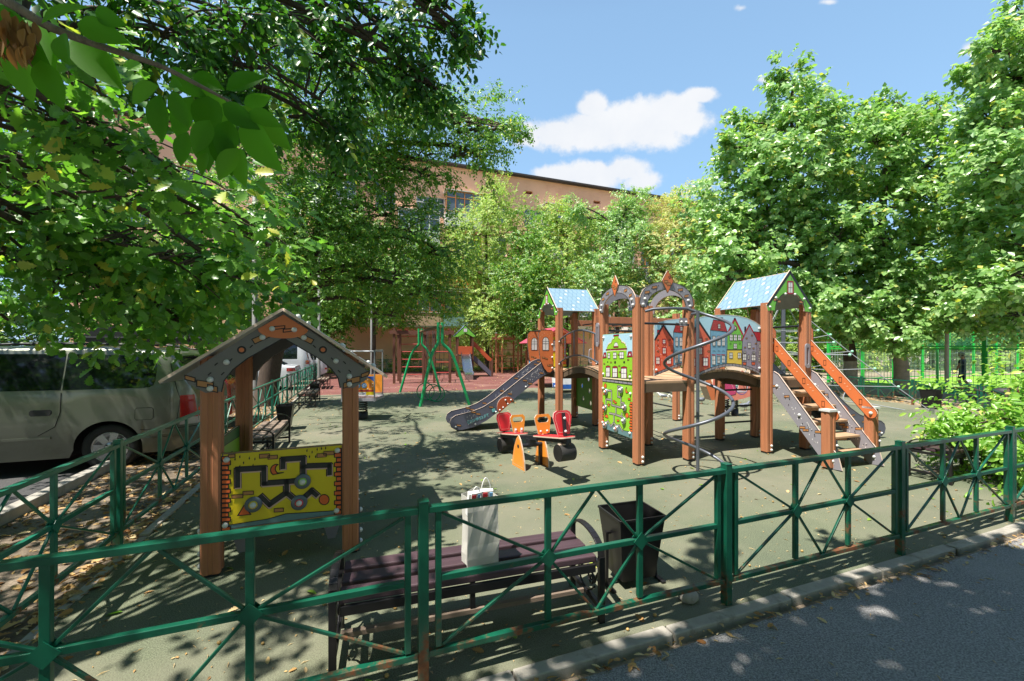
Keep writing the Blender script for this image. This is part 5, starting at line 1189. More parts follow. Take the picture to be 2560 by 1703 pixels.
for i, (x0, z0, x1, z1) in enumerate(wins):
    fm = (WINW, WINF, WINW)[i % 3]; b = MB(); w = x1 - x0; t = .07
    for x in (x0 + t / 2, (x0 + x1) / 2, x1 - t / 2) + ((x0 + w * .25, x0 + w * .75) if w > 2 else ()): b.box((x, .14, (z0 + z1) / 2), (t, .08, z1 - z0))
    for z in (z0 + t / 2, z1 - t / 2) + ((z0 + 1.15,) if w > 2 else ()): b.box(((x0 + x1) / 2, .145, z), (w, .075, t))
    fo = b.build('window', fm, bd); b = MB(); b.box(((x0 + x1) / 2, .19, (z0 + z1) / 2), (w, .02, z1 - z0)); b.build('pane', PANE, fo)
SIDW = mat('white_siding', '#cbc7bd', .6, var=.1, vs=1.); SIDB = mat('beige_siding', '#b9a98e', .6, var=.1, vs=1.); BALB = mat('pale_blue_balcony', '#86aeb4', .6, var=.08); BALO = mat('ochre_balcony', '#c07a3a', .6, var=.1); BALW = mat('white_balcony', '#d5d3cd', .6)
def balcony(s0, s1, z, fm, glazed, wm, slat=False, roof=True):
    b = MB(); c = (s0 + s1) / 2; w = s1 - s0; D = 1.0
    b.box((c, -D / 2, z + .06), (w, D, .12), 1)
    if slat:
        n = 9
        for i in range(n): b.box((c, -D, z + .16 + i * .125), (w, .03, .115)); b.box((s0 + .015, -D / 2, z + .16 + i * .125), (.03, D - .04, .115)); b.box((s1 - .015, -D / 2, z + .16 + i * .125), (.03, D - .04, .115))
    else: b.box((c, -D, z + .62), (w, .04, 1.0)); b.box((s0 + .02, -D / 2, z + .62), (.04, D - .05, 1.)); b.box((s1 - .02, -D / 2, z + .62), (.04, D - .05, 1.))
    b.box((c, -D - .01, z + 1.16), (w + .06, .1, .06), 1); ob = b.build('balcony', [fm, SIDW], bd)
    if glazed:
        b = MB(); n = max(3, int(w / .75))
        for i in range(n + 1): b.box((s0 + .03 + (w - .06) * i / n, -D, z + 2.0), (.06, .06, 1.62))
        for zz in (1.22, 2.3, 2.82): b.box((c, -D, z + zz), (w - .06, .055, .06))
        b.box((c, -D / 2, z + 2.9), (w + .1, D + .15, .06), 1); b.build('glazing_frame', [wm, SIDW], ob)
        b = MB(); b.box((c, -D + .04, z + 2.0), (w - .1, .012, 1.5)); b.build('glazing', PANE, ob)
for a in ((-13.5, -10.4, 3.3, SIDW, 1, WINW, 1), (-9.9, -7.0, 3.3, mat('beige_balcony', '#c4a98e', .6), 1, WINF), (-6.9, -3.5, 3.3, BALB, 1, WINF), (.8, 4.3, 3.3, SIDB, 1, WINW, 1), (5.0, 8.6, 3.3, SIDB, 1, WINW, 1), (10.5, 13.8, 3.3, BALW, 1, WINW),
          (-10.4, -7.6, 6.4, SIDW, 1, WINF, 1), (-7.2, -4.4, 6.4, BALO, 1, WINF), (-3.6, -2.2, 6.4, SIDW, 1, WINW, 1), (3.6, 6.8, 6.4, SIDW, 1, WINW, 1), (11.6, 14.5, 6.4, SIDW, 1, WINW, 1), (-19, -15.5, 6.4, BALB, 1, WINW), (-10.4, -7.2, 9.5, BALW, 1, WINW), (.9, 4.0, 9.5, SIDW, 1, WINW, 1), (8.2, 11.2, 9.5, BALW, 1, WINW), (14.6, 17.3, 9.5, SIDW, 1, WINF, 1), (-6.7, -3.7, 11.4, BALW, 1, WINF), (8.3, 10.6, 11.4, BALW, 1, WINW), (-16.6, -13.4, 11.4, BALW, 1, WINW), (2.0, 4.4, 11.4, BALO, 1, WINF)): balcony(*a)

# ------------------------------------------------------------------ equipment at the far red rubber end
RUNG = mat('rung_red', '#a8342c', .45, var=.08)
cf = thing('climbing_frame', 'dark brown climbing frame with red rungs behind the green swing frame', 'climbing frame', (-5.55, 19.4, 0), math.radians(8))
for x in (0, 1.35, 2.6):
    for y in (0, 1.5):
        b = MB(); add_post(b, x, y, 0, 2.62, .11); b.build('post', POSTD, cf)
for x in (.28, 1.85):
    b = MB(); add_post(b, x, 0, 0, 2.5, .10); b.build('post', POSTD, cf)
for y in (0, 1.5):
    b = MB(); b.box((1.3, y - .07, 2.42), (3.0, .05, .16)); b.build('top_beam', POSTD, cf)
for k in range(6): b = MB(); b.tube([(.3, -.0, .42 + k * .36), (1.33, -.0, .42 + k * .36)], .02, 7); b.build('rung', RUNG, cf)
for k in range(8): b = MB(); b.tube([(.15 + k * .34, -.1, 2.56), (.15 + k * .34, 1.6, 2.56)], .02, 7); b.build('overhead_rung', RUNG, cf)
b = MB()
for k in range(6): b.tube([(1.4 + k * .22, 1.5, .1), (1.4 + k * .22, 1.5, 2.4)], .012, 5); b.tube([(1.35, 1.5, .3 + k * .38), (2.6, 1.5, .3 + k * .38)], .012, 5)
b.build('rope_net', DSTEEL, cf)
for z in (.5, 1.0, 1.5): b = MB(); b.tube([(1.87, 0, z), (2.58, 0, z)], .02, 7); b.build('rung', RUNG, cf)
bt = thing('slide_tower', 'small slide tower with green gable and bright steel slide at the far end', 'slide tower', (-3.1, 23.6, 0), math.radians(12))
for x in (0, .85):
    for y in (0, .9): b = MB(); add_post(b, x, y, 0, 2.45, .11); b.build('post', POSTD, bt)
b = MB(); b.box((.42, .45, 1.25), (.95, 1.0, .08)); b.build('deck', DECKD, bt)
mm2, mj = pal(base=GREENP, edge=DSTEEL, r=MAROON, g=GLASSP, k=BLACK)
for y in (-.08, .98):
    b = MB(); M = frame((.42, y, 0), (1, 0, 0), (0, 0, 1)); b.plate(M, [(.62, 2.36), (0, 3.0), (-.62, 2.36), (-.45, 2.3), (0, 2.55), (.45, 2.3)], .02, 0, 1); a = Art(b, M, lambda x, y: (x, y), mj); a.window(-.1, 2.6, .1, 2.8, 'k'); a.line([(-.62, 2.37), (0, 2.98), (.62, 2.37)], .05, 'k', 2); b.build('gable_board', mm2, bt)
for s in (-1, 1): b = MB(); b.bar((.42, .45, 2.985), (.42 + s * .6, .45, 2.37), 1.0, .02, 0, (0, 1, 0) if 0 else (0, 0, 1)); b.build('roof', SKYP, bt)
b = MB(); mp_ = smooth_path([(0, 0, 1.28), (0, -.25, 1.24), (0, -1.5, .35), (0, -1.85, .27), (0, -2.2, .25)], 4)
for p, q in zip(mp_, mp_[1:]):
    b.bar(p + Vector((.42, 0, 0)), q + Vector((.42, 0, 0)), .5, .015)
    for s in (-1, 1): b.bar(p + Vector((.42 + s * .25, 0, .08)), q + Vector((.42 + s * .25, 0, .08)), .02, .18)
b.box((.42, -2.0, .12), (.4, .4, .24)); b.build('slide_bed', INOX, bt)
b = MB(); b.box((.42, -.06, 1.55), (.8, .02, .45)); b.build('guard_panel', ORANGED, bt)
for y in (.1, .85):
    b = MB(); b.bar((.9, y, 1.15), (2.0, y, .1), .03, .24); b.build('stringer', SLIDEG, bt); b = MB(); b.bar((.9, y, 2.0), (1.95, y, .95), .03, .16); b.build('handrail', ORANGED, bt); b = MB(); add_post(b, 2.0, y, 0, 1.0, .1); b.build('newel_post', POSTD, bt)
for k in range(5): b = MB(); b.box((1.05 + k * .2, .47, 1.02 - k * .2), (.2, .74, .03)); b.build('stair_tread', DECK, bt)
rfm = thing('climbing_frame', 'red-rung climbing frame on slim brown posts far behind the slide', 'climbing frame', (-1.05, 27.2, 0), math.radians(14))
for x in (0, .4, 1.5, 2.05):
    for y in (0, 1.2): b = MB(); add_post(b, x, y, 0, 2.65, .1); b.box((x, y, 2.67), (.12, .12, .04), 1); b.build('post', [POST, CAP], rfm)
for y in (0, 1.2): b = MB(); b.box((1.0, y - .07, 2.3), (2.6, .05, .14)); b.build('top_beam', POST, rfm); b = MB(); b.box((1.0, y, 2.56), (2.1, .04, .05)); b.build('top_rail', RUNG, rfm)
for x0, x1 in ((0, .4), (.4, 1.5), (1.5, 2.05)):
    for k in range(5): b = MB(); b.tube([(x0, 1.2 if k % 2 else 0, .35 + k * .4), (x1, 1.2 if k % 2 else 0, .35 + k * .4)], .02, 6); b.build('rung', RUNG, rfm)
for k in range(7): b = MB(); b.tube([(-.1 + k * .36, -.1, 2.38), (-.1 + k * .36, 1.3, 2.38)], .02, 6); b.build('overhead_rung', RUNG, rfm)
# pink-roofed playhouse behind the tower
ROSE = mat('rose_roof', '#b8445c', .5, var=.06)
hh_ = thing('playhouse', 'small yellow playhouse with rose pink roof behind the left tower', 'playhouse', (1.15, 17.2, 0), math.radians(16))
for x in (0, 1.65):
    for y in (0, 1.4): b = MB(); add_post(b, x, y, 0, 1.95, .11); b.build('post', POST, hh_)
mm2, mj = pal(base=YEL, edge=EDGE, k=BLACK, o=BRICKO, g=GLASSP, r=MAROON); b = MB(); M = frame((.06, 1.38, .5), (1, 0, 0), (0, 0, 1)); b.plate(M, rect(0, 0, 1.53, 1.35), .02, 0, 1); a = Art(b, M, lambda x, y: (x, y), mj); a.window(.5, .6, 1.0, 1.15, 'r', .04)
for i in range(7): a.both(rect(1.4 - (i % 2) * .06, .06 + i * .18, 1.52, .2 + i * .18), 'o', 2)
b.build('back_panel', mm2, hh_)
b = MB(); b.box((-.02, .7, 1.0), (.03, 1.2, .8)); b.build('side_panel', mat('bright_blue_panel', '#4f9fcb', .5), hh_)
b = MB(); b.box((.75, -.05, .66), (1.4, .03, .38)); b.box((.75, .1, .5), (1.4, .35, .03), 1); b.build('front_counter', [GREENP, DECK], hh_)
for s in (-1, 1): b = MB(); b.bar((.82, .7, 2.55), (.82 + s * 1.2, .7, 1.88), 2.0, .03); b.build('roof', ROSE, hh_)
for y in (-.32, 1.72): b = MB(); M = frame((.82, y, 0), (1, 0, 0), (0, 0, 1)); b.plate(M, [(1.1, 1.88), (0, 2.5), (-1.1, 1.88)], .02, 0); b.build('gable_board', ORANGED, hh_)
# play boat
bt2 = thing('play_boat', 'white and blue play boat standing under the left bridge view', 'boat', (2.35, 15.8, 0), math.radians(10))
b = MB(); hull = [(-.7, .15), (-.75, .75), (.55, .75), (1.0, .95), (.7, .4), (.5, .15)]
for y in (-.4, .4): b.plate(frame((0, y, 0), (1, 0, 0), (0, 0, 1)), hull, .03, 0, 0); b.flat(frame((0, y, 0), (1, 0, 0), (0, 0, 1)), [(-.7, .15), (-.71, .32), (.62, .32), (.5, .15)], .003, 1); b.flat(frame((0, y, 0), (1, 0, 0), (0, 0, 1)), [(-.73, .55), (-.735, .66), (.4, .66), (.3, .55)], .003, 2)
b.box((-.05, 0, .2), (1.2, .76, .04)); b.build('hull', [WHITE, mat('boat_blue', '#2c62ae', .45), GREENP], bt2)
b = MB(); b.box((-.1, 0, .5), (.3, .76, .04)); b.build('seat', DECK, bt2)
# spring riders
BLKSP = mat('spring_black', (.02, .02, .022, 1), .45, metal=.3)
def spring(mb, x, y, z0, z1, r_=.075, turns=6):
    mb.tube([(x + r_ * math.cos(2 * math.pi * turns * t), y + r_ * math.sin(2 * math.pi * turns * t), z0 + (z1 - z0) * t) for t in np.linspace(0, 1, turns * 12)], .014, 6); mb.lathe([(r_ * 1.2, z0 - .12), (r_ * 1.2, z0 + .03), (1e-4, z0 + .03)], Matrix.Translation((x, y, 0)), 14)
ob = thing('spring_rider', 'orange bus-shaped spring rider with blue headlamps and white tube frame', 'spring rider', (-3.52, 9.75, 0), math.radians(3))
mm2, mj = pal(base=mat('bus_orange', '#d98a2c', .45), edge=EDGE, k=BLACK, y=YEL, r=MAROON, b=mat('lamp_blue', '#5f8fc4', .4), w=WHITE, db=mat('deep_blue', '#2a4a94', .45), c=CAP)
for sg in (-1, 1):
    b = MB(); M = frame((0, -.33, .60) if sg < 0 else (0, .33, .60), (1, 0, 0) if sg < 0 else (-1, 0, 0), (0, 0, 1)); b.plate(M, rect(-.36, 0, .34, .43), .02, 0, 1); a = Art(b, M, lambda x, y: (x, y), mj)
    a.poly([(.12, .43), (.34, .43), (.34, .3)] + [(.34 - .1 * math.sin(t), .33 + .1 * (1 - math.cos(t))) for t in (.4, .9)], 'db', 1); a.poly(rect(-.36, 0, .34, .07), 'y', 1); a.poly(rect(-.36, .08, .34, .115), 'r', 1)
    for x in (-.02, .12, -.24): a.both(circ(x, .22, .062, 18), 'w', 2); a.poly(circ(x, .22, .054, 18), 'b', 3); a.poly(circ(x, .22, .03, 14), 'w', 4); a.poly(circ(x, .22, .018, 12), 'b', 5)
    a.poly(rect(-.08, .005, .16, .065), 'w', 2); lettering(b, M @ Matrix.Translation((.04, .035, 0)), 'МОСТ МО', .05, mj['db'], .004, .001); a.poly(rect(.24, .16, .26, .27), 'r', 2)
    for x, z in ((.2, .35), (.2, .14), (.31, .26), (.31, .2)): bolt(b, M @ Vector((x, z, 0)), M.to_3x3() @ Vector((0, 0, 1)), .012, mj['c'])
    b.build('side_panel', mm2, ob)
b = MB(); b.box((0, 0, .50), (.78, .72, .07)); b.build('platform', GREYP, ob)
b = MB(); spring(b, 0, 0, .14, .47, .09); b.build('spring', BLKSP, ob)
b = MB()
for sx in (-.37, .36):
    for sy_ in (-.35, .35): b.tube([(sx, sy_, .45), (sx, sy_, 1.62)], .017, 7)
    b.tube([(sx, -.35, 1.62), (sx, .35, 1.62)], .017, 7)
for sy_ in (-.35, .35): b.tube([(-.37, sy_, 1.6), (.36, sy_, 1.6)], .017, 7)
b.build('tube_frame', mat('grey_tube', '#85898c', .4, metal=.3), ob)
pr = thing('spring_rider', 'pink spring rider with magenta wings and orange backrest beyond the right bridge', 'spring rider', (5.35, 10.15, 0), math.radians(12))
PINK = mat('salmon_pink_panel', '#d9806c', .45); MAG = mat('magenta_paint', '#c23a6a', .45)
mm2, mj = pal(base=PINK, edge=EDGE, k=BLACK, m=MAG, b=mat('violet_blue', '#4a4fae', .45), w=GREYP, l=mat('light_pink', '#e59aa4', .45))
for sg in (-1, 1):
    b = MB(); y = sg * .16; M = frame((0, y, 0), (1, 0, 0) if sg < 0 else (-1, 0, 0), (0, 0, 1)); f = (lambda x, z: (x, z)) if sg < 0 else (lambda x, z: (-x, z))
    out = [f(*p) for p in [(-.30, .50), (-.36, .75), (-.32, 1.05), (-.2, 1.12), (-.08, .95), (.05, .80)] + [(.22 + .17 * math.cos(t), .72 + .17 * math.sin(t) * 1.0) for t in np.linspace(math.pi, 2 * math.pi, 9)] + [(.40, 1.0), (.48, 1.12), (.60, 1.05), (.62, .75), (.58, .52), (.3, .45), (0, .40)]]
    b.plate(M, out, .02, 0, 1); a = Art(b, M, lambda x, y: (x, y), mj)
    a.both([f(*p) for p in [(-.32, .62), (-.3, .8), (-.18, .9), (-.02, .82), (.08, .66), (.04, .55), (-.12, .52), (-.28, .55)]], 'm', 2, .012); a.line([f(-.2, .85), f(-.05, .78), f(.02, .62)], .012, 'l', 3); a.line([f(.05, .80)] + [f(.22 + .17 * math.cos(t), .72 + .17 * math.sin(t)) for t in np.linspace(math.pi, 2 * math.pi, 9)] + [f(.40, 1.0)], .014, 'b', 2)
    b.build('side_panel', mm2, pr)
b = MB(); b.box((.2, 0, .60), (.36, .3, .03)); b.build('seat', GREYP, pr)
b = MB(); M = frame((-.75, -.12, 0), (1, 0, 0), (0, 0, 1)); b.plate(M, [(.0, 1.0), (.12, 1.0), (.2, .75), (.42, .62), (.42, .55), (.28, .42), (.16, .42), (.02, .75)], .24, 0, 1); b.build('backrest', [ORANGE, EDGE], pr)
b = MB(); spring(b, -.1, 0, .14, .42, .07); spring(b, .16, 0, .14, .42, .07); b.build('spring', BLKSP, pr)
b = MB(); b.tube([(.42, -.3, 1.0), (.42, .3, 1.0)], .016, 7); b.build('handlebar', mat('bar_blue', '#4a6fb4', .4), pr)

# ------------------------------------------------------------------ rope climber on guy ropes beyond the stairs
ROPE = mat('grey_rope', '#8c9094', .8, var=.2, vs=40.); KNOT = mat('mint_knot', '#9ad8b4', .5)
rc = thing('rope_climber', 'grey rope net climber held by a mast and guy ropes beyond the stairs', 'rope climber', (8.1, 12.3, 0))
b = MB(); b.tube([(0, 0, 0), (0, 0, 3.2)], .06, 10); b.build('mast', STEEL, rc)
tp_ = Vector((0, 0, 3.15)); anchors = [Vector((2.75, -1.65, .02)), Vector((-2.4, -1.2, .02)), Vector((.2, 2.6, .02)), Vector((3.2, 1.8, .02))]
b = MB()
for a in anchors: b.tube(smooth_path([tp_, tp_ * .5 + a * .5 + Vector((0, 0, -.08)), a], 5), .011, 6)
b.build('guy_rope', ROPE, rc)
b = MB()
for i, a in enumerate(anchors[:1] + anchors[2:]):
    for t in (.35, .5, .65, .8): p = tp_ + (a - tp_) * t; b.tube(smooth_path([p, p * .5 + Vector((0, 0, p.z * .45)), Vector((0, 0, p.z))], 4), .011, 6)
for t in (.42, .6, .78):
    P = [tp_ + (a - tp_) * t * .62 + Vector((0, 0, -.15)) for a in anchors]; b.tube(smooth_path(P + P[:1], 4), .011, 6)
P = [Vector((1.2, -.9, .62)), Vector((1.0, -1.0, .25)), Vector((1.5, -1.1, .18)), Vector((2.2, -1.5, .05))]; b.tube(smooth_path(P, 6), .012, 6)
b.build('net', ROPE, rc)
b = MB(); r = random.Random(8)
for t in (.42, .6, .78):
    for a in anchors: b.ball(tp_ + (a - tp_) * t * .62 + Vector((0, 0, -.15)), .04, 0, 8)
for a in anchors:
    for t in (.35, .5, .65, .8): b.ball(tp_ + (a - tp_) * t, .035, 0, 8)
b.build('knot', KNOT, rc)
b = MB(); [b.box(a + Vector((0, 0, .04)), (.1, .05, .12)) for a in anchors]; b.build('ground_anchor', INOX, rc)

# ------------------------------------------------------------------ sports court
CT = mat('court_mesh_green', (.04, .30, .14, 1), .4, var=.1); WIRE = mat('galvanised_wire', '#8fa79a', .4, metal=.4)
def court_side(name, label, p, q, hi, npost, hi_post, rot0=0):
    p, q = Vector(p), Vector(q); d = q - p; Lf = d.length; root = thing(name, label, 'sports fence', p, math.atan2(d.y, d.x))
    step = Lf / npost
    for i in range(npost + 1):
        b = MB(); b.box((i * step, 0, hi_post / 2), (.11, .11, hi_post)); b.build('post', BRIGHTG, root)
    for i in range(npost):
        x0, x1 = i * step + .06, (i + 1) * step - .06; b = MB()
        for z in (.12, 1.64, 1.74): b.box(((x0 + x1) / 2, 0, z), (x1 - x0, .05, .05))
        for x in (x0, x1): b.box((x, 0, .9), (.035, .04, 1.5))
        b.build('panel_frame', BRIGHTG, root); b = MB(); n = int((x1 - x0) / .115)
        for k in range(1, n): b.box((x0 + (x1 - x0) * k / n, 0, .88), (.010, .010, 1.48))
        for z in (.4, .72, 1.04, 1.36): b.box(((x0 + x1) / 2, .008, z), (x1 - x0, .012, .014))
        b.build('bar_mesh', WIRE, root); b = MB(); H_ = hi - 1.78; s = .13; w = x1 - x0; k = -int(H_ / s) - 1
        while k * s < w:
            for sg in (1, -1):
                xa = k * s; xb = xa + H_; a0 = max(0, -xa); a1 = min(H_, w - xa)
                if a1 > a0 + .02:
                    A = (xa + a0, 1.78 + a0); B_ = (xa + a1, 1.78 + a1)
                    if sg < 0: A, B_ = (w - A[0], A[1]), (w - B_[0], B_[1])
                    b.bar((x0 + A[0], sg * .004, A[1]), (x0 + B_[0], sg * .004, B_[1]), .007, .007)
            k += 1
        b.box(((x0 + x1) / 2, 0, hi), (w, .03, .03)); b.build('chain_link_mesh', CT, root)
C0 = (15.45, 20.1, 0)
court_side('court_fence', 'bright green mesh fence of the playing court nearest the playground', C0, (19.2, 10.1, 0), 3.1, 4, 3.4)
court_side('court_fence', 'bright green mesh fence along the far side of the turf court', C0, (32.4, 26.4, 0), 3.1, 7, 3.5)
hp = thing('basketball_hoop', 'white basketball backboard on a pale pole at the turf court', 'basketball hoop', (16.05, 15.2, 0), math.radians(-6))
b = MB(); b.tube([(0, 0, 0), (0, 0, 3.3)], .06, 12); b.build('pole', mat('white_pole', '#bdb9b0', .5, var=.1), hp)
b = MB(); b.box((.72, -.1, 2.92), (1.3, .04, .72)); b.box((.5, .0, 2.95), (.9, .06, .06), 1); b.build('backboard', [mat('backboard_white', '#cfcdc8', .5, var=.08), BRIGHTG], hp)
b = MB(); b.tube([(.72 + .22 * math.cos(a), -.38 + .22 * math.sin(a), 2.68) for a in np.linspace(0, 2 * math.pi, 17)[:-1]], .012, 6, 0, True); b.build('rim', ORANGE, hp)
gp_ = thing('floodlight_pole', 'slim bright green pole with cross arm beside the court fence', 'pole', (19.2, 18.6, 0)); b = MB(); b.tube([(0, 0, 0), (0, 0, 4.0)], .05, 8); b.build('shaft', BRIGHTG, gp_); b = MB(); b.box((0, 0, 3.95), (.9, .08, .06)); b.build('cross_arm', BRIGHTG, gp_)
bl = thing('football', 'white ball lying on the court turf', 'ball', (21.4, 19.3, .1)); b = MB(); b.ball((0, 0, 0), .11, 0, 12); b.build('ball_shell', WHITE, bl)
# dark bags on the far bench
BAGB = mat('bag_black', (.025, .025, .028, 1), .6, var=.2, bump=.5, bs=20.); BAGR = mat('bag_red', '#6e1a24', .5, var=.15)
fb = Vector((13.0, 10.75, .42)); fx = Vector((math.cos(math.radians(104)), math.sin(math.radians(104)), 0))
for i, (t, sx, sy_, sz, mm_, lab) in enumerate(((.55, .17, .13, .1, BAGB, 'small round black bag on the bench by the court'), (.15, .24, .15, .11, BAGB, 'long black sports bag lying on the bench by the court'), (-.35, .22, .17, .14, BAGR, 'dark red bag at the near end of the bench by the court'))):
    o = thing('sports_bag', lab, 'bag', fb + fx * t, math.radians(104), 'bags left on the far bench'); b = MB(); b.ball((0, 0, sz * .9), 1., 0, 14, (sx, sy_, sz)); sh = b.build('bag_body', mm_, o)
    rr = random.Random(i)
    for v in sh.data.vertices: v.co *= 1 + rr.uniform(-.05, .05)
    b = MB(); b.tube(smooth_path([(-sx * .4, 0, sz * 1.7), (0, 0, sz * 2.3), (sx * .4, 0, sz * 1.7)], 5), .012, 6); b.build('strap', BAGB, o)

# ------------------------------------------------------------------ child walking on the court
SKIN = mat('skin', '#b98062', .55, var=.05); SHIRT = mat('navy_shirt', '#232a3d', .8, var=.15); SHORT = mat('navy_shorts', '#2a3350', .8, var=.15); CAPW = mat('pale_cap', '#a9a294', .8); SHOE = mat('pale_shoe', '#b59a90', .6); HAIR = mat('brown_hair', '#3a2418', .7)
pe = thing('person', 'child in cap, dark T-shirt and shorts walking with one arm raised to the head', 'person', (17.5, 16.0, .0), math.radians(115)); pe.scale = (.85, .85, .85)
vv, ee, rr_ = [], [], []
def chain(pts, start=None):
    prev = start
    for p, r_ in pts:
        vv.append(p); rr_.append(r_); i = len(vv) - 1
        if prev is not None: ee.append((prev, i))
        prev = i
    return prev
pel = chain([((0, 0, .93), .135)]); wst = chain([((0, 0, 1.08), .12), ((.01, 0, 1.25), .14), ((.01, 0, 1.38), .12)], pel); nk = chain([((.01, 0, 1.46), .06), ((.025, 0, 1.53), .07), ((.035, 0, 1.62), .10), ((.03, 0, 1.70), .085)], wst)
hand_spots = []
def arm(s, pts):
    e = chain(pts, wst); w = Vector(vv[e]); d = (w - Vector(vv[e - 1])).normalized(); side = d.orthogonal().normalized()
    palm = chain([(tuple(w + d * .06), .035)], e)
    for k, (off, ln) in enumerate(((-.03, .06), (-.01, .075), (.01, .08), (.03, .065))):
        b0 = w + d * .07 + side * off; chain([(tuple(b0), .011), (tuple(b0 + d * ln * .6), .010), (tuple(b0 + d * ln + side.cross(d) * .015), .008)], palm)
    t0 = w + d * .02 + side * .035; chain([(tuple(t0), .012), (tuple(t0 + d * .03 + side * .03), .010)], palm)
arm(1, [((.0, .17, 1.40), .06), ((.02, .25, 1.22), .05), ((.10, .24, 1.02), .042), ((.17, .19, .90), .03)])
arm(-1, [((.0, -.17, 1.41), .06), ((.06, -.33, 1.46), .05), ((.08, -.40, 1.55), .045), ((.06, -.24, 1.66), .032)])
def leg(s, pts): return chain(pts, pel)
leg(1, [((.0, .09, .88), .095), ((.10, .10, .52), .062), ((.02, .10, .28), .058), ((-.02, .10, .10), .04), ((.02, .10, .05), .042), ((.13, .11, .035), .035)])
leg(-1, [((.0, -.09, .88), .095), ((-.02, -.10, .52), .062), ((-.16, -.10, .30), .058), ((-.26, -.10, .13), .04), ((-.24, -.10, .07), .042), ((-.14, -.11, .04), .035)])
me = bpy.data.meshes.new('body'); me.from_pydata(vv, ee, []); po = bpy.data.objects.new('body', me); COL.objects.link(po); po.parent = pe
sk = po.modifiers.new('skin', 'SKIN'); sd = po.modifiers.new('smooth', 'SUBSURF'); sd.levels = 1; sd.render_levels = 1
for i, r_ in enumerate(rr_): me.skin_vertices[0].data[i].radius = (r_, r_)
me.skin_vertices[0].data[0].use_root = True
dg = bpy.context.evaluated_depsgraph_get(); nm = bpy.data.meshes.new_from_object(po.evaluated_get(dg)); po.modifiers.clear(); po.data = nm
for x in (SKIN, SHIRT, SHORT, SHOE, HAIR): nm.materials.append(x)
for p in nm.polygons:
    c = p.center; p.use_smooth = True
    m = 0
    if c.z < .075: m = 3
    elif .50 < c.z < 1.0 and abs(c.y) < .2 and c.x < .14: m = 2
    elif 1.0 <= c.z < 1.46 and abs(c.y) < .26: m = 1
    elif c.z > 1.585 and abs(c.y) < .13 and (c.x < .06 or c.z > 1.7): m = 4
    p.material_index = m
b = MB(); b.ball((.03, 0, 1.715), 1., 0, 14, (.118, .108, .085)); b.box((.14, 0, 1.70), (.13, .15, .012)); b.build('cap', CAPW, pe)
b = MB(); b.ball((.135, 0, 1.625), .018, 0, 6); b.box((.128, 0, 1.585), (.01, .05, .012), 1)
for s in (-1, 1): b.ball((.122, s * .036, 1.655), .013, 1, 6); b.ball((.03, s * .1, 1.63), .025, 0, 6, (.6, .5, 1.))
b.build('face', [SKIN, HAIR], pe)
# ------------------------------------------------------------------ pigeons
PIG = mat('pigeon_grey', '#6d717a', .6, var=.25, vs=30.); PIGW = mat('pigeon_white', '#d2cec8', .6, var=.1, vs=30.); BEAK = mat('pigeon_leg', '#a4604c', .6)
def pigeon(px, py, rz, m, lab):
    p = G(px, py); o = thing('pigeon', lab, 'pigeon', p, rz, 'pigeons on the rubber ground'); me = bpy.data.meshes.new('body')
    pts = [((-.19, 0, .12), .012), ((-.10, 0, .125), .04), ((0, 0, .135), .062), ((.08, 0, .15), .055), ((.12, 0, .195), .03), ((.145, 0, .225), .028), ((.17, 0, .222), .018), ((.195, 0, .212), .006)]
    b = MB(); b.tube([p_ for p_, _ in pts], [r_ for _, r_ in pts], 10); b.build('body', m, o)
    for s in (-1, 1):
        b = MB(); b.ball((-.03, s * .052, .145), 1., 0, 8, (.11, .016, .04)); b.build('wing', PIG, o); b = MB(); b.tube([(.02, s * .025, .1), (.02, s * .025, .012)], .006, 5); b.box((.035, s * .025, .006), (.05, .02, .008)); b.build('leg', BEAK, o)
pigeon(1657, 1000, 2.8, PIGW, 'white pigeon on the ground beneath the arched tower deck'); pigeon(1682, 1004, 3.6, PIGW, 'pale pigeon half behind the far ladder post'); pigeon(1753, 1010, -1.2, PIG, 'grey pigeon on the ground just past the spiral pole'); pigeon(1862, 1026, .3, PIG, 'grey pigeon pecking behind the stair tower rungs')
# ------------------------------------------------------------------ foliage
OAKW = [(0, .02), (.10, .10), (.20, .26), (.27, .17), (.38, .38), (.46, .25), (.58, .46), (.66, .30), (.78, .38), (.86, .22), (.94, .2), (1, .0)]
OVAL = [(0, 0), (.3, .42), (.7, .38), (1, 0)]
ASHW = [(0, 0), (.08, .14), (.2, .34), (.35, .45), (.5, .46), (.66, .40), (.8, .27), (.9, .13), (1, 0)]
def leaf_template(shape):
    """vertices (along, across, lift) and faces of one leaf folded at its midrib"""
    if shape == 'rhomb': return np.array([(0, 0, 0), (.42, .46, .10), (1, 0, -.06), (.42, -.46, .10)]), [(0, 1, 2), (0, 2, 3)]
    W = {'oval': OVAL, 'oak': OAKW, 'ash': ASHW}[shape]; v = []; f = []
    n = len(W)
    for t, w in W: v += [(t, 0, -.10 * t * t), (t, w, .22 * w - .10 * t * t), (t, -w, .22 * w - .10 * t * t)]
    for i in range(n - 1):
        a, b = 3 * i, 3 * i + 3; f += [(a, b, b + 1, a + 1), (a, a + 2, b + 2, b)]
    return np.array(v), f
def norm(a): return a / np.maximum(np.linalg.norm(a, axis=1, keepdims=True), 1e-9)
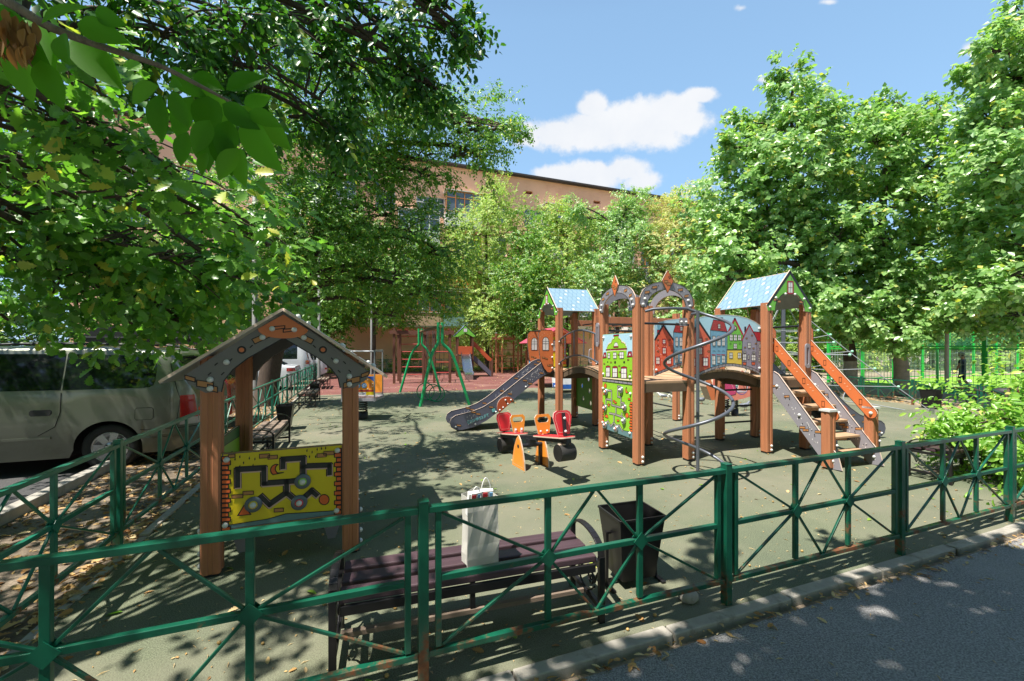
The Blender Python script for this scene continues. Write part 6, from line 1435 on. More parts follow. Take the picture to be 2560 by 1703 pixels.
def leaf_mesh(name, P, D, Nn, Ls, Ws, m, parent, shape='rhomb'):
    tv, tf = leaf_template(shape); D = norm(D); S = norm(np.cross(Nn, D)); Nn = np.cross(D, S); n, k = len(P), len(tv)
    v = (P[:, None, :] + D[:, None, :] * (tv[None, :, 0:1] * Ls[:, None, None]) + S[:, None, :] * (tv[None, :, 1:2] * Ws[:, None, None]) + Nn[:, None, :] * (tv[None, :, 2:3] * Ls[:, None, None])).reshape(-1, 3)
    if shape in ('oak', 'ash', 'oval'):                                  # drop doubled points at the ends by letting them coincide
        pass
    fl = [len(f) for f in tf]; flat = np.concatenate([np.array(f) for f in tf])
    loops = (flat[None, :] + (np.arange(n) * k)[:, None]).reshape(-1); tot = np.tile(np.array(fl), n); start = np.concatenate(([0], np.cumsum(tot)[:-1]))
    me = bpy.data.meshes.new(name); me.vertices.add(len(v)); me.vertices.foreach_set('co', v.astype(np.float32).ravel())
    me.loops.add(len(loops)); me.loops.foreach_set('vertex_index', loops.astype(np.int32)); me.polygons.add(len(tot)); me.polygons.foreach_set('loop_start', start.astype(np.int32)); me.polygons.foreach_set('loop_total', tot.astype(np.int32))
    me.materials.append(m); me.update(calc_edges=True); me.validate()
    o = bpy.data.objects.new(name, me); COL.objects.link(o)
    if parent is not None: o.parent = parent
    return o
def clump_twigs(rs, c, r, n, sub=9, tight=.34, shell=3.2):
    """n twig starts and directions in an uneven ellipsoid clump"""
    c = np.array(c); r = np.array(r); k = max(3, n // sub)
    d = norm(rs.normal(size=(k, 3))); rad = rs.uniform(.05, 1, (k, 1)) ** (1 / shell)
    ph = rs.uniform(0, 6.28, 3); lump = 1 + .22 * np.sin(3 * d[:, 0:1] + ph[0]) + .18 * np.sin(4 * d[:, 1:2] + ph[1]) + .15 * np.sin(5 * d[:, 2:3] + ph[2])
    sc = d * rad * lump; idx = rs.integers(0, k, n); p = sc[idx] + rs.normal(size=(n, 3)) * tight * .55
    o = norm(p * .8 + sc[idx] * .4 + rs.normal(size=(n, 3)) * .45)
    return c + p * r, o, c + sc * r
def twig_leaves(rs, P, D, tl, m, droop=.0, upn=.9, spread=.9, nb=(-.10, -.25, 0)):
    n = len(P); t = (np.arange(m) + .5) / m; side = norm(np.cross(D, np.array([0, 0, 1.]) + rs.normal(size=(n, 3)) * .35)); tls = tl * rs.uniform(.6, 1.3, (n, 1, 1))
    pos = P[:, None, :] + D[:, None, :] * (t[None, :, None] * tls); pos[:, :, 2] -= droop * (t[None, :] ** 2) * tls[:, :, 0]
    sg = np.where(np.arange(m) % 2 == 0, 1, -1)[None, :, None]
    ld = D[:, None, :] * .55 + side[:, None, :] * sg * spread + rs.normal(size=(n, m, 3)) * .4; ld[:, :, 2] -= droop * .8 + .38
    nn = np.array([0, 0, 1.])[None, None, :] * upn * .6 + rs.normal(size=(n, m, 3)) * .38 + D[:, None, :] * .6 + np.array(nb)
    return pos.reshape(-1, 3), ld.reshape(-1, 3), nn.reshape(-1, 3)
def limb(mb, rs, p, q, r0, r1, n=6, wob=.12, sag=0.):
    p, q = np.array(p, float), np.array(q, float); L_ = np.linalg.norm(q - p); pts = []
    for i in range(6):
        t = i / 5; w = wob * L_ * .35 * math.sin(math.pi * t); x = p + (q - p) * t + rs.normal(size=3) * w * .5; x[2] += L_ * (.12 - sag) * math.sin(math.pi * t); pts.append(x)
    sp = smooth_path(pts, 2); mb.tube(sp, [r0 + (r1 - r0) * i / (len(sp) - 1) for i in range(len(sp))], n)
BARK = mat('bark', '#4d4036', .9, var=.35, vs=6., bump=1., bs=30., streak=(8, 8, 1.5)); BARKL = mat('grey_bark', '#7d7264', .9, var=.3, vs=6., bump=1., bs=30., streak=(8, 8, 1.5))
def tree(name, label, base, trunk, clumps, lm, seed, tr=.2, leaf=(.12, .07, 'rhomb'), tl=.35, m=8, droop=.0, bark=None, group=None, hidden=None, limbs=True, upn=.9, cat='tree', whitewash=None, sub=9, tight=.34, nb=(-.30, -.65, .1), shell=3.2, lr=1.):
    """trunk: points from the ground up; clumps: (centre, radii, twigs) - each fed by a limb from the trunk"""
    rs = np.random.default_rng(seed); base = Vector(base); root = thing(name, label, cat, base, 0, group); b0 = np.array(base); bark = bark or BARK
    tp = [Vector(p) - base for p in trunk]; sp = smooth_path(tp, 4); k = len(sp); b = MB(); b.tube(sp, [tr * (1.25 if i == 0 else 1 - .62 * i / (k - 1)) for i in range(k)], 12)
    tops = sp[k // 3:]
    PP, DD, NN = [], [], []
    for c, r, n in clumps:
        c = np.array(c) - b0; P, D, S = clump_twigs(rs, c, r, n, sub, tight, shell); a, d, nn = twig_leaves(rs, P, D, tl, m, droop, upn, .9, nb); PP.append(a); DD.append(d); NN.append(nn)
        if limbs:
            st = min(tops, key=lambda q: (Vector(c) - q).length + .6 * max(0, q.z - c[2])); dist = (Vector(c) - st).length
            r0 = min(tr * .5, .02 + .022 * dist) * lr; limb(b, rs, st, c, r0, r0 * .4, 7)
            for q in S[rs.permutation(len(S))[:min(len(S), 9)]]: limb(b, rs, c + (np.array(st) - c) * rs.uniform(0, .25), q, r0 * .38, .006, 5)
    wood = b.build('trunk', [bark] + ([whitewash] if whitewash else []), root)
    if whitewash:
        for p in wood.data.polygons:
            if p.center.z < 1.35 and p.index < (k - 1) * 12: p.material_index = 1
    P, D, Nn = np.concatenate(PP), np.concatenate(DD), np.concatenate(NN); Lf = leaf[0] * rs.uniform(.65, 1.25, len(P)); leaf_mesh('crown', P, D, Nn, Lf, Lf * leaf[1] / leaf[0], lm, root, leaf[2])
    return root
def CL(px, py, d, rx, ry, n, dm=None): c = C(px, py, d); k = d / F; return (c, (rx * k, dm if dm else rx * k, ry * k), n)
LM_OAK = leafmat('oak_leaf', ['#4a7636', '#64983e', '#80b44c', '#5c8c3c', '#96c658'], trans=.48, rough=.34, spec=.6, yellow='#c9c65a')
LM_OAKD = leafmat('dark_oak_leaf', ['#2c5020', '#40702a', '#548a34', '#3a622c', '#66983e'], trans=.42, rough=.34, spec=.5, yellow='#8a9a3a')
LM_ELM = leafmat('elm_leaf', ['#4c7830', '#69963c', '#84b048', '#5e883a', '#9cc456'], trans=.46, rough=.38, spec=.5, yellow='#c6bc54')
LM_ACA = leafmat('acacia_leaf', ['#809c4c', '#9cb858', '#b4ca68', '#8eac54', '#c8d47a'], trans=.42, rough=.45, yellow='#d0c05c')
LM_MAP = leafmat('maple_leaf', ['#6a9650', '#88b064', '#a4c67c', '#789c5a', '#bcd692'], trans=.42, rough=.32, spec=.6, yellow='#cfca60')
LM_PALE = leafmat('pale_leaf', ['#a6ae66', '#bcbe74', '#ccc884', '#aeb26a', '#d2c486'], trans=.42, rough=.5, yellow='#d8ae66')
LM_BUSH = leafmat('bush_leaf', ['#669638', '#84b244', '#9cc656', '#74a440', '#b2d468'], trans=.48, rough=.34, spec=.55, yellow='#d8d478')
LM_ASH = leafmat('ash_leaf', ['#46801e', '#589426', '#6ea834'], trans=.6, rough=.5, spec=.3)

# --- near oak: trunk just off the left edge of the view, its boughs hang over the parked cars and the path
oak_base = (-4.0, .9, -.02)
near = [CL(40, 230, 2.5, 130, 58, 16, .55), CL(180, 310, 2.6, 130, 58, 18, .55), CL(330, 360, 2.7, 130, 55, 18, .55), CL(450, 430, 2.9, 120, 55, 16, .55), CL(560, 500, 3.1, 110, 49, 14, .55), CL(640, 570, 3.3, 80, 37, 9, .55), CL(60, 400, 2.9, 120, 49, 12, .55), CL(480, 540, 3.3, 120, 43, 12, .55),
        CL(280, 250, 2.9, 90, 37, 8, .55), CL(120, 160, 3.0, 100, 37, 8, .55), CL(690, 620, 3.6, 45, 21, 8, .55)]
low = [CL(40, 540, 3.6, 130, 100, 49), CL(190, 560, 3.8, 140, 100, 58), CL(330, 610, 4.0, 140, 95, 58), CL(460, 650, 4.2, 130, 95, 55), CL(580, 690, 4.4, 110, 85, 46), CL(110, 680, 4.2, 130, 85, 49), CL(250, 720, 4.4, 120, 70, 49), CL(390, 760, 4.7, 110, 70, 49), CL(470, 810, 5.0, 75, 55, 34), CL(640, 720, 4.9, 70, 60, 24), CL(20, 800, 4.4, 90, 60, 18), CL(330, 810, 5.0, 60, 35, 14)]
high = [CL(470, 90, 4.2, 130, 110, 66), CL(620, 60, 4.6, 120, 110, 66), CL(560, 200, 4.8, 110, 90, 55), CL(700, 180, 5.0, 95, 120, 60), CL(770, 60, 5.2, 90, 110, 60), CL(800, 250, 5.4, 70, 120, 55), CL(840, 330, 5.8, 48, 90, 30), CL(300, 60, 4.0, 130, 80, 49), CL(900, 180, 5.6, 50, 90, 54),
        CL(960, 60, 5.8, 70, 100, 90), CL(1030, 130, 6.0, 50, 90, 72), CL(1080, 210, 6.2, 38, 55, 45), CL(1100, 40, 6.0, 34, 40, 23), CL(1130, 25, 6.1, 34, 34, 32), CL(1160, 80, 6.2, 26, 36, 32), CL(1168, 125, 6.3, 18, 28, 19), CL(1110, 245, 6.4, 26, 26, 18)]
over = [((-5.5, 2.2, 4.7), (1.3, 1.4, .9), 150), ((-5.6, 4.2, 5.2), (1.6, 1.6, 1.0), 190), ((-6.8, 2.4, 4.4), (1.5, 1.6, 1.0), 150), ((-7.4, 5.2, 4.8), (1.6, 1.6, 1.1), 170), ((-5.4, .5, 5.5), (1.6, 1.5, 1.1), 140), ((-4.6, -.9, 5.4), (1.5, 1.4, 1.0), 130), ((-4.3, 4.1, 6.6), (1.2, 1.1, .8), 90), ((-4.0, 5.9, 7.2), (1.3, 1.2, .8), 90), ((-5.2, 7.8, 7.4), (1.4, 1.2, .8), 90), ((-3.4, 3.0, 6.6), (.9, .8, .6), 40), ((-3.2, .8, 5.2), (.9, .7, .5), 40), ((-2.0, .2, 5.2), (.8, .6, .5), 36)]
tree('oak_tree', 'spreading oak whose lobed leaves hang over the silver minivan', oak_base, [oak_base, (-4.05, .95, 1.6), (-3.9, 1.1, 3.0), (-3.7, 1.3, 4.6), (-3.4, 1.6, 6.2), (-3.0, 2.0, 7.4)], near + low, LM_OAK, 11, tr=.26, leaf=(.12, .085, 'oak'), tl=.38, m=8, droop=.15, upn=.75, sub=4, tight=.55, nb=(.1, -.7, .15), shell=1.4, lr=.35)
tree('oak_tree', 'tall oak whose dark leafy streamers hang from the top of the sky', (-4.9, 3.6, -.02), [(-4.9, 3.6, -.02), (-4.95, 3.65, 2.2), (-4.8, 3.75, 4.2), (-4.5, 4.0, 6.0), (-4.0, 4.4, 7.6), (-3.4, 4.8, 8.6)], high + over, LM_OAKD, 12, tr=.2, leaf=(.11, .07, 'oval'), tl=.42, m=9, droop=.5, upn=.9, sub=8, lr=.6)
# --- trees behind the camera along the path: they throw the shade on the path and the front fence
shade = [((-1.6, -1.6, 5.0), (1.8, 1.6, 1.0), 225), ((.2, -1.0, 5.4), (1.7, 1.5, 1.0), 210), ((1.8, -.3, 5.8), (1.6, 1.3, .9), 195), ((3.2, .1, 6.2), (1.5, 1.2, .9), 165), ((.6, -2.4, 5.2), (2.0, 1.6, 1.2), 225), ((2.6, -1.9, 5.6), (1.9, 1.5, 1.1), 225), ((4.4, -.6, 5.8), (1.6, 1.2, 1.0), 180), ((1.2, .6, 7.4), (1.3, 1.0, .8), 90), ((-.6, .3, 6.8), (1.2, .9, .7), 90), ((-3.2, -2.4, 5.0), (1.8, 1.6, 1.0), 180), ((4.8, -2.6, 5.2), (1.8, 1.5, 1.1), 165), ((6.0, -1.2, 5.0), (1.5, 1.3, 1.0), 120), ((2.9, 1.2, 6.0), (1.2, .8, .7), 112), ((1.4, .7, 6.), (1.1, .7, .6), 90), ((-.2, .3, 6.), (1.1, .7, .6), 82), ((4.6, 1.7, 6.2), (1.2, .8, .7), 112), ((6.4, 2.3, 6.2), (1.2, .8, .7), 105)]
at = tree('ash_tree', 'ash over the path whose large leaflets and dry keys dangle close by', (-1.9, -2.2, -.02), [(-1.9, -2.2, -.02), (-1.85, -2.2, 2.0), (-1.5, -2.1, 3.8), (-.6, -1.8, 5.0), (.8, -1.5, 5.6), (2.6, -1.3, 5.9)], shade, LM_ELM, 13, tr=.2, leaf=(.23, .15, 'rhomb'), tl=.42, m=9, droop=.3)
ab = np.array(at.location)
# its lowest twig reaches into the picture
tw = [C(-420, -260, .95), C(-120, -70, .9), C(20, 5, .88), C(130, 70, .88), C(280, 125, .9), C(400, 165, .92), C(520, 225, .95), C(590, 262, .98)]
b = MB(); sp = smooth_path([Vector((-1.5, -2.1, 3.8)), Vector((-1.9, -.6, 3.3))] + tw, 5); b.tube([p - Vector(ab) for p in sp], [.016 - .0135 * i / (len(sp) - 1) for i in range(len(sp))], 8)
rs = np.random.default_rng(5); PP, DD, NN, LL = [], [], [], []
def leafat(px, py, d, ang, ln, tilt=.3, nz=(.1, -.9, .0)):
    """one big leaflet: starts at a survey point and runs at an angle across the view"""
    a = math.radians(ang); PP.append(np.array(C(px, py, d)) - ab); DD.append((math.cos(a), tilt * rs.uniform(-1, 1), math.sin(a))); NN.append(np.array(nz) + rs.normal(size=3) * .3); LL.append(.8 * ln * d / F)
for px, py, an, ln in ((60, 50, -60, 180), (110, 60, 25, 150), (130, 75, -95, 150), (180, 90, -40, 200), (150, 85, -70, 130), (20, 30, -100, 220), (-30, 20, -50, 260), (230, 30, -30, 110), (100, 150, -75, 150), (190, 60, -20, 150), (40, 120, -80, 160),
                       (420, 170, -35, 130), (480, 190, -20, 110), (500, 215, -60, 160), (400, 215, 190, 130), (400, 235, -95, 140), (440, 225, -75, 110), (480, 240, -120, 150), (520, 240, -80, 170), (560, 260, -30, 130), (590, 265, -40, 190), (600, 280, -65, 220), (620, 280, -15, 110), (470, 330, -115, 110), (500, 320, -85, 130), (540, 330, -70, 150), (590, 370, -120, 120), (600, 370, -80, 130), (570, 300, -90, 140), (530, 300, -100, 120), (450, 215, 160, 70), (560, 225, 20, 130), (610, 260, 5, 90), (520, 380, -95, 80)):
    leafat(px + rs.uniform(-8, 8), py, rs.uniform(.84, 1.02), an + rs.uniform(-8, 8), ln)
Lf = np.array(LL); b.build('twig', BARKL, at)
leaf_mesh('leaflet_foliage', np.array(PP), np.array(DD, float), np.array(NN, float), Lf, Lf * .52, LM_ASH, at, 'ash')
PP, DD, NN = [], [], []
KEY = leafmat('dry_key', ['#6b4a26', '#8a6332', '#a67c44'], trans=.3, rough=.6, tint=(1., .9, .6))
for k in range(62):
    px, py = (rs.uniform(-10, 60), rs.uniform(20, 120)) if k < 34 else (rs.uniform(55, 95), rs.uniform(50, 130)); PP.append(np.array(C(px, py, rs.uniform(.84, .92))) - ab); DD.append((rs.normal() * .18, rs.normal() * .2, -1)); NN.append((rs.normal(), -1, rs.normal() * .2))
leaf_mesh('dry_key_foliage', np.array(PP), np.array(DD, float), np.array(NN, float), np.full(62, .043), np.full(62, .016), KEY, at, 'ash')

# --- the big elm behind the playhouse, between the cars and the swing
elm = [CL(690, 300, 11, 120, 110, 416), CL(760, 200, 11.5, 120, 120, 416), CL(860, 280, 11.5, 120, 110, 448), CL(960, 300, 12, 110, 90, 416), CL(1050, 300, 12, 95, 70, 352), CL(1150, 310, 12, 95, 55, 304), CL(1230, 330, 12, 70, 38, 176), CL(1295, 325, 12, 28, 20, 41), CL(700, 460, 11.5, 110, 100, 416), CL(820, 430, 11.5, 120, 100, 448), CL(930, 420, 12, 110, 80, 384), CL(1060, 400, 12.2, 80, 55, 208), CL(1200, 390, 12.2, 45, 45, 112), CL(1090, 445, 12.4, 45, 35, 64), CL(760, 570, 11.5, 120, 90, 416), CL(880, 570, 12, 120, 90, 416), CL(980, 540, 12.5, 90, 90, 352), CL(1060, 600, 13, 80, 80, 304), CL(700, 660, 11.5, 90, 70, 192), CL(830, 700, 12.2, 110, 70, 320), CL(940, 700, 12.5, 90, 70, 304), CL(1040, 700, 13, 85, 60, 256), CL(1100, 740, 13.4, 60, 45, 128), CL(980, 790, 13.2, 60, 35, 96), CL(640, 560, 11, 90, 90, 240), CL(900, 150, 12, 90, 80, 192), CL(680, 90, 11, 130, 90, 320), CL(1080, 245, 12.2, 40, 30, 57), CL(1130, 640, 13.5, 50, 60, 128)]
tree('elm_tree', 'wide small-leaved elm with a dark leaning limb behind the playhouse', (-7.3, 12.2, -.02), [(-7.3, 12.2, -.02), (-7.0, 12.2, 1.8), (-6.4, 12.3, 3.4), (-5.8, 12.4, 5.2), (-5.3, 12.4, 7.2), (-4.8, 12.4, 9.0)], elm, LM_ELM, 21, tr=.3, leaf=(.10, .06, 'rhomb'), tl=.40, m=10, droop=.1)
# --- trees across the parking place
bgl = [((-15.5, 9.5), 8.5, 3.2, 'dense dark green tree beyond the silver minivan'), ((-17, 15), 9.5, 3.6, 'leafy tree beyond the red hatchback'), ((-16, 21), 10, 3.6, 'tall tree behind the tall white van'), ((-12.5, 27), 10.5, 3.6, 'tree behind the end of the parked row'), ((-22, 12), 11, 3.8, 'tall tree standing far beyond the minivan roof')]
for i, ((x, y), h, r_, lab) in enumerate(bgl):
    rs = np.random.default_rng(40 + i); cls = []
    for k in range(13):
        a = rs.uniform(0, 6.28); rr2 = r_ * rs.uniform(.15, .85); z = h * rs.uniform(.18, .92); s = r_ * rs.uniform(.34, .5) * (1 - .25 * z / h); cls.append(((x + rr2 * math.cos(a), y + rr2 * math.sin(a), z), (s, s, s * .8), 230))
    tree('broadleaf_tree', lab, (x, y, -.05), [(x, y, -.05), (x + .1, y, h * .35), (x - .1, y + .1, h * .7)], cls, LM_ELM, 50 + i, tr=.2, leaf=(.17, .11, 'rhomb'), tl=.5, m=9, group='trees beyond the parking place')
for i, (x, y, w_, h, lab) in enumerate(((-13.5, 5.5, 2.6, 2.6, 'clipped bush showing over the minivan bonnet'), (-14.5, 11.5, 2.8, 2.8, 'broad bush behind the red hatchback'), (-13.2, 17.5, 2.6, 2.6, 'bush behind the white sedan'))):
    tree('bush', lab, (x, y, -.05), [(x, y, -.05), (x, y, .8), (x, y, 1.4)], [((x + dx * w_ * .5, y + dy * w_ * .5, h * .5), (w_ * .5, w_ * .5, h * .5), 170) for dx, dy in ((-1, 0), (1, 0), (0, 1), (0, -1), (0, 0))], LM_ELM, 70 + i, tr=.06, leaf=(.12, .07, 'rhomb'), tl=.35, m=8, cat='bush', group='bushes across the parking place')
for i, (x, y, h, lab) in enumerate(((-9.5, -6.5, 8.5, 'tree behind the camera beside the road end'), (-5.0, -9.0, 9, 'tree behind the camera across the path'), (-14, -3.5, 8.5, 'tree past the open end of the parking row'), (2.5, -8.5, 9, 'tree behind the camera in the middle of the verge'), (9.5, -7.0, 9, 'tree behind the camera down the path'))):  # unseen trees, added to darken the van's reflections and block sky light behind
    rs = np.random.default_rng(240 + i); cls = []
    for k in range(12):
        a = rs.uniform(0, 6.28); rr2 = 3.2 * rs.uniform(.1, .9); z = h * rs.uniform(.12, .92); s_ = 3.2 * rs.uniform(.36, .52); cls.append(((x + rr2 * math.cos(a), y + rr2 * math.sin(a), z), (s_, s_, s_ * .8), 90))
    tree('broadleaf_tree', lab, (x, y, -.05), [(x, y, -.05), (x, y, h * .4), (x, y, h * .7)], cls, LM_ELM, 250 + i, tr=.2, leaf=(.26, .16, 'rhomb'), tl=.55, m=9, group='trees behind the camera')
# --- row of trees before the building
row = [('elm_tree', 'forked small tree behind the far fence, left of the climbing frame', (931, 27.5), [(930, 640, 90, 60), (860, 700, 80, 60), (1000, 700, 80, 60), (930, 740, 100, 50), (890, 600, 60, 40), (1040, 640, 60, 60), (840, 780, 60, 40), (1000, 780, 60, 35)], LM_ELM, .14),
       ('acacia_tree', 'feathery yellow-green tree with a slim top, before the building window band', (1215, 29.5), [(1240, 530, 60, 45), (1215, 500, 34, 34), (1235, 475, 16, 20), (1190, 590, 75, 50), (1270, 590, 70, 50), (1220, 660, 80, 60), (1160, 690, 60, 60), (1290, 680, 60, 60), (1230, 750, 80, 60), (1170, 800, 60, 50), (1260, 810, 70, 45), (1200, 855, 60, 30)], LM_ACA, .13),
       ('acacia_tree', 'dark-cored acacia just behind the left tower roof', (1318, 28), [(1330, 640, 60, 60), (1300, 710, 60, 60), (1340, 740, 60, 60), (1290, 790, 60, 50), (1350, 810, 60, 50), (1320, 570, 50, 40), (1370, 690, 50, 50)], LM_ELM, .13),
       ('acacia_tree', 'light green tree between the left tower and the arches', (1415, 29), [(1420, 560, 60, 45), (1385, 540, 40, 30), (1470, 590, 60, 45), (1400, 640, 80, 60), (1480, 670, 70, 60), (1420, 740, 80, 50), (1370, 600, 40, 40)], LM_ACA, .13),
       ('maple_tree', 'narrow deep green tree in front of the right end of the building', (1540, 27), [(1570, 520, 40, 30), (1590, 490, 20, 16), (1530, 580, 50, 50), (1590, 590, 46, 40), (1545, 650, 70, 50), (1500, 700, 60, 60), (1600, 690, 60, 50), (1550, 750, 80, 50), (1450, 520, 26, 22), (1465, 545, 30, 22), (1560, 545, 36, 30)], LM_MAP, .14),
       ('pale_tree', 'dry yellowish tree right of the building front', (1690, 26), [(1700, 520, 60, 40), (1660, 560, 50, 45), (1740, 560, 60, 50), (1690, 610, 80, 60), (1650, 680, 60, 60), (1730, 690, 80, 60), (1780, 630, 60, 50), (1690, 760, 90, 50)], LM_PALE, .12),
       ('maple_tree', 'dark leafy tree behind the arched tower and stair tower', (1790, 24), [(1800, 640, 70, 60), (1760, 720, 80, 60), (1850, 720, 70, 60), (1820, 800, 90, 50), (1900, 790, 70, 50), (1740, 810, 70, 40)], LM_MAP, .15)]
for i, (nm_, lab, (px, d), cl_, lm, ls) in enumerate(row):
    x = (px - CX) / F * d; rs = np.random.default_rng(90 + i); cls = [CL(a, b_, d + rs.uniform(-1.2, 1.2), rx * 1.1, ry * 1.1, int(rx * ry * .12) + 44) for a, b_, rx, ry in cl_]; zt_ = max(c[0].z for c in cls)
    tree(nm_, lab, (x, d, -.03), [(x, d, -.03), (x + .1, d, 1.6), (x + .05, d + .1, zt_ * .5), (x, d, zt_ * .8)], cls, lm, 100 + i, tr=.17, leaf=(ls * 1.2, ls * .68, 'rhomb'), tl=.5, m=9, group='trees in front of the building', droop=.15)
# --- two maples by the court and the big one at the edge
WWASH = mat('worn_whitewash', '#8f867a', .9, var=.25, vs=8., bump=.8, bs=30.)
m1 = [(1985, 200, 34, 40), (1990, 260, 60, 45), (2040, 270, 40, 36), (1850, 320, 34, 26), (1905, 330, 40, 36), (1975, 330, 70, 50), (2060, 320, 46, 26), (2100, 280, 26, 20), (1830, 370, 34, 22), (1880, 400, 70, 50), (1990, 410, 80, 60), (2080, 400, 50, 40), (1850, 480, 90, 50), (1960, 500, 90, 60), (2070, 490, 70, 60), (1790, 560, 80, 50), (1890, 580, 100, 60), (2010, 590, 90, 60), (1800, 640, 90, 50), (1920, 670, 110, 50), (2040, 690, 90, 55), (1880, 740, 80, 40), (2080, 760, 80, 45), (2150, 700, 60, 50), (2010, 780, 70, 40), (2130, 810, 60, 35), (1800, 700, 60, 40), (2100, 590, 60, 50)]
tree('maple_tree', 'tall sunlit maple, the left of two trunks by the green court fence', (12.9, 15.7, -.02), [(12.9, 15.7, -.02), (12.85, 15.7, 1.6), (12.3, 15.6, 3.4), (11.4, 15.6, 5.2), (10.9, 15.6, 7.2), (10.6, 15.6, 9.8)], [CL(a, b_, 15.4 + ((a * 7 + b_ * 3) % 23) / 10 - 1.2, rx * 1.12, ry * 1.15, int(rx * ry * .046) + 16) for a, b_, rx, ry in m1], LM_MAP, 31, tr=.23, leaf=(.19, .15, 'rhomb'), tl=.46, m=9, whitewash=WWASH, group='maples by the court')
m2 = [(2240, 255, 26, 22), (2225, 300, 44, 40), (2180, 350, 46, 40), (2260, 350, 50, 40), (2330, 300, 40, 24), (2365, 270, 30, 18), (2300, 350, 50, 40), (2150, 420, 60, 50), (2240, 430, 80, 50), (2330, 420, 60, 45), (2190, 510, 80, 60), (2290, 520, 80, 60), (2390, 500, 60, 50), (2230, 600, 90, 60), (2340, 620, 90, 55), (2180, 690, 70, 50), (2280, 710, 90, 55), (2400, 680, 60, 50), (2230, 790, 80, 45), (2320, 790, 80, 45), (2410, 760, 60, 40), (2180, 800, 60, 40), (2260, 840, 50, 26)]
tree('maple_tree', 'second maple with a leaning trunk by the green court fence', (14.3, 15.1, -.02), [(14.3, 15.1, -.02), (14.2, 15.1, 1.5), (13.7, 15.1, 3.0), (13.5, 15.1, 5.0), (13.6, 15.1, 7.2), (13.8, 15.1, 8.8)], [CL(a, b_, 14.9 + ((a * 5 + b_ * 3) % 21) / 10 - 1.1, rx * 1.1, ry * 1.12, int(rx * ry * .042) + 14) for a, b_, rx, ry in m2], LM_MAP, 32, tr=.24, leaf=(.19, .15, 'rhomb'), tl=.46, m=9, whitewash=WWASH, group='maples by the court')
m3 = [(2545, 30, 40, 50), (2560, 110, 70, 60), (2480, 130, 40, 26), (2520, 200, 60, 45), (2450, 170, 30, 20), (2590, 230, 80, 70), (2500, 280, 50, 50), (2560, 330, 70, 60), (2470, 350, 50, 40), (2430, 300, 20, 40), (2420, 360, 40, 30), (2520, 420, 80, 50), (2450, 450, 60, 50), (2580, 480, 70, 60), (2500, 540, 80, 50), (2560, 620, 80, 60), (2460, 610, 70, 50), (2520, 700, 80, 50), (2450, 720, 50, 40), (2580, 760, 60, 50), (2650, 300, 90, 90), (2660, 120, 90, 90), (2650, 550, 90, 90), (2540, 790, 50, 30)]
tree('maple_tree', 'largest maple filling the edge of the view above the leafy bush', (17.6, 12.2, -.02), [(17.6, 12.2, -.02), (17.5, 12.2, 2.0), (17.0, 12.1, 4.2), (16.4, 12.0, 6.8), (16.0, 12.0, 9.6)], [CL(a, b_, 12.2 + ((a * 5 + b_ * 3) % 21) / 10 - 1.1, rx * 1.1, ry * 1.1, int(rx * ry * .040) + 14) for a, b_, rx, ry in m3], LM_MAP, 33, tr=.28, leaf=(.17, .13, 'rhomb'), tl=.42, m=9)
# --- far trees behind the court
for i, (px, d, h, r_, lab) in enumerate(((1990, 31, 7.5, 3.2, 'far tree behind the stair tower and rope climber'), (2110, 34, 8.5, 3.4, 'far tree behind the corner of the court'), (2230, 36, 8, 3.4, 'far tree seen through the court mesh between the maples'), (2330, 34, 7.5, 3.2, 'far tree behind the basketball backboard'), (2440, 33, 9, 3.6, 'far tree over the end of the court'), (2560, 31, 9, 3.6, 'far tree at the edge of the view behind the court'))):
    x = (px - CX) / F * d; rs = np.random.default_rng(140 + i); cls = []
    for k in range(12):
        a = rs.uniform(0, 6.28); rr2 = r_ * rs.uniform(.1, .9); z = h * rs.uniform(.08, .92); s = r_ * rs.uniform(.36, .5); cls.append(((x + rr2 * math.cos(a), d + rr2 * math.sin(a), z), (s, s, s * .8), 190))
    tree('broadleaf_tree', lab, (x, d, -.06), [(x, d, -.06), (x, d, h * .4), (x, d, h * .7)], cls, LM_ACA if i % 2 else LM_ELM, 150 + i, tr=.18, leaf=(.2, .12, 'rhomb'), tl=.55, m=9, group='far trees behind the court')
# low greenery along the far fence
for i, (px, d, w_, h, lm, lab) in enumerate(((1010, 30.5, 1.6, 1.3, LM_ELM, 'low shrub at the far fence behind the climbing frame'), (1240, 31.2, 1.5, 1.2, LM_ACA, 'low yellow-green shrub at the far fence left of the red climbing frame'), (1330, 32, 1.6, 1.5, LM_ACA, 'low shrub behind the red-rung climbing frame'), (1560, 33, 2.2, 2.0, LM_MAP, 'green shrub at the far fence behind the arched tower'), (1750, 29, 2.2, 1.9, LM_MAP, 'green shrub behind the pink spring rider'), (1930, 26, 2.0, 1.8, LM_ACA, 'shrub behind the stair tower slide'))):
    x = (px - CX) / F * d; tree('shrub', lab, (x, d, -.03), [(x, d, -.03), (x, d, .4), (x, d, .8)], [((x + dx, d + dy, h * .5), (w_ * .6, w_ * .5, h * .5), 70) for dx, dy in ((-w_ * .5, 0), (w_ * .5, .2), (0, -.2))], lm, 170 + i, tr=.04, leaf=(.13, .07, 'rhomb'), tl=.3, m=8, cat='shrub', group='shrubs along the far fence')
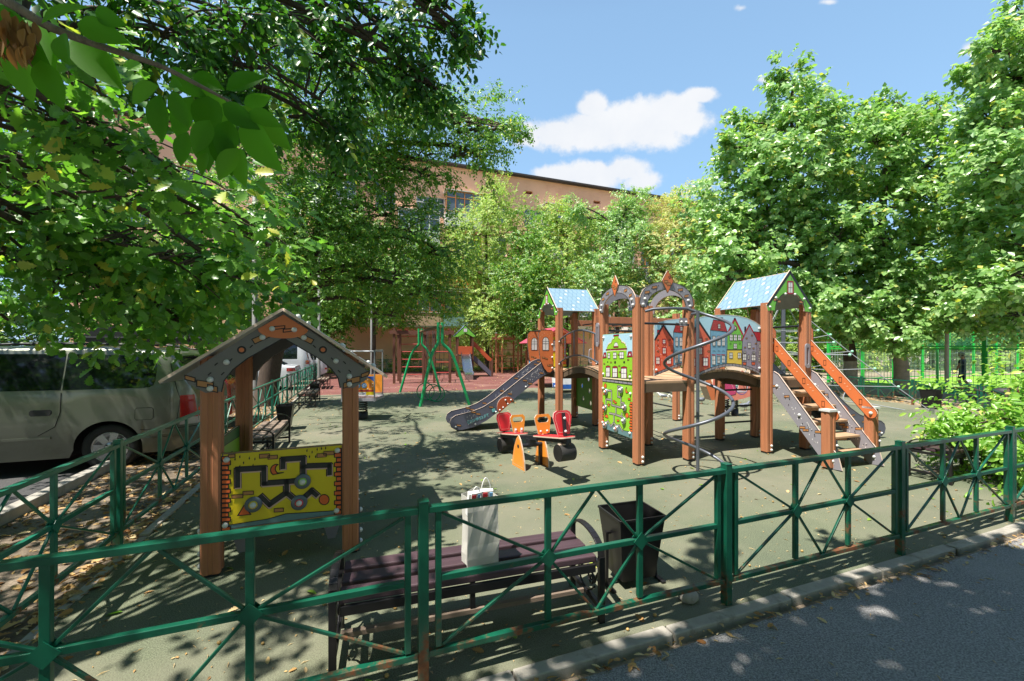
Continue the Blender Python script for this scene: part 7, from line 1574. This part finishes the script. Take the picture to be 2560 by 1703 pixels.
# --- leafy bush at the right behind the front fence
bc = [CL(2536, 1020, 5.4, 110, 80, 120), CL(2476, 1090, 5.2, 90, 80, 110), CL(2576, 1100, 5.0, 110, 90, 120), CL(2446, 1150, 5.3, 60, 55, 60), CL(2506, 1190, 5.2, 90, 70, 90), CL(2596, 1200, 5.0, 90, 80, 90), CL(2486, 1010, 5.5, 55, 36, 40), CL(2436, 1060, 5.4, 45, 36, 34), CL(2566, 960, 5.5, 60, 36, 44), CL(2676, 1080, 5.2, 110, 100, 100), CL(2406, 1110, 5.4, 30, 26, 12), CL(2576, 1190, 4.3, 26, 22, 12)]
bb = (6.25, 5.15, -.0)
tree('bush', 'sunlit yellow-green bush spilling over the end of the front fence', bb, [bb, (6.2, 5.15, .4), (6.2, 5.2, .8), (6.25, 5.2, 1.1)], bc, LM_BUSH, 61, tr=.035, leaf=(.085, .042, 'oval'), tl=.34, m=9, cat='bush', droop=.1, upn=1.0)
# ------------------------------------------------------------------ litter on the ground
LITT = leafmat('dry_leaf', ['#9a7446', '#b8935c', '#cdb07a', '#855a32', '#d8c292'], trans=.15, rough=.7, spec=.2, tint=(1., .8, .5))
SLIV = leafmat('pale_sliver', ['#b99f72', '#d2bd92', '#e0cfa8'], trans=.1, rough=.7, spec=.2, tint=(1., .9, .7))
def scatter(name, pts, l0, l1, ar, m, shape, seed, z=.004, curl=.5):
    rs = np.random.default_rng(seed); n = len(pts); P = np.array([(p[0], p[1], p[2] + z if len(p) > 2 else z) for p in pts]); a = rs.uniform(0, 6.28, n); D = np.stack([np.cos(a), np.sin(a), rs.normal(size=n) * .08 * curl], 1); Nn = np.stack([rs.normal(size=n) * curl * .5, rs.normal(size=n) * curl * .5, np.ones(n)], 1)
    Ls = rs.uniform(l0, l1, n) ** 1; P[:, 2] += Ls * .10 * curl; o = leaf_mesh(name, P, D, Nn, Ls, Ls * ar, m, None, shape); tag(o, kind='stuff'); return o
rs = np.random.default_rng(77)
def near_pts(n, x0, x1, y0, y1, ok, p=1.6):
    out = []
    while len(out) < n:
        y = y0 + (y1 - y0) * rs.uniform() ** p; x = rs.uniform(x0, x1)
        if ok(x, y): out.append((x, y))
    return out
inside = lambda x, y: y > kerb_y(x) + .02 and x > edge_x(y) + .05
strip = lambda x, y: kx(y) + .03 < x < edge_x(y) - .05
scatter('fallen_leaves', near_pts(420, -6, 7, 1.6, 15, inside, 1.5), .03, .085, .55, LITT, 'oak', 1)
scatter('fallen_leaves', near_pts(4200, -9, 10, 1.6, 17, inside, 1.35), .010, .03, .5, LITT, 'rhomb', 2)
scatter('dry_slivers', near_pts(1500, -5, 7, 1.6, 9, inside, 1.5), .02, .055, .10, SLIV, 'rhomb', 3, curl=.2)
scatter('dry_slivers', [(x, y, -.01) for x, y in near_pts(650, -1, 9, .8, 5.5, lambda x, y: y < kerb_y(x) - .1, 1.2)], .02, .06, .10, SLIV, 'rhomb', 4, curl=.2)
scatter('fallen_leaves', [(x, y, -.018) for x, y in near_pts(2600, -9, -2, 1.0, 14, strip, 1.4)], .03, .10, .55, LITT, 'oak', 5, curl=1.)
scatter('fallen_leaves', [(edge_x(y) - abs(rs.normal()) * .16 + .02, y, -.006) for y in 1.0 + 12 * rs.uniform(size=1500) ** 1.4], .03, .09, .55, LITT, 'oak', 6, curl=1.3)
scatter('fallen_leaves', [(x, kerb_y(x) - .12 - abs(rs.normal()) * .06, -.008) for x in rs.uniform(-.2, 6, 260)], .02, .06, .5, LITT, 'oak', 7, curl=1.)
scatter('fallen_leaves', near_pts(1500, -10, 9, 12, 26, lambda x, y: x > edge_x(y), 1.), .04, .10, .6, LITT, 'rhomb', 8)
scatter('fallen_leaves', [(rf[0].x + .3 + rs.uniform(0, 2.5), y, -.05) for y in rs.uniform(9, 17, 1100)], .05, .11, .6, LITT, 'rhomb', 9)
GLF = leafmat('green_fallen', ['#5c8a2c', '#7fa33a', '#a0ae48'], trans=.2)
scatter('fallen_green_leaves', near_pts(60, -5, 6, 1.6, 9, inside, 1.4), .04, .09, .45, GLF, 'ash', 10)
b = MB(); r = random.Random(6)
for x, y in near_pts(70, -2.5, 5, 1.9, 7, inside, 1.4): b.ball((x, y, .010), r.uniform(.007, .011), 0, 8, (1.25, 1, 1))
tag(b.build('fallen_acorns', mat('acorn', '#a5864f', .45, var=.3, vs=20.)), kind='stuff')
# weeds along the far fence
P = []
for k in range(2600): t = rs.uniform(0, 21); q = Vector((-13, 27.0, -.03)) + U * t + W_ * (abs(rs.normal()) * 1.2 + .05); P.append((q.x, q.y, q.z))
P = np.array(P); n = len(P); D = np.stack([rs.normal(size=n) * .5, rs.normal(size=n) * .5, np.ones(n)], 1); leaf_ = leaf_mesh('grass_weeds', P, D, rs.normal(size=(n, 3)), rs.uniform(.12, .4, n), np.full(n, .05), LM_ACA, None, 'rhomb'); tag(leaf_, kind='stuff')
